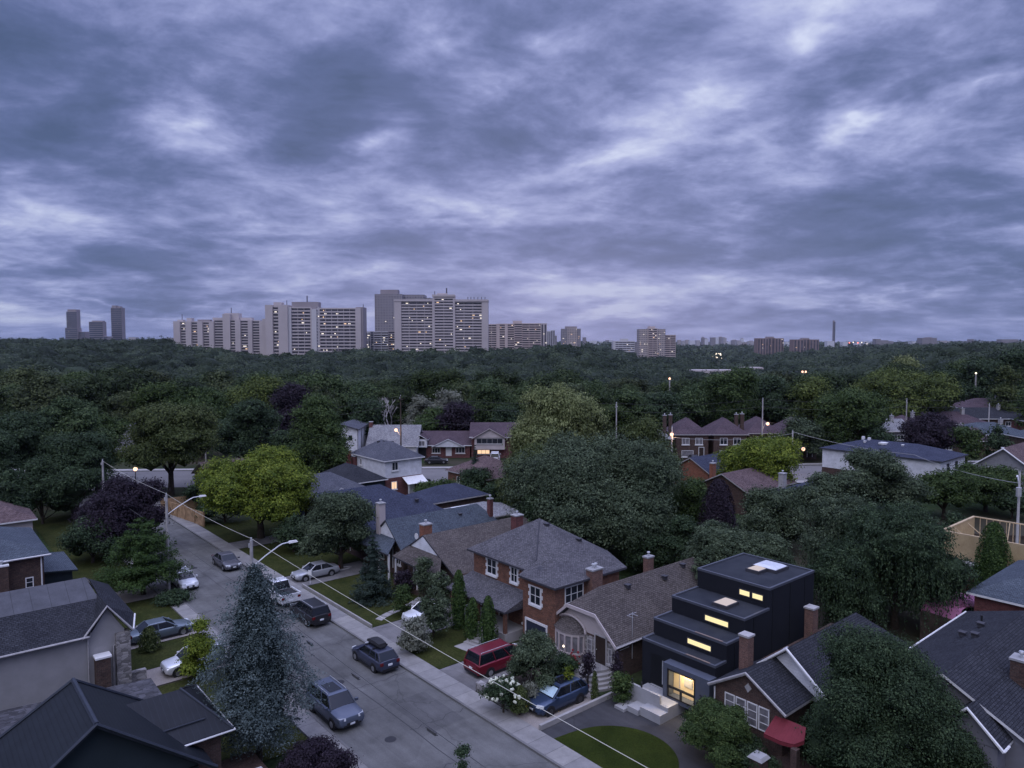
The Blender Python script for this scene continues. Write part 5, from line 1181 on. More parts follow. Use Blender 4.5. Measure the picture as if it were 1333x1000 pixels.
r1, ro, F, D, Wd = plain_house('house', 'grey half timbered house with brown roof and pale gable edges', 127, 137, 32.0, 39.0, 5.2, 'gx', 2.9, 'siding_grey', 'sh_red', trim='trim'); window(r1, F['f'], 2.0, 3.6, 1.0, 1.4); window(r1, F['f'], 5.0, 3.6, 1.0, 1.4); roof_vents(ro, [(4, 4.8, 7.4)], 'trim')
b = MB(); b.tube([(-.42, -.4, 5.1), (-.42, 3.5, 7.95), (-.42, 7.4, 5.1)], .1, 5); b.build('rake_board', 'trim', r1)
r1, ro, F, D, Wd = plain_house('house', 'second grey half timbered house with brown roof, at the very right edge', 129, 139, 22.5, 30.5, 5.2, 'gx', 2.7, 'siding_grey', 'sh_red', trim='trim'); window(r1, F['f'], 2.2, 3.4, 1.1, 1.5); window(r1, F['f'], 5.6, 3.4, 1.1, 1.5)
b = MB(); b.tube([(-.42, -.4, 5.1), (-.42, 4.0, 7.8), (-.42, 8.4, 5.1)], .1, 5); b.build('rake_board', 'trim', r1)
plain_house('house', 'house with slate roof peeping over the second half timbered house', 141, 151, 26, 34, 5.6, 'hip', 2.2, 'br_dark', 'sh_teal', trim='trim')
# the row of four dark hipped houses (front faces the arterial road)
N90 = rad(90)
def aw_house(name, label, x0, w_, Y, ze, roof, rise, wall, roofm, D_=10, **k):
    return house(name, label, 0, D_, 0, w_, ze, roof, rise, .45, wall, roofm, k.pop('trim', 'trim_grey'), origin=Vector((x0+w_, Y, float(terr(x0, Y)))), rz=N90, **k)
row = [('house', 'leftmost of the four dark brick houses in a row', 33.2, 147), ('house', 'second from the left of the four dark brick houses, beside the white van', 40.9, 147), ('house', 'third of the four dark brick houses, with the twin chimneys on its left', 48.6, 149), ('house', 'rightmost of the four dark brick houses, half behind the leafy tree', 55.6, 148)]
for i, (n_, l_, x_, y_) in enumerate(row):
    r1, ro, F, D, Wd = aw_house(n_, l_, x_, 6.6, y_, 5.3, 'hip', 2.9, 'br_dark', 'sh_wine', 9, group='row of dark brick houses')
    for c in (1.9, 4.6): window(r1, F['f'], c, 3.2, 1.5, 1.35, 2, 1, 'trim', 'glass_curt' if i == 0 else 'glass')
    window(r1, F['f'], 4.2, .7, 2.4, 1.3, 1, 1, 'trim', 'glass_curt'); door(r1, F['f'], 1.4, .5)
    if i in (0, 2): chimney(r1, 3, 7.1, 4, 9.0, .6, .7, 'br_dark', 1); chimney(r1, 3, 8.3, 4, 8.9, .6, .7, 'br_dark', 1)
r1, ro, F, D, Wd = aw_house('house', 'pale house with a light on its porch left of the dark brick row', 25.5, 6.6, 146, 4.6, 'hip', 2.2, 'br_dark', 'sh_light', 9, trim='trim'); window(r1, F['f'], 3, 2.6, 1.5, 1.2)
# rear left group across the arterial
r1, ro, F, D, Wd = aw_house('bungalow', 'wide red brick bungalow with white front gables and brown roof across the arterial road', -20.3, 11.6, 150, 2.7, 'gy', 2.4, 'br_maroon', 'sh_wine', 9, trim='trim')
b = MB(); b.slab([(-1.2, 1.0, 2.5), (2.5, 1.0, 2.5), (2.5, 4.4, 4.1), (-1.2, 4.4, 4.1)], .15, 0, 1); b.slab([(2.5, 7.8, 2.5), (-1.2, 7.8, 2.5), (-1.2, 4.4, 4.1), (2.5, 4.4, 4.1)], .15, 0, 1); b.slab([(-.95, 1.3, 2.4), (-.95, 7.5, 2.4), (-.95, 4.4, 3.85)], .3, 1, 1, (-1, 0, 0)); b.build('front_gable', ['sh_wine', 'siding'], r1)
b = MB(); b.box(-1.1, 0, 8.8, 11.5, 2.3, 4.0); b.slab([(-1.3, 8.5, 3.9), (2.6, 8.5, 3.9), (2.6, 10.15, 4.9), (-1.3, 10.15, 4.9)], .12, 1, 0); b.slab([(2.6, 11.8, 3.9), (-1.3, 11.8, 3.9), (-1.3, 10.15, 4.9), (2.6, 10.15, 4.9)], .12, 1, 0); b.build('garage_bay', ['siding', 'sh_wine'], r1)
Fx = ((-1.1, 0), (0, 1), (-1, 0)); window(r1, Fx, 10.15, 2.6, 1.9, 1.1, 3, 1, 'trim', 'glass_curt'); window(r1, F['f'], 2.0, 1.0, 1.9, 1.2, 3, 1); window(r1, F['f'], 7.0, 1.0, 1.7, 1.1, 3, 1)
d = MB(); d.M = fmat(F['f'], 10.15, 0); d.box(-1.1, 1.1, -.02, .03, 0, 2.1); d.build('garage_door', 'plastic', r1); door(r1, F['f'], 4.4, .4, 1.0, 2.1, 'trim')
r1, ro, F, D, Wd = aw_house('house', 'two storey house with pale gable, five window band and lit ground floor', -8.4, 12.5, 150, 4.4, 'gy', 2.5, 'br_maroon', 'sh_wine', 9, trim='trim')
b = MB(); b.box(-1.2, 0, 5.6, 11.8, 1.9, 4.3); b.slab([(-1.6, 5.0, 4.2), (3, 5.0, 4.2), (3, 8.7, 6.3), (-1.6, 8.7, 6.3)], .14, 1, 0); b.slab([(3, 12.4, 4.2), (-1.6, 12.4, 4.2), (-1.6, 8.7, 6.3), (3, 8.7, 6.3)], .14, 1, 0); b.slab([(-1.2, 5.6, 4.2), (-1.2, 11.8, 4.2), (-1.2, 8.7, 6.0)], .3, d=(-1, 0, 0)); b.build('front_gable', ['stucco_pink', 'sh_wine'], r1)
Fx = ((-1.2, 0), (0, 1), (-1, 0)); window(r1, Fx, 8.7, 3.1, 5.4, 1.1, 5, 1, 'trim_grey', 'glass'); window(r1, F['f'], 10.0, .8, 2.6, .9, 3, 1, 'trim_grey', 'lit_far2')
r1, ro, F, D, Wd = aw_house('house', 'house with broad pale grey shingle roof and red chimney behind the white siding house', -29.2, 9.8, 147, 2.9, 'gy', 3.8, 'siding', 'sh_light', 9.5, trim='trim'); chimney(r1, 4.5, 10.0, 0, 7.4, .9, .7, 'br_maroon', 0)
r1, ro, F, D, Wd = aw_house('house', 'tall white flat fronted house with dark downpipes left of the pale grey roof', -36.5, 5.6, 145, 6.6, 'gx', .9, 'siding', 'sh_mid', 11, trim='fascia_dark'); window(r1, F['f'], 1.4, 4.2, .9, 1.2, 1, 1)
b = MB(); 
for x in (.1, 3.6, 7.2): b.tube([(x, -.05, 0), (x, -.05, 6.5)], .06, 5)
b.build('downspout', 'fascia_dark', r1)
s_ = empty('sign_wall', Vector((-32.6, 141.5, 0)), 0, 'red wall topped by two glowing lamps left of the white siding house', 'wall')
b = MB(); b.box(-1.1, 1.1, 0, .4, 0, 2.6); b.build('panel', 'awning_red', s_)
for x in (-.5, .55): b = MB(); b.ball((x, -.15, 2.85), .17, 0, 8, 5); b.build('lamp', 'lamp_w', s_)
b = MB(); b.box(1.15, 1.35, 0, .4, 0, 3); b.build('post', 'trim', s_)
plain_house('house', 'brown gabled house behind the timber fence at the end of the street', 35, 43, 110.5, 118, 3.6, 'gx', 2.2, 'br_maroon', 'sh_red')
aw_house('house', 'grey roofed house among the dark trees at the upper left', -84, 8, 152, 4.2, 'gx', 2.6, 'siding_grey', 'sh_mid', 9, trim='trim')
aw_house('house', 'white fronted house glimpsed between trunks at the far left', -92, 9, 128, 4.6, 'gx', 2.4, 'siding', 'sh_dark', 8, trim='trim')
hl = [('wide brown hipped roof house on the right hillside', 101, 15, 176, 4.2, 'hip', 2.6, 'br_dark', 'sh_wine'), ('long dark roofed house at the top of the right hillside', 111, 21, 184, 4.6, 'hip', 2.4, 'br_dark', 'sh_dark'),
 ('tan house with slate roof on the right hillside', 100.5, 14, 160, 3.6, 'hip', 2.2, 'br_tan', 'sh_teal'), ('brown roofed house with small white gable on the right hillside', 88, 12, 152, 3.3, 'gy', 2.2, 'br_dark', 'sh_wine'),
 ('dark brick house with blue grey roof cut by the right edge', 103, 12, 142, 4.8, 'hip', 2.1, 'br_dark', 'sh_teal'), ('grey dormered house beside the glowing street lamp on the right', 79, 8, 158, 4.6, 'gy', 2.2, 'plaster', 'sh_light'),
 ('brown roofed house furthest up the right hillside', 128, 15, 204, 4.6, 'hip', 2.6, 'br_dark', 'sh_wine'),
 ('maroon brick house with pale side wing on the right hillside', 121, 9, 166, 5.4, 'gx', 2.0, 'br_maroon', 'sh_dark'), ('low brown roofed house behind the dark purple tree', 90, 10, 172, 4.0, 'hip', 2.4, 'br_dark', 'sh_wine')]
for l_, x_, w_, y_, ze, rf__, ri, wl, rm__ in hl:
    r1, ro, F, D, Wd = aw_house('house', l_, x_, w_, y_, ze, rf__, ri, wl, rm__, 10, trim='trim', group='houses on the right hillside')
    window(r1, F['f'], w_*.3, ze-1.9, 1.4, 1.1, 2, 1); window(r1, F['f'], w_*.7, ze-1.9, 1.4, 1.1, 2, 1); chimney(r1, 4, w_*.3, ze, ze+ri+.8, .7, .7, 'trim_grey', 1)
# ================================================================ POLES, WIRES, LAMPS, FENCE
def glow(parent, loc, e=90.):
    l = bpy.data.lights.new('lamp_light', 'POINT'); l.energy = e; l.color = (1, .55, .3); l.shadow_soft_size = .25
    o = bpy.data.objects.new('lamp_light', l); COL.objects.link(o); o.parent = parent; o.location = loc
def upole(name, label, pos, h, mat='pole_wood', arm=None, xarm=False, transf=False, cat='pole', group='utility poles along the street', lit=None, armrz=0.):
    p = empty(name, pos, RZ, label, cat, group)
    b = MB(); b.tube([(0, 0, -.3), (0, 0, h)], [.16, .11], 10); b.build('shaft', mat, p)
    b = MB(); b.box(-.05, .05, -.05, .05, h, h+.22); b.tube([(-.16, 0, h-.5), (-.16, 0, h-.2)], .05, 6); b.build('insulator', 'metal_l', p)
    if xarm: b = MB(); b.M = Matrix.Rotation(xarm, 4, 'Z'); b.box(-1.1, 1.1, -.05, .05, h-.75, h-.63); b.build('cross_arm', mat, p)
    if transf: b = MB(); b.tube([(-.5, -.1, h-2.6), (-.5, -.1, h-1.6)], .28, 12); b.build('transformer', 'metal_l', p)
    if arm:
        a = MB(); a.M = Matrix.Rotation(armrz, 4, 'Z'); x, z = arm
        a.tube([(0, 0, z-1.4), (x*.35, 0, z-.7), (x*.7, 0, z-.12), (x*.8, 0, z), (x, 0, z+.05)], .05, 6); ao = a.build('lamp_arm', 'metal_l', p)
        a = MB(); a.M = Matrix.Rotation(armrz, 4, 'Z'); a.hexa([(x-.1, -.14, z-.03), (x+.6, -.1, z-.0), (x+.6, .1, z-.0), (x-.1, .14, z-.03), (x-.05, -.1, z+.13), (x+.5, -.06, z+.13), (x+.5, .06, z+.13), (x-.05, .1, z+.13)]); a.build('lamp_head', 'trim', ao)
        if lit: a = MB(); a.M = Matrix.Rotation(armrz, 4, 'Z'); a.ball((x+.25, 0, z-.12), .32, 0, 10, 6); a.build('lamp_glass', lit, ao); glow(p, (_m.cos(armrz)*(x+.25), _m.sin(armrz)*(x+.25)-.5, z-.5))
    return p
upole('utility_pole', 'grey utility pole with unlit street lamp arm beside the pine on the left', W(19.25, 73.8), 9.4, arm=(3.0, 8.9), armrz=rad(-6))
upole('utility_pole', 'grey utility pole with unlit street lamp arm behind the blue spruce', W(19.25, 52.1), 9.6, arm=(2.8, 9.0), armrz=rad(-6))
upole('utility_pole', 'utility pole at the far end of the street above the purple tree', W(19.25, 101.7), 9.2)
def cable(pts, r, name, label, mat='wire', sag=.35, seg=14, group=None, cat='cable'):
    P = []
    for a, c in zip(pts, pts[1:]):
        a = Vector(a); c = Vector(c)
        for i in range(seg+(0)):
            t = i/seg; q = a.lerp(c, t); q.z -= sag*4*t*(1-t); P.append(q)
    P.append(Vector(pts[-1])); b = MB(); o0 = Vector(pts[0]); b.tube([p-o0 for p in P], r, 5)
    o = b.build(name, mat, None, o0); return tag(o, label, cat, group)
cable([W(19.25, 101.7, 9.2), W(19.25, 73.8, 9.55), W(19.25, 52.1, 9.75), W(19.25, 12, 9.4), W(19.25, -30, 9.3)], .0125, 'power_cable', 'bright overhead cable running from pole to pole along the street', 'wire', .22)
cable([W(19.1, 101.7, 6), W(19.1, 73.8, 6.0), W(19.1, 52.1, 5.95), W(19.1, 12, 5.5), W(19.1, -30, 5.6)], .019, 'telephone_cable', 'lower dark cable with splice boxes hanging over the street', 'wire_d', .33)
for s__ in (36.2, 28.6, 42.1):
    b = MB(); b.box(-.05, .05, -.35, .35, -.09, .06); b.box(-.03, .03, -.5, .5, -.02, .02); o = b.build('splice_box', 'wire_d', None, W(19.1, s__, 5.5-.25), RZ); tag(o, {36.2: 'cable splice box between the roof box car and the silver SUV', 28.6: 'nearest cable splice box, low in the picture over the street', 42.1: 'farthest cable splice box, left of the car with the roof box'}[s__], 'splice box')
# poles along the arterial
def px_pos(px, Y): 
    X = (px-666.5)*Y/950; return Vector((X, Y, float(terr(X, Y))))
apoles = [(265, 132, 9.6, None, 'pole standing in front of the dark woods on the upper left'), (521, 141, 13.5, (-1.2, 7.0), 'tall pole with a glowing lamp in front of the pale grey roof'), (803, 140, 12.2, None, 'pole behind the round green tree in the centre'), (994, 143, 12.8, (.8, 8.0), 'tall pole with a glowing lamp before the dark brick row'), (1182, 150, 12.2, (1.2, 7.6), 'pole with a glowing lamp before the hillside houses')]
for px, Y, h, arm, l_ in apoles:
    p = upole('utility_pole', 'grey utility '+l_, px_pos(px, Y), h, 'pole_wood' if px != 521 else 'wood_dark', arm=arm, xarm=.5 if px != 265 else 0, group='utility poles along the arterial road', lit='lamp_on' if arm else None, armrz=-RZ)
for px, Y, h, arm, l_ in [(876, 128, 9.0, (-.3, 7.8), 'street lamp glowing over the pale house left of the dark row'), (1034, 130, 8.0, (1.7, 4.9), 'concrete pole with a glowing street lamp at the right end of the arterial'), (1290, 175, 9, None, 'slim lamp pole on the right hillside')]:
    upole('street_lamp', l_, px_pos(px, Y), h, 'pole_conc', arm=arm, cat='street lamp', group='street lamps', lit='lamp_on', armrz=-RZ)
upole('utility_pole', 'thick grey pole carrying a transformer at the right edge', W(95.5, 25.1), 9.4, 'pole_conc', transf=True, arm=(2, 8.6), armrz=rad(20), group='utility poles along the street')
for k_, (zo, r_k) in enumerate([(0., .016), (-1.5, .018), (-4.6, .02)]):
    pts = [px_pos(-60, 125)+Vector((0, 0, 9.2+zo*.5))]+[px_pos(p[0], p[1])+Vector((0, 0, p[2]+zo)) for p in apoles]+[px_pos(1420, 160)+Vector((0, 0, 12+zo))]
    cable(pts, r_k, 'power_cable', ['top cable of the line along the arterial road', 'second cable of the line along the arterial road', 'lowest and thickest cable of the line along the arterial road'][k_], 'wire_d', .7, 12)
cable([px_pos(1034, 130)+Vector((0, 0, 7.9)), W(121.5, 46, 6.3), W(95.5, 25.1, 8.2)], .035, 'power_cable', 'cable from the right end of the arterial over the long white building', 'wire_m', .5)
cable([px_pos(876, 128)+Vector((0, 0, 7.2)), px_pos(1034, 130)+Vector((0, 0, 7.6))], .03, 'power_cable', 'cable crossing in front of the dark brick row', 'wire_m', .8)
# highway lamps and distant lights in the valley
def mast(px, Y, ytop, label, n=2, mat='lamp_on', r=.5):
    p0 = px_pos(px, Y); top = CAMH-Y*(ytop-445)/950.; p = empty('highway_lamp', p0, 0, label, 'highway lamp', 'tall highway lamps')
    b = MB(); b.tube([(0, 0, 0), (0, 0, top-p0.z)], [.35, .2], 6); b.build('shaft', 'pole_wood', p)
    b = MB()
    for i in range(n): b.ball(((i-(n-1)/2)*(2.0 if Y > 300 else .9), 0, top-p0.z), r, 0, 8, 5)
    b.build('lamp_glass', mat, p)
mast(872, 205, 493, 'tall highway lamp rising from the trees above the round green tree', 1, r=.32); mast(1047, 205, 484, 'tall highway lamp with two bulbs rising from the trees on the right', 2, r=.3)
for px, Y, yy, l_, mt, r in [(897, 900, 471, 'left one of the pair of small lamps in the valley', 'lamp_on', .9), (907, 950, 473, 'right one of the pair of small lamps in the valley', 'lamp_on', .7), (937, 700, 480, 'small white lamp above the pale roof in the valley', 'lamp_w', .6), (979, 620, 486, 'small orange lamp among the valley trees on the right', 'lamp_on', .7)]:
    mast(px, Y, yy, l_, 1, mt, r)
for k_, (px, Y, yy, l_) in enumerate([(936, 1700, 462, 'distant highway lights, upper cluster'), (933, 1500, 466, 'distant highway lights, lower cluster'), (1019, 520, 491, 'cluster of vehicle lights on the highway to the right')]):
    b = MB(); r4 = random.Random(k_); z = CAMH-Y*(yy-445)/950.
    for i in range(9): b.ball((r4.uniform(-9, 9)*Y/1500, r4.uniform(-20, 20), r4.uniform(-2.5, 3.0)*Y/1500), r4.uniform(.5, 1.3)*Y/1500, 0, 6, 4)
    o = b.build('highway_lights', 'lamp_w', None, ((px-666.5)*Y/950, Y, z)); tag(o, l_, 'lights')
b = MB(); b.box(-16, 16, -8, 8, -4, 0); o = b.build('warehouse', 'conc_far', None, ((928-666.5)*560/950, 560, CAMH-560*(481.5-445)/950)); tag(o, 'pale flat roof among the valley trees', 'building')
b = MB(); b.box(-9, 9, -6, 6, -3, 0); o = b.build('warehouse', 'conc_far', None, ((978-666.5)*640/950, 640, CAMH-640*(478-445)/950)); tag(o, 'smaller pale roof further right among the valley trees', 'building')
for px, yy_, l_ in [(1271, 486, 'left'), (1307, 496, 'middle'), (1325, 505, 'right')]: mast(px, 232, yy_, l_+' one of three small white lamps on the wooded right hillside', 1, 'lamp_w', .3)
# timber fence at the end of the street
fn = empty('fence', W(27.9, 97.0), RZ, 'tan timber board fence beside the pavement at the end of the street', 'fence')
b = MB(); b.hexa([(1.9, 0, 0), (1.98, 0, 0), (.08, 12.4, 0), (0, 12.4, 0), (1.9, 0, 1.9), (1.98, 0, 1.9), (.08, 12.4, 1.9), (0, 12.4, 1.9)]); b.build('board_panel', 'wood', fn)
b = MB(); b.box(0, 6, 12.4, 12.48, 0, 1.9); b.build('board_panel', 'wood', fn)
for i in range(6): b = MB(); b.box(1.85-1.9*i/5-.06, 1.85-1.9*i/5+.06, 12.4*i/5, 12.4*i/5+.12, 0, 2.05); b.build('post', 'wood', fn)
b = MB(); b.tube([(0, 0, -.1), (0, 0, 1.35)], .03, 5); b.box(-.03, .0, -.2, .2, .95, 1.4); so = b.build('yard_sign', 'trim', None, W(30.6, 67.2), RZ+.5); tag(so, 'small white yard sign at the edge of the lawn by the silver sedan', 'sign')
b = MB(); b.tube([(0, 0, 0), (0, 0, .5)], .1, 8); b.ball((0, 0, .5), .11, 0, 8, 4); so = b.build('lawn_marker', 'trim', None, W(33.3, 43.6), RZ); tag(so, 'small white marker standing on the lawn by the red minivan', 'marker')
# stone planter wall with plants in front of house D
pw = MB(); pw.box(0, .45, 0, 3.8, -.2, .62); pw.box(.45, 5.2, 0, .35, -.2, .55); o = pw.build('planter_wall', 'stone', None, W(29.7, 35.2), RZ); tag(o, 'low stone retaining wall beside the pavement below the white hydrangea', 'planter')
sheet('garden_bed', strip(30.1, 37.5, 35.5, 38.8), .4, 'soil', th=.4)
o = MB(); o.box(0, .12, 0, 13.6, .0, .35); o = o.build('kerb_wall', 'conc_step', None, W(29.6, 53.3), RZ); tag(o, 'low concrete edging along the lawn beside the pavement', 'edging')
o = MB(); o.box(0, 7.6, 0, .2, .0, .35); o = o.build('kerb_wall', 'conc_step', None, W(29.6, 32.25), RZ); tag(o, 'low kerb between the navy crossover and the asphalt driveway', 'edging')
b = MB(); b.tube([(-1.2, 0, .05), (-.6, .35, .12), (0, .45, .12), (.7, .3, .12), (1.2, 0, .05), (.6, -.4, .12), (-.5, -.4, .12), (-1.2, 0, .05)], .09, 6); o = b.build('tree_ring', 'conc_step', None, W(35.1, 69.4), RZ); tag(o, 'curved stone edging round the foot of the leafy tree by the silver sedan', 'edging')
b = MB()
for i in range(7): b.slab([(i*.9, -.35+.15*_m.sin(i), .09), (i*.9+.8, -.35+.15*_m.sin(i+1), .09), (i*.9+.8, .35+.15*_m.sin(i+1), .09), (i*.9, .35+.15*_m.sin(i), .09)], .1)
o = b.build('garden_path', 'conc_step', None, W(31.0, 54.5), RZ+.35); o['kind'] = 'structure'
# ================================================================ CARS
P = paint
car(20.75, 42.2, HN, 'silver blue SUV with sunroof parked at the left kerb, facing the camera', 'car', P('paint_silverblue', (.085, .10, .14)), 'suv', 4.8, 1.92, 1.72, 'parked_suv', sunroof=True, rails=True)
car(26.55, 47.3, HS, 'dark navy sedan with a black roof box parked at the right kerb', 'car', P('paint_navy', (.03, .035, .06)), 'hatch', 4.5, 1.78, 1.5, roofbox=True)
car(26.6, 58.6, HS, 'black SUV parked at the right kerb behind the white pickup', 'car', P('paint_black', (.016, .016, .02)), 'suv', 4.75, 1.9, 1.72, 'parked_suv', rails=True)
car(26.55, 65.2, HS, 'white pickup truck parked at the right kerb', 'pickup truck', P('paint_white', (.66, .67, .7)), 'pickup', 5.8, 1.98, 1.9, 'pickup_truck')
car(32.0, 69.0, HTN, 'silver sedan in the driveway beside the white yard sign', 'car', P('paint_silver', (.36, .37, .4)), 'sedan', 4.7, 1.8, 1.45)
car(26.3, 78.4, HN, 'dark grey sedan on the right side further up the street', 'car', P('paint_grey', (.075, .075, .09)), 'sedan', 4.7, 1.82, 1.42)
car(20.9, 74.8, HN, 'white compact car half hidden by the pine on the left side of the street', 'car', 'paint_white', 'hatch', 4.4, 1.78, 1.5)
car(20.9, 81.6, HN, 'dark sedan hardly visible behind the pine and the white compact car', 'car', 'paint_grey', 'sedan', 4.5, 1.8, 1.45)
car(15.7, 62.9, HT, 'grey green sedan in the driveway beside the stucco house', 'car', P('paint_teal', (.13, .16, .19)), 'sedan', 4.8, 1.82, 1.45)
car(16.0, 55.2, HTN, 'white crossover with black cladding in the driveway under the yellow green shrub', 'car', 'paint_white', 'suv', 4.3, 1.82, 1.58, 'parked_suv')
car(34.3, 52.0, HTN, 'white hatchback behind the shrub in the driveway of the ivy covered bungalow', 'car', 'paint_white', 'hatch', 4.2, 1.8, 1.56)
car(33.2, 40.9, HT, 'dark red minivan in the driveway of the two storey brick house', 'minivan', P('paint_red', (.16, .014, .028)), 'van', 5.0, 1.95, 1.76, 'minivan', rails=True)
car(32.6, 34.0, HTN, 'navy crossover with a silver sunshade behind its windshield', 'car', P('paint_blue', (.035, .055, .105)), 'hatch', 4.45, 1.82, 1.56, shade=True, sunroof=True, rim='rimdark')
car(0, 0, 0.1, 'black sedan parked before the wide red brick bungalow across the arterial', 'car', 'paint_black', 'sedan', 4.6, 1.8, 1.45, loc=Vector((-14.9, 142.5, .12)))
car(0, 0, HS, 'dark car parked beyond the white metal awning', 'car', 'paint_black', 'suv', 4.5, 1.85, 1.6, loc=Vector((-15.2, 119.6, 0)))
car(0, 0, N90, 'white van before the house with five windows across the arterial', 'van', 'paint_white', 'van', 5, 1.95, 1.9, name='parked_van', loc=Vector((-3.4, 145.2, .12)))
car(0, 0, -N90, 'dark car in the driveway of the leftmost dark brick house', 'car', 'paint_black', 'sedan', 4.5, 1.8, 1.45, loc=Vector((36.2, 143.8, .12)))
car(0, 0, -N90, 'white van parked before the second dark brick house', 'van', 'paint_white', 'van', 5, 1.95, 2.0, name='parked_van', loc=Vector((43.1, 142.6, .12)))
# person walking where the street ends
def person(pos, rz, label):
    r0 = empty('person', pos, rz, label, 'person')
    V = [(0, 0, .95), (0, 0, 1.2), (0, 0, 1.42), (0, 0, 1.52), (0, 0, 1.66), (0, .1, .9), (.14, .12, .5), (.22, .12, .08), (.32, .13, .04), (0, -.1, .9), (-.02, -.11, .48), (-.2, -.12, .1), (-.1, -.13, .04), (0, .2, 1.4), (.04, .26, 1.12), (.14, .24, .9), (0, -.2, 1.4), (-.06, -.26, 1.12), (.02, -.26, .88)]
    E = [(0, 1), (1, 2), (2, 3), (3, 4), (0, 5), (5, 6), (6, 7), (7, 8), (0, 9), (9, 10), (10, 11), (11, 12), (2, 13), (13, 14), (14, 15), (2, 16), (16, 17), (17, 18)]
    Rr = [.15, .15, .14, .06, .105, .1, .07, .05, .04, .1, .07, .05, .04, .07, .05, .04, .07, .05, .04]
    m = bpy.data.meshes.new('body'); m.from_pydata(V, E, []); o = bpy.data.objects.new('body', m); COL.objects.link(o); o.parent = r0
    m.materials.append(MT['cloth_d'])
    sk = o.modifiers.new('skin', 'SKIN'); 
    for i, d in enumerate(m.skin_vertices[0].data): d.radius = (Rr[i], Rr[i])
    m.skin_vertices[0].data[0].use_root = True
    o.modifiers.new('sub', 'SUBSURF').levels = 1
    b = MB(); b.ball((.01, 0, 1.66), .112, 0, 10, 7, 1.15); b.build('face', 'skin', r0); b = MB(); b.ball((-.02, 0, 1.7), .12, 0, 10, 6, 1.05); b.build('hair', 'cloth_d', r0)
person(W(28.6, 118.5), 1.5, 'person in dark clothes walking on the pavement where the street ends')
cw = px_pos(172, 121); s_ = empty('street_lamp', Vector((cw.x, cw.y, 0)), 0, 'glowing orange lantern on a post at the far end of the street', 'street lamp', 'street lamps')
b = MB(); b.tube([(0, 0, 0), (0, 0, 2.5)], .06, 6); b.build('shaft', 'plastic', s_); b = MB(); b.ball((0, 0, 2.75), .34, 0, 10, 6); b.build('lamp_glass', 'lamp_on', s_); glow(s_, (0, -.5, 3.2), 60.)
# ================================================================ TREES THAT STAND BY THEMSELVES
T = put_tree
# right side of the street
T(326, 40.5, 734, 164, 'spruce', 'bluespruce', 'big blue spruce in the left foreground beside the silver blue SUV', name='blue_spruce', base=1.6, dens=2.8, ls=1.0)
T(335, 88, 588, 158, 'broad', 'bright', 'large yellow green maple right of the street bend', name='maple_tree', base=2.4, dens=1.2, lobes=20)
T(440, 76, 643, 112, 'oval', 'mid', 'grey green leafy tree in front of the navy roofed houses by the silver sedan', base=1.8, lobes=16)
T(483, 66.5, 690, 68, 'conifer', 'spruce', 'dark spruce on the lawn behind the black SUV', name='spruce_tree', base=.15)
T(596, 60, 742, 25, 'column', 'cedar', 'tallest of the three columnar cedars beside the brick porch', name='cedar', base=.1, group='columnar cedars')
T(614, 57.5, 778, 23, 'column', 'cedar', 'middle cedar of the three beside the brick porch', name='cedar', base=.1, group='columnar cedars')
T(635, 56, 776, 26, 'column', 'cedar', 'right cedar of the three, next to the porch steps', name='cedar', base=.1, group='columnar cedars')
T(562, 58.0, 766, 42, 'loose', 'mid', 'bushy green shrub hiding the white hatchback', 'shrub', 'shrub', base=.3)
T(538, 55.3, 806, 44, 'loose', 'silver', 'pale flowering shrub at the corner of the lawn by the driveway', 'shrub', 'shrub', base=.1)
T(550, 65, 726, 30, 'loose', 'mid', 'climbing green shrub beside the ivy covered porch', 'shrub', 'shrub', base=.2)
T(523, 68, 742, 26, 'loose', 'purple', 'dark purple shrub left of the ivy covered porch', 'shrub', 'shrub', base=.2)
T(572, 63, 744, 30, 'loose', 'mid', 'leafy shrub between the ivy covered porch and the cedars', 'shrub', 'shrub', base=.2)
T(522, 63, 762, 26, 'loose', 'green', 'low green plants beside the garden path', 'shrub', 'shrub', base=.05)
T(695, 48.5, 822, 76, 'loose', 'mid', 'spreading viburnum shrub between the brick house and the navy crossover', 'shrub', 'shrub', base=.6, dens=1.3)
T(735, 50.5, 852, 44, 'loose', 'deep', 'dark shrub below the bay window of the stone fronted bungalow', 'shrub', 'shrub', base=.1)
T(655, 45.8, 884, 50, 'broad', 'deep', 'white flowering hydrangea behind the stone retaining wall', 'shrub', 'hydrangea', base=.5, lobes=8)
T(677, 45.6, 893, 30, 'column', 'olive', 'clipped yellow green boxwood right of the hydrangea', 'shrub', 'boxwood', base=.4)
T(690, 46.6, 888, 24, 'loose', 'silver', 'pale grey green shrub beside the hood of the navy crossover', 'shrub', 'shrub', base=.4)
T(812, 47.3, 876, 34, 'loose', 'green', 'bright green shrub beside the white concrete steps', 'shrub', 'shrub', base=.1)
T(777, 47.6, 874, 11, 'column', 'olive', 'narrow potted shrub at the foot of the curved steps', 'shrub', 'shrub', base=.1)
T(806, 48.8, 852, 12, 'loose', 'purple', 'dark reddish plant at the right of the bungalow door', 'plant', 'potted_plant', base=.9)
T(768, 49.2, 850, 16, 'loose', 'purple', 'dark reddish plant at the left of the bungalow door', 'plant', 'potted_plant', base=.5)
T(742, 47.6, 868, 14, 'loose', 'yellow', 'small yellow plant behind the navy crossover', 'plant', 'garden_plant', base=.1)
T(945, 40.3, 926, 104, 'loose', 'green', 'low leafy tree in front of the small brick house with the red awning', 'tree', 'dogwood_tree', base=.5, dens=1.4)
T(980, 39.5, 968, 80, 'loose', 'deep', 'dark shrub at the bottom edge below the brick pillar', 'shrub', 'shrub', base=.1)
T(1162, 37.5, 822, 250, 'peak', 'deep', 'big dark maple in the lower right foreground', name='maple_tree', base=.8, dens=1.3, lobes=26)
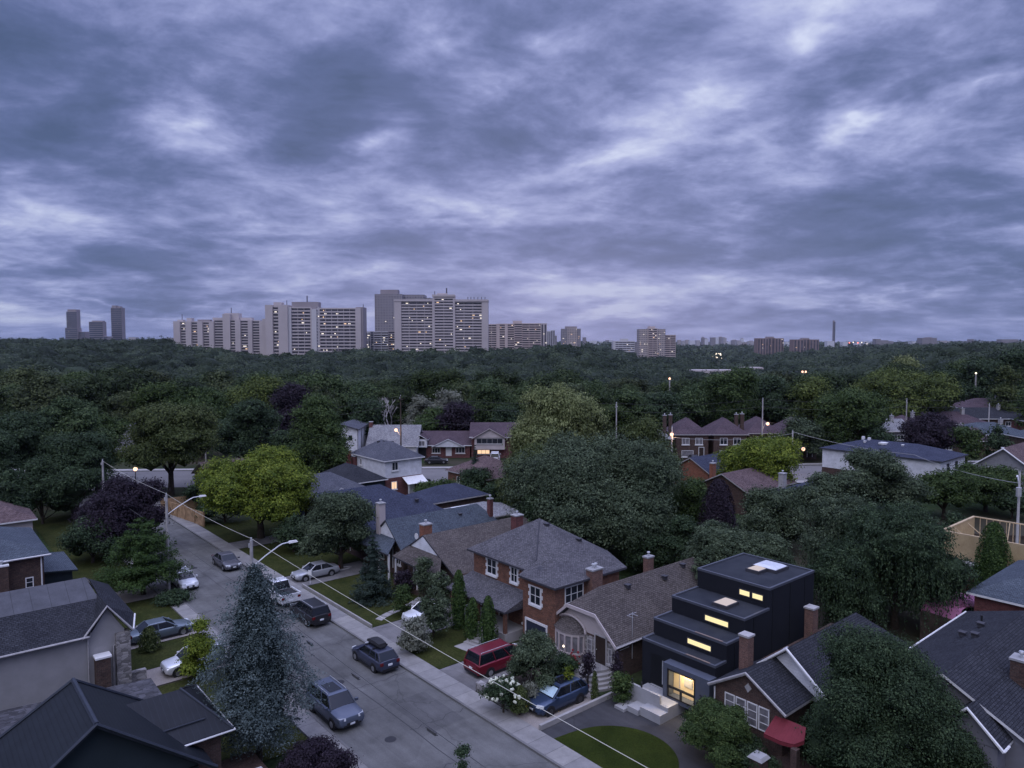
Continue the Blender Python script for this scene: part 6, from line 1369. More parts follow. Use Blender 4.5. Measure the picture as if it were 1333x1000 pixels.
T(1245, 36.5, 905, 90, 'oval', 'deep', 'dark lower tree joined to the right of the foreground maple', name='maple_tree', base=.8, lobes=12)
T(400, 36.5, 962, 104, 'loose', 'purple', 'dark purple leaved shrub at the bottom edge left of the street', 'shrub', 'smoke_bush', base=.1)
T(600, 28.0, 972, 46, 'loose', 'deep', 'tip of a small green tree poking into the bottom edge over the street', 'tree', 'sapling', base=1.6, dens=.6)
T(252, 51.0, 806, 52, 'oval', 'bright', 'yellow green shrub tree over the white crossover', 'shrub', 'shrub', base=.1, lobes=9)
T(184, 55.5, 816, 30, 'column', 'olive', 'small feathery cedar at the corner of the stucco house', 'shrub', 'cedar', base=.1)
T(215, 66, 772, 44, 'loose', 'deep', 'dark shrub beneath the pine behind the grey green sedan', 'shrub', 'shrub', base=.1)
T(178, 68, 676, 112, 'pine', 'cedar', 'bright green pine beside the unlit lamp pole on the left', name='pine_tree', base=1.2, dens=1.3)
T(150, 82, 620, 118, 'oval', 'purple', 'dark purple maple left of the street', name='maple_tree', base=1.2, lobes=18)
T(112, 78, 672, 70, 'oval', 'deep', 'dark tree under the purple maple', base=.8)
T(90, 98, 566, 116, 'oval', 'deep', 'broad dark tree at the left behind the purple maple', base=1, lobes=20)
T(84, 112, 516, 100, 'oval', 'forest', 'tall green tree at the upper left', base=1.5, lobes=18)
T(22, 108, 536, 92, 'oval', 'deep', 'tall dark tree at the left edge', base=1.5, lobes=18)
T(-14, 100, 560, 76, 'oval', 'deep', 'dark tree cut by the left edge beside the far road', base=.4)
T(8, 88, 612, 50, 'loose', 'deep', 'low dark bushes at the left edge above the brown hipped roof', 'shrub', 'shrub', base=.1)
T(48, 95, 598, 70, 'oval', 'deep', 'dark tree filling the left edge above the brown roof', base=.6)
T(130, 122, 540, 70, 'oval', 'green', 'green tree between the tall green tree and the spreading oak', base=2)
T(218, 113, 528, 128, 'broad', 'olive', 'spreading oak with a thick bare trunk at the end of the street', name='oak_tree', base=4.2, lobes=22)
T(262, 104, 618, 50, 'loose', 'deep', 'dark shrubs behind the timber fence', 'shrub', 'shrub', base=.2)
T(288, 96, 640, 60, 'loose', 'deep', 'low dark tree at the left foot of the yellow green maple', 'tree', 'tree', base=.3)
T(378, 82, 672, 44, 'oval', 'deep', 'dark tree right of the yellow green maple trunk', base=.5)
T(410, 122, 513, 84, 'oval', 'green', 'tall green tree rising left of the white siding house', base=2, lobes=16)
T(430, 118, 552, 48, 'oval', 'green', 'shorter companion right of the tall green tree by the white siding house', base=1.5)
T(372, 128, 560, 60, 'oval', 'deep', 'dark tree left of the tall green tree by the white siding house', base=1.5)
T(320, 132, 522, 96, 'oval', 'deep', 'dark round tree above the yellow green maple', base=2, lobes=18)
T(380, 150, 500, 70, 'broad', 'purple', 'dark purple tree behind the tall green tree', base=2)
T(338, 170, 490, 90, 'broad', 'moss', 'pale green tree crown on the woods edge above the maple', base=2)
T(260, 150, 505, 84, 'broad', 'green', 'green tree behind the spreading oak', base=2)
T(618, 118, 580, 30, 'conifer', 'spruce', 'narrow dark conifer in front of the brown roofed bungalow', name='spruce_tree', base=.3)
T(618, 112, 612, 54, 'oval', 'deep', 'dark tree at the foot of the narrow conifer', base=.5)
T(574, 108, 628, 76, 'loose', 'green', 'wide green shrubs in front of the parking beyond the navy roofs', 'shrub', 'shrub', base=.2)
T(608, 104, 640, 60, 'loose', 'green', 'green shrubs below the narrow conifer', 'shrub', 'shrub', base=.2)
T(650, 104, 628, 50, 'loose', 'deep', 'dark shrub left of the big round maple', 'shrub', 'shrub', base=.3)
T(728, 108, 499, 138, 'weep', 'willow', 'tall pale willow rising behind the big round maple', name='willow_tree', base=4, lobes=16)
T(690, 108, 540, 70, 'weep', 'willow', 'left lobe of willow foliage lower than the tall willow', name='willow_tree', base=3)
T(775, 109, 532, 60, 'weep', 'olive', 'olive willow crown right of the tall pale willow', name='willow_tree', base=3)
T(846, 100, 541, 92, 'weep', 'olive', 'round olive tree right of the willow', base=3, lobes=14)
T(690, 96, 580, 90, 'loose', 'olive', 'soft grey green tree left behind the big round maple', base=1.5)
T(858, 92, 590, 70, 'oval', 'mid', 'green tree right behind the big round maple', base=2)
T(774, 81, 573, 232, 'broad', 'mid', 'huge round dark green maple behind the brick houses', name='maple_tree', base=1.6, dens=1.25, lobes=30)
T(700, 78, 640, 60, 'oval', 'deep', 'dark undergrowth tree left below the huge round maple', base=.6)
T(850, 74, 668, 70, 'oval', 'deep', 'dark undergrowth tree right below the huge round maple', base=.5)
T(905, 82, 622, 66, 'oval', 'green', 'green tree right of the huge round maple', base=1, lobes=12)
T(938, 77, 624, 58, 'column', 'purple', 'very dark pointed conifer between two green trees', name='conifer', base=.3)
T(892, 72, 672, 50, 'oval', 'deep', 'dark tree below the very dark conifer', base=.5)
T(965, 61, 690, 150, 'loose', 'mid', 'flat spreading tree just behind the black house', base=2.2, dens=1.3, lobes=20)
T(1012, 82, 636, 96, 'oval', 'mid', 'grey green tree above the black house roof', base=1, lobes=14)
T(990, 112, 571, 112, 'broad', 'bright', 'bright green leafy tree in front of the dark brick row', name='maple_tree', base=1.5, lobes=18)
T(915, 108, 626, 30, 'loose', 'green', 'small green bush by the orange chimney', 'shrub', 'shrub', base=.2)
T(1152, 92, 587, 108, 'broad', 'mid', 'tall green tree in front of the long white building', base=2, lobes=16)
T(1075, 86, 618, 90, 'loose', 'mid', 'loose grey green tree left of the long white building', base=1.5, lobes=14)
T(1120, 66, 640, 150, 'weep', 'mid', 'large drooping dark tree right behind the black house', name='weeping_tree', base=2, lobes=20)
T(1175, 60, 660, 168, 'weep', 'deep', 'largest drooping dark tree left of the house under construction', name='weeping_tree', base=2, lobes=26, dens=1.2)
T(1105, 58, 712, 100, 'weep', 'deep', 'lower drooping tree beside the chimney of the black house', name='weeping_tree', base=1)
T(1250, 82, 668, 40, 'loose', 'deep', 'shrub at the left corner of the unfinished house', 'shrub', 'shrub', base=.3)
T(1235, 98, 612, 80, 'broad', 'green', 'green tree under the eaves of the long white building', base=1.5, lobes=12)
T(1290, 102, 608, 90, 'broad', 'green', 'green tree before the half timbered houses', base=1.5, lobes=12)
T(1325, 98, 640, 50, 'broad', 'deep', 'dark tree behind the transformer pole', base=1)
T(1303, 66, 680, 50, 'column', 'cedar', 'dark upright cedar in front of the unfinished house', name='cedar', base=.3)
T(1106, 148, 508, 98, 'oval', 'green', 'large dark green tree behind the glowing lamp at the arterial', base=2, lobes=18)
T(1062, 162, 492, 66, 'oval', 'moss', 'pale olive tree crown left of the large dark green tree', base=2)
T(1045, 145, 545, 60, 'oval', 'mid', 'green tree at the end of the dark brick row', base=2)
T(1172, 190, 485, 136, 'broad', 'moss', 'wide olive green tree crown on the right', base=3, lobes=22)
T(1140, 182, 520, 60, 'broad', 'green', 'green crown under the wide olive green one', base=3)
T(1180, 262, 465, 52, 'weep', 'willow', 'distant pale willow on the right', name='willow_tree', base=3)
T(1226, 225, 482, 56, 'oval', 'deep', 'dark round tree right of the wide olive green crown', base=3)
T(1215, 146, 540, 78, 'broad', 'purple', 'dark purple tree right of the lamp pole by the hillside houses', base=1.5, lobes=14)
T(1150, 140, 558, 34, 'broad', 'deep', 'dark tree left of the grey dormered house', base=1)
T(1262, 140, 556, 40, 'broad', 'green', 'bright green bush tree below the hillside houses', base=1)
T(1302, 138, 556, 30, 'oval', 'deep', 'small dark tree by the brick hillside house', base=.8)
T(1318, 205, 455, 70, 'oval', 'deep', 'tall dark tree at the right edge on the skyline', base=3)
T(1310, 190, 478, 34, 'oval', 'olive', 'small olive crown on the right hillside', base=3)
T(1280, 235, 470, 60, 'oval', 'deep', 'dark tree crown left of the small olive one on the hillside', base=3)
T(1345, 172, 505, 40, 'oval', 'green', 'green tree beside the highest hillside house at the right edge', base=2)
T(545, 165, 515, 40, 'loose', 'silver', 'silvery green tree right of the bare tree', base=2)
T(578, 168, 508, 56, 'loose', 'silver', 'larger silvery green tree behind the red brick bungalow', base=2)
T(560, 160, 532, 50, 'broad', 'green', 'green tree behind the roof of the red brick bungalow', base=2)
T(592, 160, 524, 60, 'broad', 'purple', 'dark purple tree behind the red brick bungalow', base=2)
T(640, 172, 493, 62, 'broad', 'forest', 'large green tree left behind the pale willow', base=2, lobes=16)
T(476, 158, 520, 56, 'broad', 'deep', 'dark tree behind the tall white flat fronted house', base=2)
T(470, 176, 500, 64, 'broad', 'forest', 'green crown left of the bare tree', base=2)
T(660, 160, 530, 50, 'broad', 'deep', 'dark crown behind the house with five windows', base=2)
T(955, 182, 482, 76, 'broad', 'green', 'large dark green crown behind the second dark brick house', base=3, lobes=16)
T(1002, 190, 490, 66, 'broad', 'deep', 'dark crown behind the tall lamp pole', base=3, lobes=14)
T(905, 185, 500, 66, 'broad', 'forest', 'green crown behind the leftmost dark brick house', base=3)
T(860, 172, 515, 60, 'broad', 'deep', 'dark crown behind the round olive tree', base=3)
# bare tree
p0 = px_pos(505, 163); bt = empty('bare_tree', p0, 0, 'leafless pale grey tree standing before the dark woods', 'tree')
b = MB(); r5 = random.Random(4)
def limb(p, d, L, r, n):
    q = p+d*L; b.tube([p, p.lerp(q, .5)+Vector((r5.uniform(-.05, .05)*L,)*2+(0,)), q], [r, r*.8, r*.6], 5, caps=False)
    if n > 0:
        for k in range(3 if n > 1 else 4):
            dd = (d+Vector((r5.uniform(-.55, .55), r5.uniform(-.55, .55), r5.uniform(0, .4)))).normalized(); limb(q, dd, L*r5.uniform(.6, .8), r*.58, n-1)
limb(Vector((0, 0, -.2)), Vector((0, 0, 1)), 4.2, .32, 4); b.build('trunk', 'bark_pale', bt)
# flowers
def blossoms(name, c, R, n, r, mat, label, seed, top=.2):
    rr = random.Random(seed); b = MB()
    for i in range(n):
        a = rr.uniform(0, 6.28); e = rr.uniform(-.1, 1.3); d = Vector((_m.cos(a)*_m.cos(e), _m.sin(a)*_m.cos(e), _m.sin(e)))
        q = d*R*rr.uniform(.9, 1.06)
        for k in range(4): b.ball(q+Vector((rr.uniform(-1, 1), rr.uniform(-1, 1), rr.uniform(-1, 1)))*r*.5, r*rr.uniform(.5, .75), 0, 7, 4)
    return b, c
hyd = next(o for o in bpy.data.objects if o.get('label', '').startswith('white flowering hydrangea'))
Rh = 25*45.8/950
b, _c = blossoms('', 0, Rh*.98, 40, .135, '', '', 3); o = b.build('blossoms', 'flower_w', hyd); o.location = (0, 0, 1.25)
for (t_, s_2, mt, l_, nn) in [(30.3, 34.0+.9, 'flower_y', 'yellow flowers at the edge of the driveway beside the navy crossover', 26), (33.8, 35.9, 'flower_y', 'yellow orange blossoms behind the navy crossover', 12), (36.6, 36.6, 'flower_r', 'dark red flowers climbing beside the curved steps', 40)]:
    rr = random.Random(int(t_*10)); fl = empty('flower_patch', W(t_, s_2, .1), RZ, l_, 'flowers'); b = MB(); g = MB()
    for i in range(nn):
        x, y, z = rr.uniform(-.45, .45), rr.uniform(-.5, .5), rr.uniform(.15, .7 if mt != 'flower_r' else 1.5); b.ball((x, y, z), rr.uniform(.05, .1), 0, 6, 4)
    b.build('blossoms', mt, fl); rr2 = np.random.default_rng(nn); P = rr2.uniform(-.5, .5, (260, 3)); P[:, 2] = P[:, 2]*.6+.4
    q_ = leafquads(P, np.tile([0, 0, 1.], (260, 1)), .12, rr2, .8); im = np_mesh('leaves', q_, rr2.uniform(0, 1, 260), LF['green']); io = bpy.data.objects.new('leaves', im); COL.objects.link(io); io.parent = fl

# ================================================================ THE WOODS
protos = []
for k in range(9):
    r = np.random.default_rng(900+k); leaf = ['forest', 'forest2', 'deep', 'forest', 'green', 'forest', 'deep', 'forest2', 'forest'][k]
    Hh = r.uniform(9.5, 11.5); cm, tb = tree_mesh_parts('broad', 5.6, Hh, 3.2, .42, 5200, r, leaf, int(r.integers(13, 20)))
    protos.append((cm, tb, Hh+3.2))
houseboxes = [(-40, 141, 13, 160), (24, 144, 64, 160), (80, 138, 175, 217), (-95, 124, -72, 162)]
def blocked(x, y, m=3):
    return any(a-m < x < c+m and b_-m < y < d+m for a, b_, c, d in houseboxes)
own = [(o.location.x, o.location.y) for o in bpy.data.objects if o.type == 'EMPTY' and o.get('category') == 'tree']
own = np.array(own)
cells = []
yy = 158.
rr = random.Random(21)
row_i = 0
while yy < 330:
    x = -yy*.79-4+(row_i % 2)*4
    while x < yy*.79+6:
        X = x+rr.uniform(-2.4, 2.4); Y = yy+rr.uniform(-2.6, 2.6)
        if not blocked(X, Y, 2) and np.min(np.hypot(own[:, 0]-X, own[:, 1]-Y)) > 6 and not any(abs(X-ox) < orr+1 and oy-24 < Y < oy+orr*.8 for ox, oy, orr in OWN): cells.append((Y, X))
        x += 8.9
    yy += 8.6; row_i += 1
# extra trees close in, between the arterial houses
cells.sort()
near = cells[:285]; far_first = cells[285:]
cols_lab = {0: 'green', 1: 'paler green', 2: 'dark green', 3: 'green', 4: 'green', 5: 'green', 6: 'dark green', 7: 'paler green', 8: 'green'}
tb_meshes = {}
for i, (Y, X) in enumerate(near):
    k = rr.randrange(9); cm, tb, th = protos[k]
    z = float(terr(X, Y)); sc = rr.choice([.72, .85, .95, 1.05, 1.18])*rr.uniform(.93, 1.07)*(15./th)
    side = 'left third' if X < -Y*.235 else 'middle' if X < Y*.235 else 'right third'
    g = 'trees of the woods, '+side
    l = {'left third': 'crown among many in the dense woods, left third of the picture', 'middle': 'crown among many in the dense woods, middle third of the picture', 'right third': 'crown among many in the dense woods, right third of the picture'}[side]
    root = empty('tree', (X, Y, z-.3), rr.uniform(0, 6.28), cols_lab[k]+' '+l, 'tree', g+', '+cols_lab[k]); root.scale = (sc*rr.uniform(.95, 1.15),)*2+(sc,)
    c = bpy.data.objects.new('crown', cm); COL.objects.link(c); c.parent = root; q_ = rr.uniform(.55, 1.); c.color = (q_, q_*rr.uniform(.95, 1.)+.0, q_*rr.uniform(.8, 1.), 1)
    if k not in tb_meshes:
        t = tb.build('trunk', 'bark', root); tb_meshes[k] = t.data
    else:
        t = bpy.data.objects.new('trunk', tb_meshes[k]); COL.objects.link(t); t.parent = root
# far woods as one mass
Qs = []; LV = []; EV = []; ET = []; EL = []; eoff = 0
iv, it = ico()
rf3 = np.random.default_rng(77)
pts = [(X, Y, 5.6) for Y, X in far_first]
yy = 337.; ri = 0
while yy < 8800:
    sp = 9.2 if yy < 420 else 10 if yy < 700 else 13 if yy < 1100 else 20 if yy < 2000 else 45
    rad_c = sp*.64
    xs = np.arange(-yy*.92-sp, yy*.92+sp, sp)+(ri % 2)*sp*.5
    for x in xs: pts.append((x+rf3.uniform(-.3, .3)*sp, yy+rf3.uniform(-.3, .3)*sp, rad_c*rf3.choice([.7, .9, 1.0, 1.15, 1.4])))
    yy += sp*(.95 if yy < 2000 else 1.6); ri += 1
pts = np.array(pts)
BT = []  # tower footprints (x0,y0,x1,y1), filled below in tower table
print('far crowns', len(pts))
bigiv, bigit = iv, it
h0 = terr(pts[:, 0], pts[:, 1])
valley_road = (np.abs(pts[:, 0]-.283*pts[:, 1]) < 9+pts[:, 1]*.004) & (pts[:, 1] > 800) & (pts[:, 1] < 1900)
def rad_ref(Y): return (9.2 if Y < 420 else 10 if Y < 700 else 13 if Y < 1100 else 20 if Y < 2000 else 45)*.64
for i, (X, Y, R) in enumerate(pts):
    if valley_road[i]: continue
    n = int(np.clip(2.9e7/(Y*Y)*(R/5.6)**2, 10, 420))
    hh = 14.6+rf3.normal(0, 1.5)+(R/rad_ref(Y)-1)*4.5*(1 if Y < 2000 else .6)
    zc = h0[i]+hh-R*.72
    cc = np.array([X, Y, zc]); sc = np.array([R, R, R*rf3.uniform(.75, 1.0)])
    jit = 1+rf3.normal(0, .17, len(iv))
    tone = rf3.uniform(0, .75)
    if Y < 1500:
        EV.append(cc+iv*sc*(.86*jit)[:, None]); ET.append(it+eoff); EL.append(np.clip(tone*.7+rf3.uniform(-.1, .15, len(it)), 0, 1)); eoff += len(iv)
    d = unit(rf3, n); d[:, 2] = np.abs(d[:, 2])*1.1-.12; d[:, 1] = np.where(rf3.uniform(0, 1, n) < .6, -np.abs(d[:, 1]), d[:, 1])
    P = cc+d*sc*rf3.uniform(.8, 1.16, n)[:, None]
    size = max(.8, Y*.0026) if Y < 1500 else Y*.0032
    Qs.append(leafquads(P, d+np.array([0, 0, .4]), size, rf3, .45)); LV.append(np.clip(tone+rf3.uniform(-.12, .35, n), 0, 1))
fm = np_mesh('far_woods', np.vstack(Qs), np.concatenate(LV), M_leaf('leaf_far_woods', (.010, .018, .011), (.034, .050, .030), (.085, .110, .062)), (np.vstack(EV), np.vstack(ET), np.concatenate(EL)))
fo = bpy.data.objects.new('far_woods', fm); COL.objects.link(fo); tag(fo, 'unbroken woods filling the valley out to the skyline', 'woods', kind='stuff')
print('far quads', sum(len(q) for q in Qs), 'core tris', sum(len(q) for q in ET))

# ================================================================ TOWERS
def tower(name, label, d, parts, lit=.06, seed=1, cat='apartment block', base_z=None, group=None, yaw=0.):
    """parts: (px0, px1, ytop, kind, depth_m, setback_m, floor_px, material)"""
    pc = (min(p[0] for p in parts)+max(p[1] for p in parts))/2
    X = (pc-666.5)*d/950; z0 = float(terr(X, d))-2 if base_z is None else base_z
    root = empty(name, (X, d, z0), yaw, label, cat, group); r = random.Random(seed); m = d/950.
    for (a, c, yt, kind, dep, sb, fp, mt) in parts:
        x0, x1 = (a-pc)*m, (c-pc)*m; zt = CAMH-d*(yt-445)/950-z0; fh = fp*m; y0 = sb
        b = MB(); 
        if kind in ('blank', 'roofbox'):
            b.box(x0, x1, y0, y0+dep, 0 if kind == 'blank' else zt-(2.0 if sb < 0 and dep > 12 else 8), zt); b.build('penthouse' if kind == 'roofbox' else 'wall_panel', mt, root)
            continue
        if kind == 'antenna': b.tube([((x0+x1)/2, y0+1, zt-(x1-x0)*8-6), ((x0+x1)/2, y0+1, zt)], max(.35, (x1-x0)*.5), 5); b.build('antenna', 'far_glass', root); continue
        zlow = max(0, zt-46*fh) if kind != 'glass' else 0
        b.box(x0, x1, y0+1.2, y0+dep, 0, zt-.05); b.build('wall', ('grid_'+mt) if kind == 'grid' else mt if kind == 'stripe' else 'conc_far3', root)
        nf = int((zt-zlow)/fh)
        if kind in ('balc', 'bands'):
            g = MB(); g.box(x0+.15, x1-.15, y0+1.1, y0+1.25, zlow, zt-.4); g.build('glazing', 'far_glass', root)
            for f in range(nf+1):
                z = zt-f*fh; s = MB(); hgt = fh*(.42 if kind == 'balc' else .5); s.box(x0, x1, y0, y0+1.2, z-hgt, z); s.build('balcony', mt, root)
            nd = max(1, int((x1-x0)/(5.5 if kind == 'balc' else 7)))
            for q in range(nd+1): s = MB(); xx = x0+(x1-x0)*q/nd; s.box(xx-.18, xx+.18, y0+.1, y0+1.3, zlow, zt-.1); s.build('party_wall', mt, root)
        elif kind == 'stripe':
            nw = max(2, int((x1-x0)/5))
            for q in range(nw):
                g = MB(); xx = x0+(x1-x0)*(q+.5)/nw; g.box(xx-(x1-x0)/nw*.28, xx+(x1-x0)/nw*.28, y0+1.1, y0+1.22, zlow, zt-1.5); g.build('window_strip', 'far_glass', root)
        elif kind == 'glass':
            g = MB(); g.box(x0+.3, x1-.3, y0+1.0, y0+1.22, zlow, zt-.5); g.build('glazing', 'far_glass2', root)
            for f in range(nf): s = MB(); z = zt-f*fh; s.box(x0, x1, y0+.8, y0+1.3, z-fh*.3, z); s.build('floor_band', 'conc_far3', root)
        # lit windows: real glowing panes set in the recess
        nwin = int(nf*(x1-x0)/3.2*lit*1.6)
        for q in range(min(nwin, 26)):
            f = r.randrange(max(1, nf)); xx = r.uniform(x0+1, x1-1.5); z = zt-f*fh-fh*.93; wv = r.choice([.7, .9, 1.1, 1.4, 2.2])
            g = MB(); g.box(xx, min(xx+wv, x1-.2), y0+1.0, y0+1.09, z, z+fh*.3); g.build('lit_window', r.choice(['lit_far', 'lit_far', 'lit_far2']), root)
    return root
cf, c2, c3, cw_, cb_ = 'conc_far', 'conc_far2', 'conc_far3', 'conc_white', 'conc_brown'
tower('apartment_tower', 'tallest slim glass tower of the three at the far left', 1500, [(146, 160, 401, 'glass', 14, 0, 2.6, 'far_glass2'), (147, 152, 398, 'roofbox', 12, 2, 0, c3), (154, 157, 399, 'roofbox', 10, 4, 0, c3)], .02, 3)
tower('apartment_tower', 'left glass tower of the three at the far left, with a lower wing', 1500, [(88, 101.5, 406, 'glass', 14, 0, 2.6, 'far_glass2'), (89, 100, 403, 'roofbox', 15, 3, 0, c3), (87, 103, 427, 'glass', 16, -3, 2.6, 'far_glass2'), (103, 111, 432, 'glass', 24, 1, 2.6, c3)], .015, 4)
tower('apartment_tower', 'shortest blocky glass tower of the three at the far left', 1450, [(117, 135, 419, 'glass', 14, 0, 2.7, 'far_glass2'), (120, 132, 417.5, 'roofbox', 14, 4, 0, c3), (135, 140, 438, 'glass', 20, 2, 2.7, c3)], .02, 5)
A = []
zz_ = 210; k_ = .105
def zx(v): return 210+v*.105
for a, c, kd, yt in [(160, 240, 'blank', 418.5), (240, 310, 'balc', 418.5), (310, 378, 'blank', 418.5), (378, 455, 'balc', 418.5), (455, 518, 'blank', 418.5), (518, 600, 'balc', 418.5), (600, 658, 'blank', 418.5), (658, 770, 'balc', 416), (770, 860, 'blank', 409), (855, 922, 'balc', 416), (922, 988, 'blank', 416.5), (988, 1080, 'balc', 416.5), (1080, 1132, 'blank', 417), (1132, 1222, 'balc', 417), (1222, 1290, 'blank', 418)]:
    A.append((zx(a), zx(c), yt, kd, 17, {'blank': 0, 'balc': 1.5}[kd], 3.5, cf))
A += [(zx(615), zx(1100), 413.5, 'roofbox', 8, 7, 0, cf), (zx(770), zx(950), 407.8, 'roofbox', 9, 5, 0, cf), (zx(835), zx(845), 400.5, 'antenna', 1, 8, 0, cf), (zx(300), zx(360), 414, 'roofbox', 7, 5, 0, cf), (zx(430), zx(580), 416, 'roofbox', 7, 6, 0, c3), (zx(222), zx(226), 409, 'antenna', 1, 8, 0, cf), (zx(180), zx(250), 416.3, 'roofbox', 6, 6, 0, cf)]
tower('apartment_block', 'long pale slab block with alternating blank walls and balconies, left of the two grey slabs', 760, A, .07, 6)
def zb(v): return 340+v*.105
A = [(zb(60), zb(150), 397.3, 'blank', 18, 0, 0, cf), (zb(150), zb(225), 398.5, 'balc', 18, 1.5, 4.3, cf), (zb(225), zb(340), 397.3, 'blank', 18, -1, 0, cf), (zb(340), zb(376), 400, 'blank', 15, 1, 4.3, cw_), (zb(376), zb(612), 399.8, 'balc', 17, 2, 4.3, cf), (zb(612), zb(632), 401, 'blank', 15, 1.4, 0, cf), (zb(632), zb(690), 402.5, 'blank', 17, .5, 0, cw_), (zb(690), zb(725), 400, 'grid', 16, 1, 4.3, cf), (zb(725), zb(1172), 401, 'balc', 17, 2, 4.3, cf), (zb(1172), zb(1240), 401.5, 'blank', 17, .6, 0, cf), (zb(1240), zb(1265), 400, 'blank', 17, 2, 0, c3),
     (zb(375), zb(705), 393.2, 'roofbox', 10, 4, 0, c3), (zb(145), zb(245), 393.5, 'roofbox', 8, 5, 0, cf), (zb(545), zb(560), 385, 'antenna', 1, 7, 0, cf), (zb(1250), zb(1256), 396, 'antenna', 1, 7, 0, cf), (zb(296), zb(302), 391, 'antenna', 1, 7, 0, cf), (zb(0), zb(60), 415, 'blank', 16, 5, 0, cf), (zb(1170), zb(1260), 399.8, 'roofbox', 6, 4, 0, c3)]
tower('apartment_block', 'tall grey slab block with a blank pale end wall and bright columns, left of centre', 700, A, .1, 7)
def zc(v): return 470+v*.135
tower('apartment_tower', 'brownish grey gridded tower behind the long balcony slab', 800, [(zc(135), zc(400), 383.2, 'grid', 25, 0, 2.4, c3), (zc(400), zc(600), 383, 'grid', 25, 12, 2.4, c3), (zc(600), zc(660), 387, 'grid', 25, 14, 2.4, c3), (zc(188), zc(355), 377.5, 'roofbox', 14, 3, 0, c3)], .005, 8)
A = [(zc(325), zc(390), 392, 'blank', 18, 0, 0, cf), (zc(390), zc(690), 392.3, 'bands', 17, .8, 3.72, cf), (zc(690), zc(712), 388, 'blank', 17, -.6, 0, cf), (zc(712), zc(890), 387.5, 'bands', 17, -.4, 3.72, cf), (zc(890), zc(908), 388, 'blank', 17, -.6, 0, cf), (zc(908), zc(1165), 392.8, 'bands', 17, .8, 3.72, cf), (zc(1165), zc(1225), 393.5, 'blank', 18, 0, 0, cf),
     (zc(320), zc(692), 390, 'roofbox', 16, -.4, 0, cf), (zc(690), zc(908), 384, 'roofbox', 14, -1, 0, cf), (zc(908), zc(1228), 390.3, 'roofbox', 16, -.4, 0, cf), (zc(735), zc(830), 382, 'roofbox', 8, 3, 0, cf), (zc(815), zc(829), 375, 'antenna', 1, 6, 0, cf), (zc(705), zc(709), 379, 'antenna', 1, 6, 0, cf)]
A += [(zc(v), zc(v+4), 386.5, 'antenna', 1, 7, 0, cf) for v in (1025, 1055, 1085, 1122, 1158, 1192)]
tower('apartment_block', 'largest slab block with horizontal balconies and a raised centre bay, right of centre', 690, A, .06, 9)
tower('apartment_block', 'low white and dark striped block between the two grey slabs', 745, [(zc(45), zc(90), 431.5, 'stripe', 18, 0, 3, cw_), (zc(90), zc(125), 431.5, 'glass', 18, 1, 3, c3), (zc(125), zc(195), 431.5, 'balc', 18, 0, 3, cw_), (zc(195), zc(265), 431.5, 'balc', 18, .5, 3, cw_), (zc(265), zc(330), 431, 'balc', 18, 0, 3, c3)], .12, 10)
def zd(v): return 630+v*.2026
tower('apartment_block', 'warm grey balcony block just right of the largest slab', 900, [(zd(20), zd(80), 422, 'balc', 18, 0, 2.9, c2), (zd(80), zd(100), 421.5, 'blank', 17, 1, 0, c2), (zd(100), zd(135), 421.5, 'balc', 17, 1.4, 2.9, c2), (zd(135), zd(152), 421.5, 'blank', 17, 0, 0, c2), (zd(152), zd(195), 421.5, 'balc', 17, 1.4, 2.9, c2), (zd(195), zd(245), 420.5, 'balc', 17, 0, 2.9, c2), (zd(245), zd(290), 421, 'balc', 17, 1.4, 2.9, c2), (zd(290), zd(365), 421, 'balc', 17, .5, 2.9, c2), (zd(365), zd(404), 421, 'stripe', 17, -.5, 2.9, cf), (zd(185), zd(243), 417.6, 'roofbox', 8, 5, 0, c2)], .05, 11)
tower('apartment_tower', 'narrow white striped tower next to the warm grey block', 1500, [(712, 717, 431, 'stripe', 20, 0, 2, cw_), (717, 722.5, 429.8, 'stripe', 20, 3, 2, cw_), (722.5, 725, 437, 'grid', 20, 5, 2, c3)], .0, 12)
tower('apartment_tower', 'square brownish tower standing alone in the centre right', 1250, [(731, 738.5, 428, 'grid', 22, 1, 2.2, c3), (738.5, 751, 427, 'grid', 24, 0, 2.2, c2), (751, 756, 428, 'grid', 22, 1, 2.2, c3), (736, 751, 425, 'roofbox', 14, 4, 0, c3)], .05, 13)
tower('office_building', 'low white office block with dark window bands', 1500, [(800, 826, 444, 'bands', 22, 0, 2.6, cw_), (808, 818, 441, 'roofbox', 12, 4, 0, cw_), (798, 801, 444, 'blank', 22, -.5, 0, cw_), (826, 830, 446, 'grid', 18, 2, 2.6, c3)], .03, 14)
tower('apartment_tower', 'brown grey apartment tower with a lower stepped wing', 1050, [(832, 844, 428.5, 'grid', 22, 0, 2.5, c2), (844, 855, 427.5, 'balc', 22, -1, 2.5, c2), (855, 866, 428.5, 'grid', 22, 0, 2.5, c2), (866, 880, 436, 'balc', 20, 4, 2.5, c2), (845, 853, 425, 'roofbox', 12, 4, 0, c2)], .06, 15)
tower('apartment_block', 'left one of two similar brown blocks on the right skyline', 1400, [(986, 1000, 440.4, 'stripe', 22, 0, 2.2, cb_), (1000, 1009, 439.8, 'stripe', 22, 1.5, 2.2, cb_), (1009, 1020, 440.4, 'stripe', 22, 0, 2.2, cb_), (999, 1008, 438.3, 'roofbox', 10, 5, 0, c3)], .02, 16, group='brown blocks on the right skyline')
tower('apartment_block', 'right one of two similar brown blocks on the right skyline', 1350, [(1033, 1046, 442, 'stripe', 22, 0, 2.2, cb_), (1046, 1054, 441.5, 'stripe', 22, 1.5, 2.2, cb_), (1054, 1066, 442, 'stripe', 22, 0, 2.2, cb_), (1045, 1054, 440, 'roofbox', 10, 5, 0, c3)], .02, 17, group='brown blocks on the right skyline')
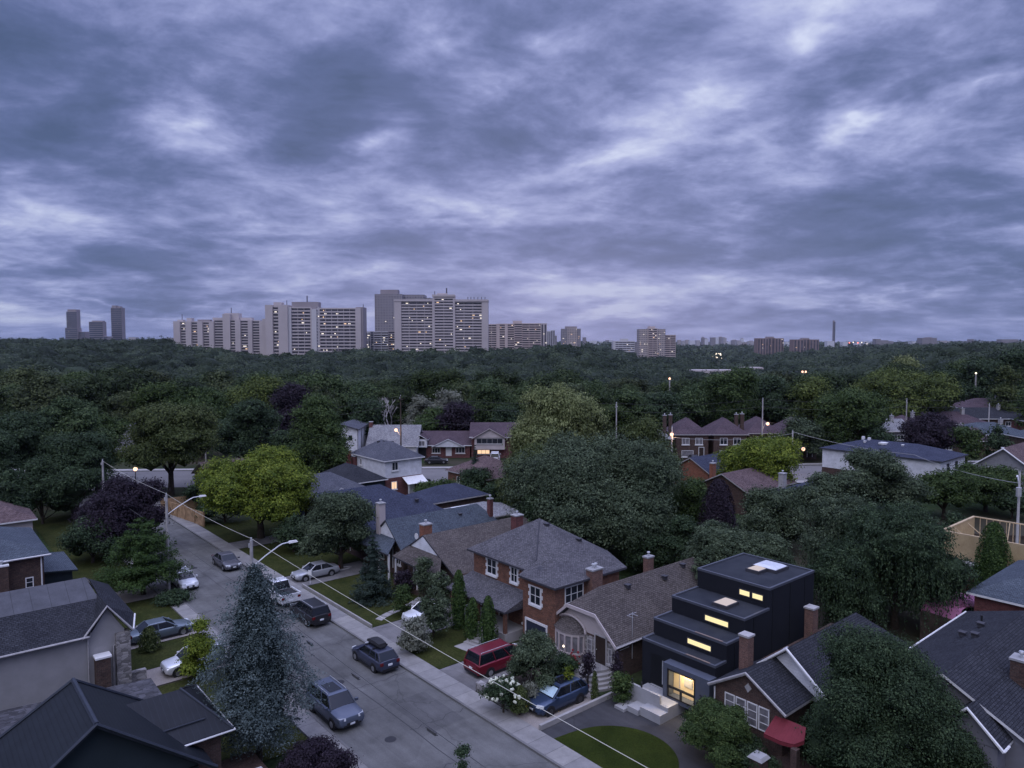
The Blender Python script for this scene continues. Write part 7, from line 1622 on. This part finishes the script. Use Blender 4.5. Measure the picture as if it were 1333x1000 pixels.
tower('tower', 'lone very slim dark tower on the right skyline', 2600, [(1083.5, 1086.5, 419, 'glass', 6, 0, 1.5, 'far_glass2'), (1083.8, 1085.6, 417.5, 'roofbox', 6, 2, 0, c3)], .0, 18)
tower('office_building', 'square grey office block on the far right skyline', 1900, [(1200, 1211, 440, 'grid', 26, 0, 2, c3), (1211, 1219.5, 440, 'grid', 26, 2, 2, c3), (1206, 1214, 439.2, 'roofbox', 10, 6, 0, c3)], .0, 19)
rs = random.Random(8); n_ = 0
def far_box(px0, px1, yt, d, mt, l_, g, extra=None):
    parts = [(px0, px1, yt, 'grid', 25, 0, 1.3, mt)]
    if extra: parts.append((px0+(px1-px0)*.2, px0+(px1-px0)*.7, yt-.8, 'roofbox', 10, 5, 0, c3))
    return tower('distant_building', l_, d, parts, .0, 1, 'building', group=g)
fb = [(0, 31, 442.5, 'low dark building on the skyline at the left edge', 1100, c3), (168, 177, 439, 'small pale block right of the three glass towers', 2600, cf), (180, 186, 442, 'tiny block right of the small pale one', 2800, cf), (196, 207, 441.5, 'low block left of the long slab block', 2400, c3), (209, 216, 441.5, 'second low block left of the long slab block', 2500, cf), (218, 226, 440, 'block touching the long slab block at its left', 2300, c3),
      (759, 763, 439.3, 'small slim block right of the square tower', 2600, c3), (1140, 1146, 441.3, 'small dark block with a step on the right skyline', 2300, c3), (1146, 1156, 443, 'low dark wing of the small stepped block on the right skyline', 2300, c3), (1303, 1325, 441.8, 'long low block at the right end of the skyline', 2300, c3), (1322, 1345, 443.2, 'low block cut by the right edge of the skyline', 2400, c3), (1222, 1232, 443.5, 'low domed hall right of the square office block', 2600, cf), (1264, 1267, 441.7, 'tiny steeple like tower on the right skyline', 2400, c3)]
for a, c, yt, l_, d, mt in fb: far_box(a, c, yt, d, mt, l_, 'small buildings on the skyline')
x = 764.
while x < 984:
    w_ = rs.uniform(3, 9)
    if not (796 < x < 882): far_box(x, x+w_, rs.uniform(438.5, 446) if x > 912 else rs.uniform(442.5, 447.5), rs.uniform(2900, 3600), rs.choice([cf, c3, c2, cw_, c3]), 'tiny far building in the dense row of them on the centre right skyline', 'tiny buildings of the centre right skyline', rs.random() < .4)
    x += w_*rs.uniform(.7, 1.3)
x = 1022.
while x < 1333:
    w_ = rs.uniform(4, 14); far_box(x, x+w_, rs.uniform(443.9, 446.6), rs.uniform(2500, 3000), rs.choice([cf, c3, cw_, cw_, cb_]), 'tiny low building among the many dotted along the right skyline', 'tiny buildings of the right skyline'); x += w_*rs.uniform(1.2, 2.6)
for px, yy_ in [(1105, 446.3), (1110, 445.8), (1116, 446.4), (1121, 446), (1096, 448), (1128, 448), (1028, 447)]:
    b = MB(); b.ball((0, 0, 0), 1.9, 0, 6, 4); o = b.build('distant_lamp', 'lamp_red' if px in (1105, 1116) else 'lamp_w', None, ((px-666.5)*2600/950, 2600, CAMH-2600*(yy_-445)/950)); tag(o, 'tiny glowing lamp in the string right of the lone slim tower', 'lamp', 'lamps on the right skyline')

# ================================================================ AIR
hz = MB(); hz.box(-14500, 14500, -300, 9300, -130, 190); ho = hz.build('haze', 'trim'); ho.data.materials.clear()
hm = bpy.data.materials.new('haze_air'); hm.use_nodes = True; nt = hm.node_tree; nt.nodes.clear(); out = nt.nodes.new('ShaderNodeOutputMaterial')
pv = nt.nodes.new('ShaderNodeVolumePrincipled'); pv.inputs['Color'].default_value = (.78, .84, 1, 1); pv.inputs['Density'].default_value = HAZE; pv.inputs['Anisotropy'].default_value = .2
nt.links.new(pv.outputs[0], out.inputs['Volume']); ho.data.materials.append(hm); ho['kind'] = 'stuff'; ho['label'] = 'thin bluish dusk haze over the valley'; ho['category'] = 'haze'

# ================================================================ SKY, SUN, CAMERA
wd = bpy.data.worlds.new('World'); scene.world = wd; wd.use_nodes = True; nt = wd.node_tree; nt.nodes.clear()
wo = nt.nodes.new('ShaderNodeOutputWorld'); bg = nt.nodes.new('ShaderNodeBackground'); nt.links.new(bg.outputs[0], wo.inputs[0])
tc = nt.nodes.new('ShaderNodeTexCoord'); nrm = N(nt, 'ShaderNodeVectorMath', operation='NORMALIZE'); nt.links.new(tc.outputs['Generated'], nrm.inputs[0])
sp = nt.nodes.new('ShaderNodeSeparateXYZ'); nt.links.new(nrm.outputs[0], sp.inputs[0])
def mth(op, a, b_=None, c_=None, clamp=False):
    n = N(nt, 'ShaderNodeMath', operation=op); n.use_clamp = clamp
    for i, v in enumerate((a, b_, c_)):
        if v is None: continue
        if isinstance(v, (int, float)): n.inputs[i].default_value = v
        else: nt.links.new(v, n.inputs[i])
    return n.outputs[0]
zc_ = mth('MAXIMUM', sp.outputs['Z'], 0.0); den = mth('ADD', zc_, .2)
px_ = mth('DIVIDE', sp.outputs['X'], den); py_ = mth('DIVIDE', sp.outputs['Y'], den)
cbn = nt.nodes.new('ShaderNodeCombineXYZ'); nt.links.new(px_, cbn.inputs[0]); nt.links.new(py_, cbn.inputs[1])
def cloud(scale, rot, detail, rough, dist, loc=(0, 0, 0), lac=2.1):
    mp = nt.nodes.new('ShaderNodeMapping'); mp.inputs['Scale'].default_value = scale; mp.inputs['Rotation'].default_value = (0, 0, rot); mp.inputs['Location'].default_value = loc
    nt.links.new(cbn.outputs[0], mp.inputs[0]); n = nt.nodes.new('ShaderNodeTexNoise'); n.inputs['Scale'].default_value = 1; n.inputs['Detail'].default_value = detail; n.inputs['Roughness'].default_value = rough; n.inputs['Distortion'].default_value = dist; n.inputs['Lacunarity'].default_value = lac
    nt.links.new(mp.outputs[0], n.inputs['Vector']); return n.outputs['Fac']
n1 = cloud((1.75, 1.75, 1), rad(-28), 9, .58, .25, (CLX, CLY, 0)); n2 = cloud((4.6, 5.6, 1), rad(-32), 6, .64, .35, (3, 8, 0)); n3 = cloud((.5, .75, 1), rad(-30), 3, .5, 0, (5.4, 2, 0))
cl = mth('ADD', mth('MULTIPLY', n1, .52), mth('ADD', mth('MULTIPLY', n2, .18), mth('MULTIPLY', n3, .30)))
# larger cloud banks, breaks and a painted-in corner vignette, placed by direction (azimuth, elevation) and broken up by noise
yy_s = mth('MAXIMUM', sp.outputs['Y'], .05); az_ = mth('DIVIDE', sp.outputs['X'], yy_s); el_ = mth('DIVIDE', sp.outputs['Z'], yy_s)
wn = nt.nodes.new('ShaderNodeTexNoise'); wn.inputs['Scale'].default_value = 2.3; wn.inputs['Detail'].default_value = 4; wn.inputs['Roughness'].default_value = .6; nt.links.new(cbn.outputs[0], wn.inputs['Vector'])
wsep = nt.nodes.new('ShaderNodeSeparateColor'); nt.links.new(wn.outputs['Color'], wsep.inputs[0])
az_ = mth('ADD', az_, mth('MULTIPLY', mth('SUBTRACT', wsep.outputs[0], .5), .26)); el_ = mth('ADD', el_, mth('MULTIPLY', mth('SUBTRACT', wsep.outputs[1], .5), .14))
BL = [(590,75,48,30,0,.055),(715,80,30,22,0,.045),(490,190,45,30,-20,.06),(250,170,85,38,10,.05),(1110,160,62,20,32,.06),(1245,98,75,18,22,.05),(30,250,60,34,0,.06),(930,122,40,22,10,.04),(800,205,150,32,15,.035),(360,300,120,12,3,.03),(620,292,130,16,0,.035),(425,40,35,28,30,.03),(1062,48,50,20,40,.04),(780,395,260,22,0,.045),(60,95,70,30,20,.02),(980,190,90,20,25,.03),(200,232,200,18,0,.02),(950,280,50,10,8,.03),(620,140,40,20,20,.03),(1290,370,160,6,6,.03),(1190,390,260,7,0,.02),(150,402,180,6,0,.03),(200,268,160,10,4,.025),
      (190,55,190,60,-8,-.055),(20,20,150,80,0,-.04),(1320,20,150,90,0,-.04),(70,170,140,38,-5,-.04),(1080,262,190,26,12,-.05),(1210,215,120,26,15,-.025),(455,110,60,36,20,-.03),(900,50,75,34,35,-.035),(385,190,70,40,10,-.045),(90,345,190,18,0,-.04),(690,200,70,24,20,-.03),(700,262,130,16,5,-.03),(600,350,150,10,0,-.02),(1240,330,200,18,5,-.03),(560,20,120,20,0,-.02),(1120,110,90,28,28,-.035),(800,125,70,26,30,-.03),(860,330,190,12,3,-.025),(1290,60,90,40,20,-.03),(320,330,120,9,0,-.02),(250,385,240,9,0,-.035),(1150,415,260,10,0,-.03),(1100,300,200,9,4,-.02)]  # dark blobs at both top corners paint a lens vignette into the sky
acc = None
vv_ = nt.nodes.new('ShaderNodeCombineXYZ'); nt.links.new(az_, vv_.inputs[0]); nt.links.new(el_, vv_.inputs[1])
for (bx, by, sx, sy, th, am) in [q for q in BL if abs(q[5]) >= .03]:
    mp = nt.nodes.new('ShaderNodeMapping'); mp.vector_type = 'TEXTURE'; mp.inputs['Location'].default_value = ((bx-666.5)/950., (445-by)/950., 0); mp.inputs['Rotation'].default_value = (0, 0, rad(th)); mp.inputs['Scale'].default_value = (sx*2.1/950., sy*2.1/950., 1)
    nt.links.new(vv_.outputs[0], mp.inputs[0]); gt = nt.nodes.new('ShaderNodeTexGradient'); gt.gradient_type = 'QUADRATIC_SPHERE'; nt.links.new(mp.outputs[0], gt.inputs[0])
    acc = mth('MULTIPLY_ADD', gt.outputs['Fac'], am*((2.5 if by < 215 else 1.9) if am > 0 else 1.8), 0. if acc is None else acc)
cl = mth('ADD', cl, mth('MULTIPLY', acc, mth('GREATER_THAN', sp.outputs['Y'], .1)))
def wr(fac, stops):
    return ramp(nt, fac, stops)
base = wr(cl, [(.352, (.076, .113, .23)), (.425, (.112, .152, .318)), (.47, (.172, .213, .43)), (.512, (.268, .31, .575)), (.557, (.40, .445, .735)), (.63, (.68, .735, .95))])
# colour drift: violet glow low in the middle, bluer at both sides and darker low on the right
az = mth('DIVIDE', sp.outputs['X'], mth('MAXIMUM', sp.outputs['Y'], .05))
gl = mth('MULTIPLY', mth('POWER', 2.718, mth('MULTIPLY', mth('POWER', mth('SUBTRACT', az, .02), 2.0), -7.0)), mth('POWER', 2.718, mth('MULTIPLY', zc_, -6.0)))
low = mth('POWER', 2.718, mth('MULTIPLY', zc_, -9.0))
col1 = mix(nt, base, (.115, .165, .36), mth('MULTIPLY', low, .42))
col2 = mix(nt, col1, (.48, .43, .68), mth('MULTIPLY', gl, .42))
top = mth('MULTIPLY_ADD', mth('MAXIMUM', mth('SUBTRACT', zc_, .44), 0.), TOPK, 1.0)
sky = nt.nodes.new('ShaderNodeTexSky'); sky.sky_type = 'NISHITA'; sky.sun_disc = False; sky.sun_elevation = rad(48); sky.sun_rotation = rad(25)
sk2 = N(nt, 'ShaderNodeVectorMath', operation='SCALE'); sk2.inputs['Scale'].default_value = .05; nt.links.new(sky.outputs[0], sk2.inputs[0])
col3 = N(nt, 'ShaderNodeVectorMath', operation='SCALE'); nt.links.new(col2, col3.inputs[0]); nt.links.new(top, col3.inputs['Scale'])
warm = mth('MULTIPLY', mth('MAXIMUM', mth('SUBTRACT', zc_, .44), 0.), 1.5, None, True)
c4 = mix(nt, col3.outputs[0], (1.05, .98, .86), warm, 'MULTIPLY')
fin = mix(nt, c4, sk2.outputs[0], .06)
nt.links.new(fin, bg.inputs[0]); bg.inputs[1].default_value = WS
sun = bpy.data.lights.new('sun', 'SUN'); sun.energy = SUNE; sun.angle = rad(60); sun.color = (1., .96, .9)
so = bpy.data.objects.new('sun', sun); COL.objects.link(so); so.rotation_euler = (rad(42), 0, rad(-25))
cam = bpy.data.cameras.new('camera'); co = bpy.data.objects.new('camera', cam); COL.objects.link(co); co.location = (0, 0, CAMH)
co.rotation_euler = (rad(90)-CP, 0, 0); cam.sensor_width = 36; cam.lens = 36*950/1333.; cam.clip_start = .3; cam.clip_end = 60000; scene.camera = co
scene.view_settings.view_transform = 'Standard'; scene.view_settings.look = 'None'; scene.view_settings.exposure = EXPO; scene.view_settings.gamma = 1
scene.render.engine = 'CYCLES'
try: scene.cycles.volume_bounces = 0; scene.cycles.max_bounces = 6; scene.cycles.diffuse_bounces = 3; scene.cycles.transparent_max_bounces = 4
except Exception: pass

lab = {}
for o in bpy.data.objects:
    if o.parent is None and o.get('category'):
        w_ = len(o.get('label', '').split())
        if w_ > 16 or w_ < 4: print('LABEL', w_, o.name, o['label'])
        lab.setdefault(o['label'], []).append(o)
for k, v in lab.items():
    if len(v) > 1 and not v[0].get('group'): print('DUP', len(v), k)
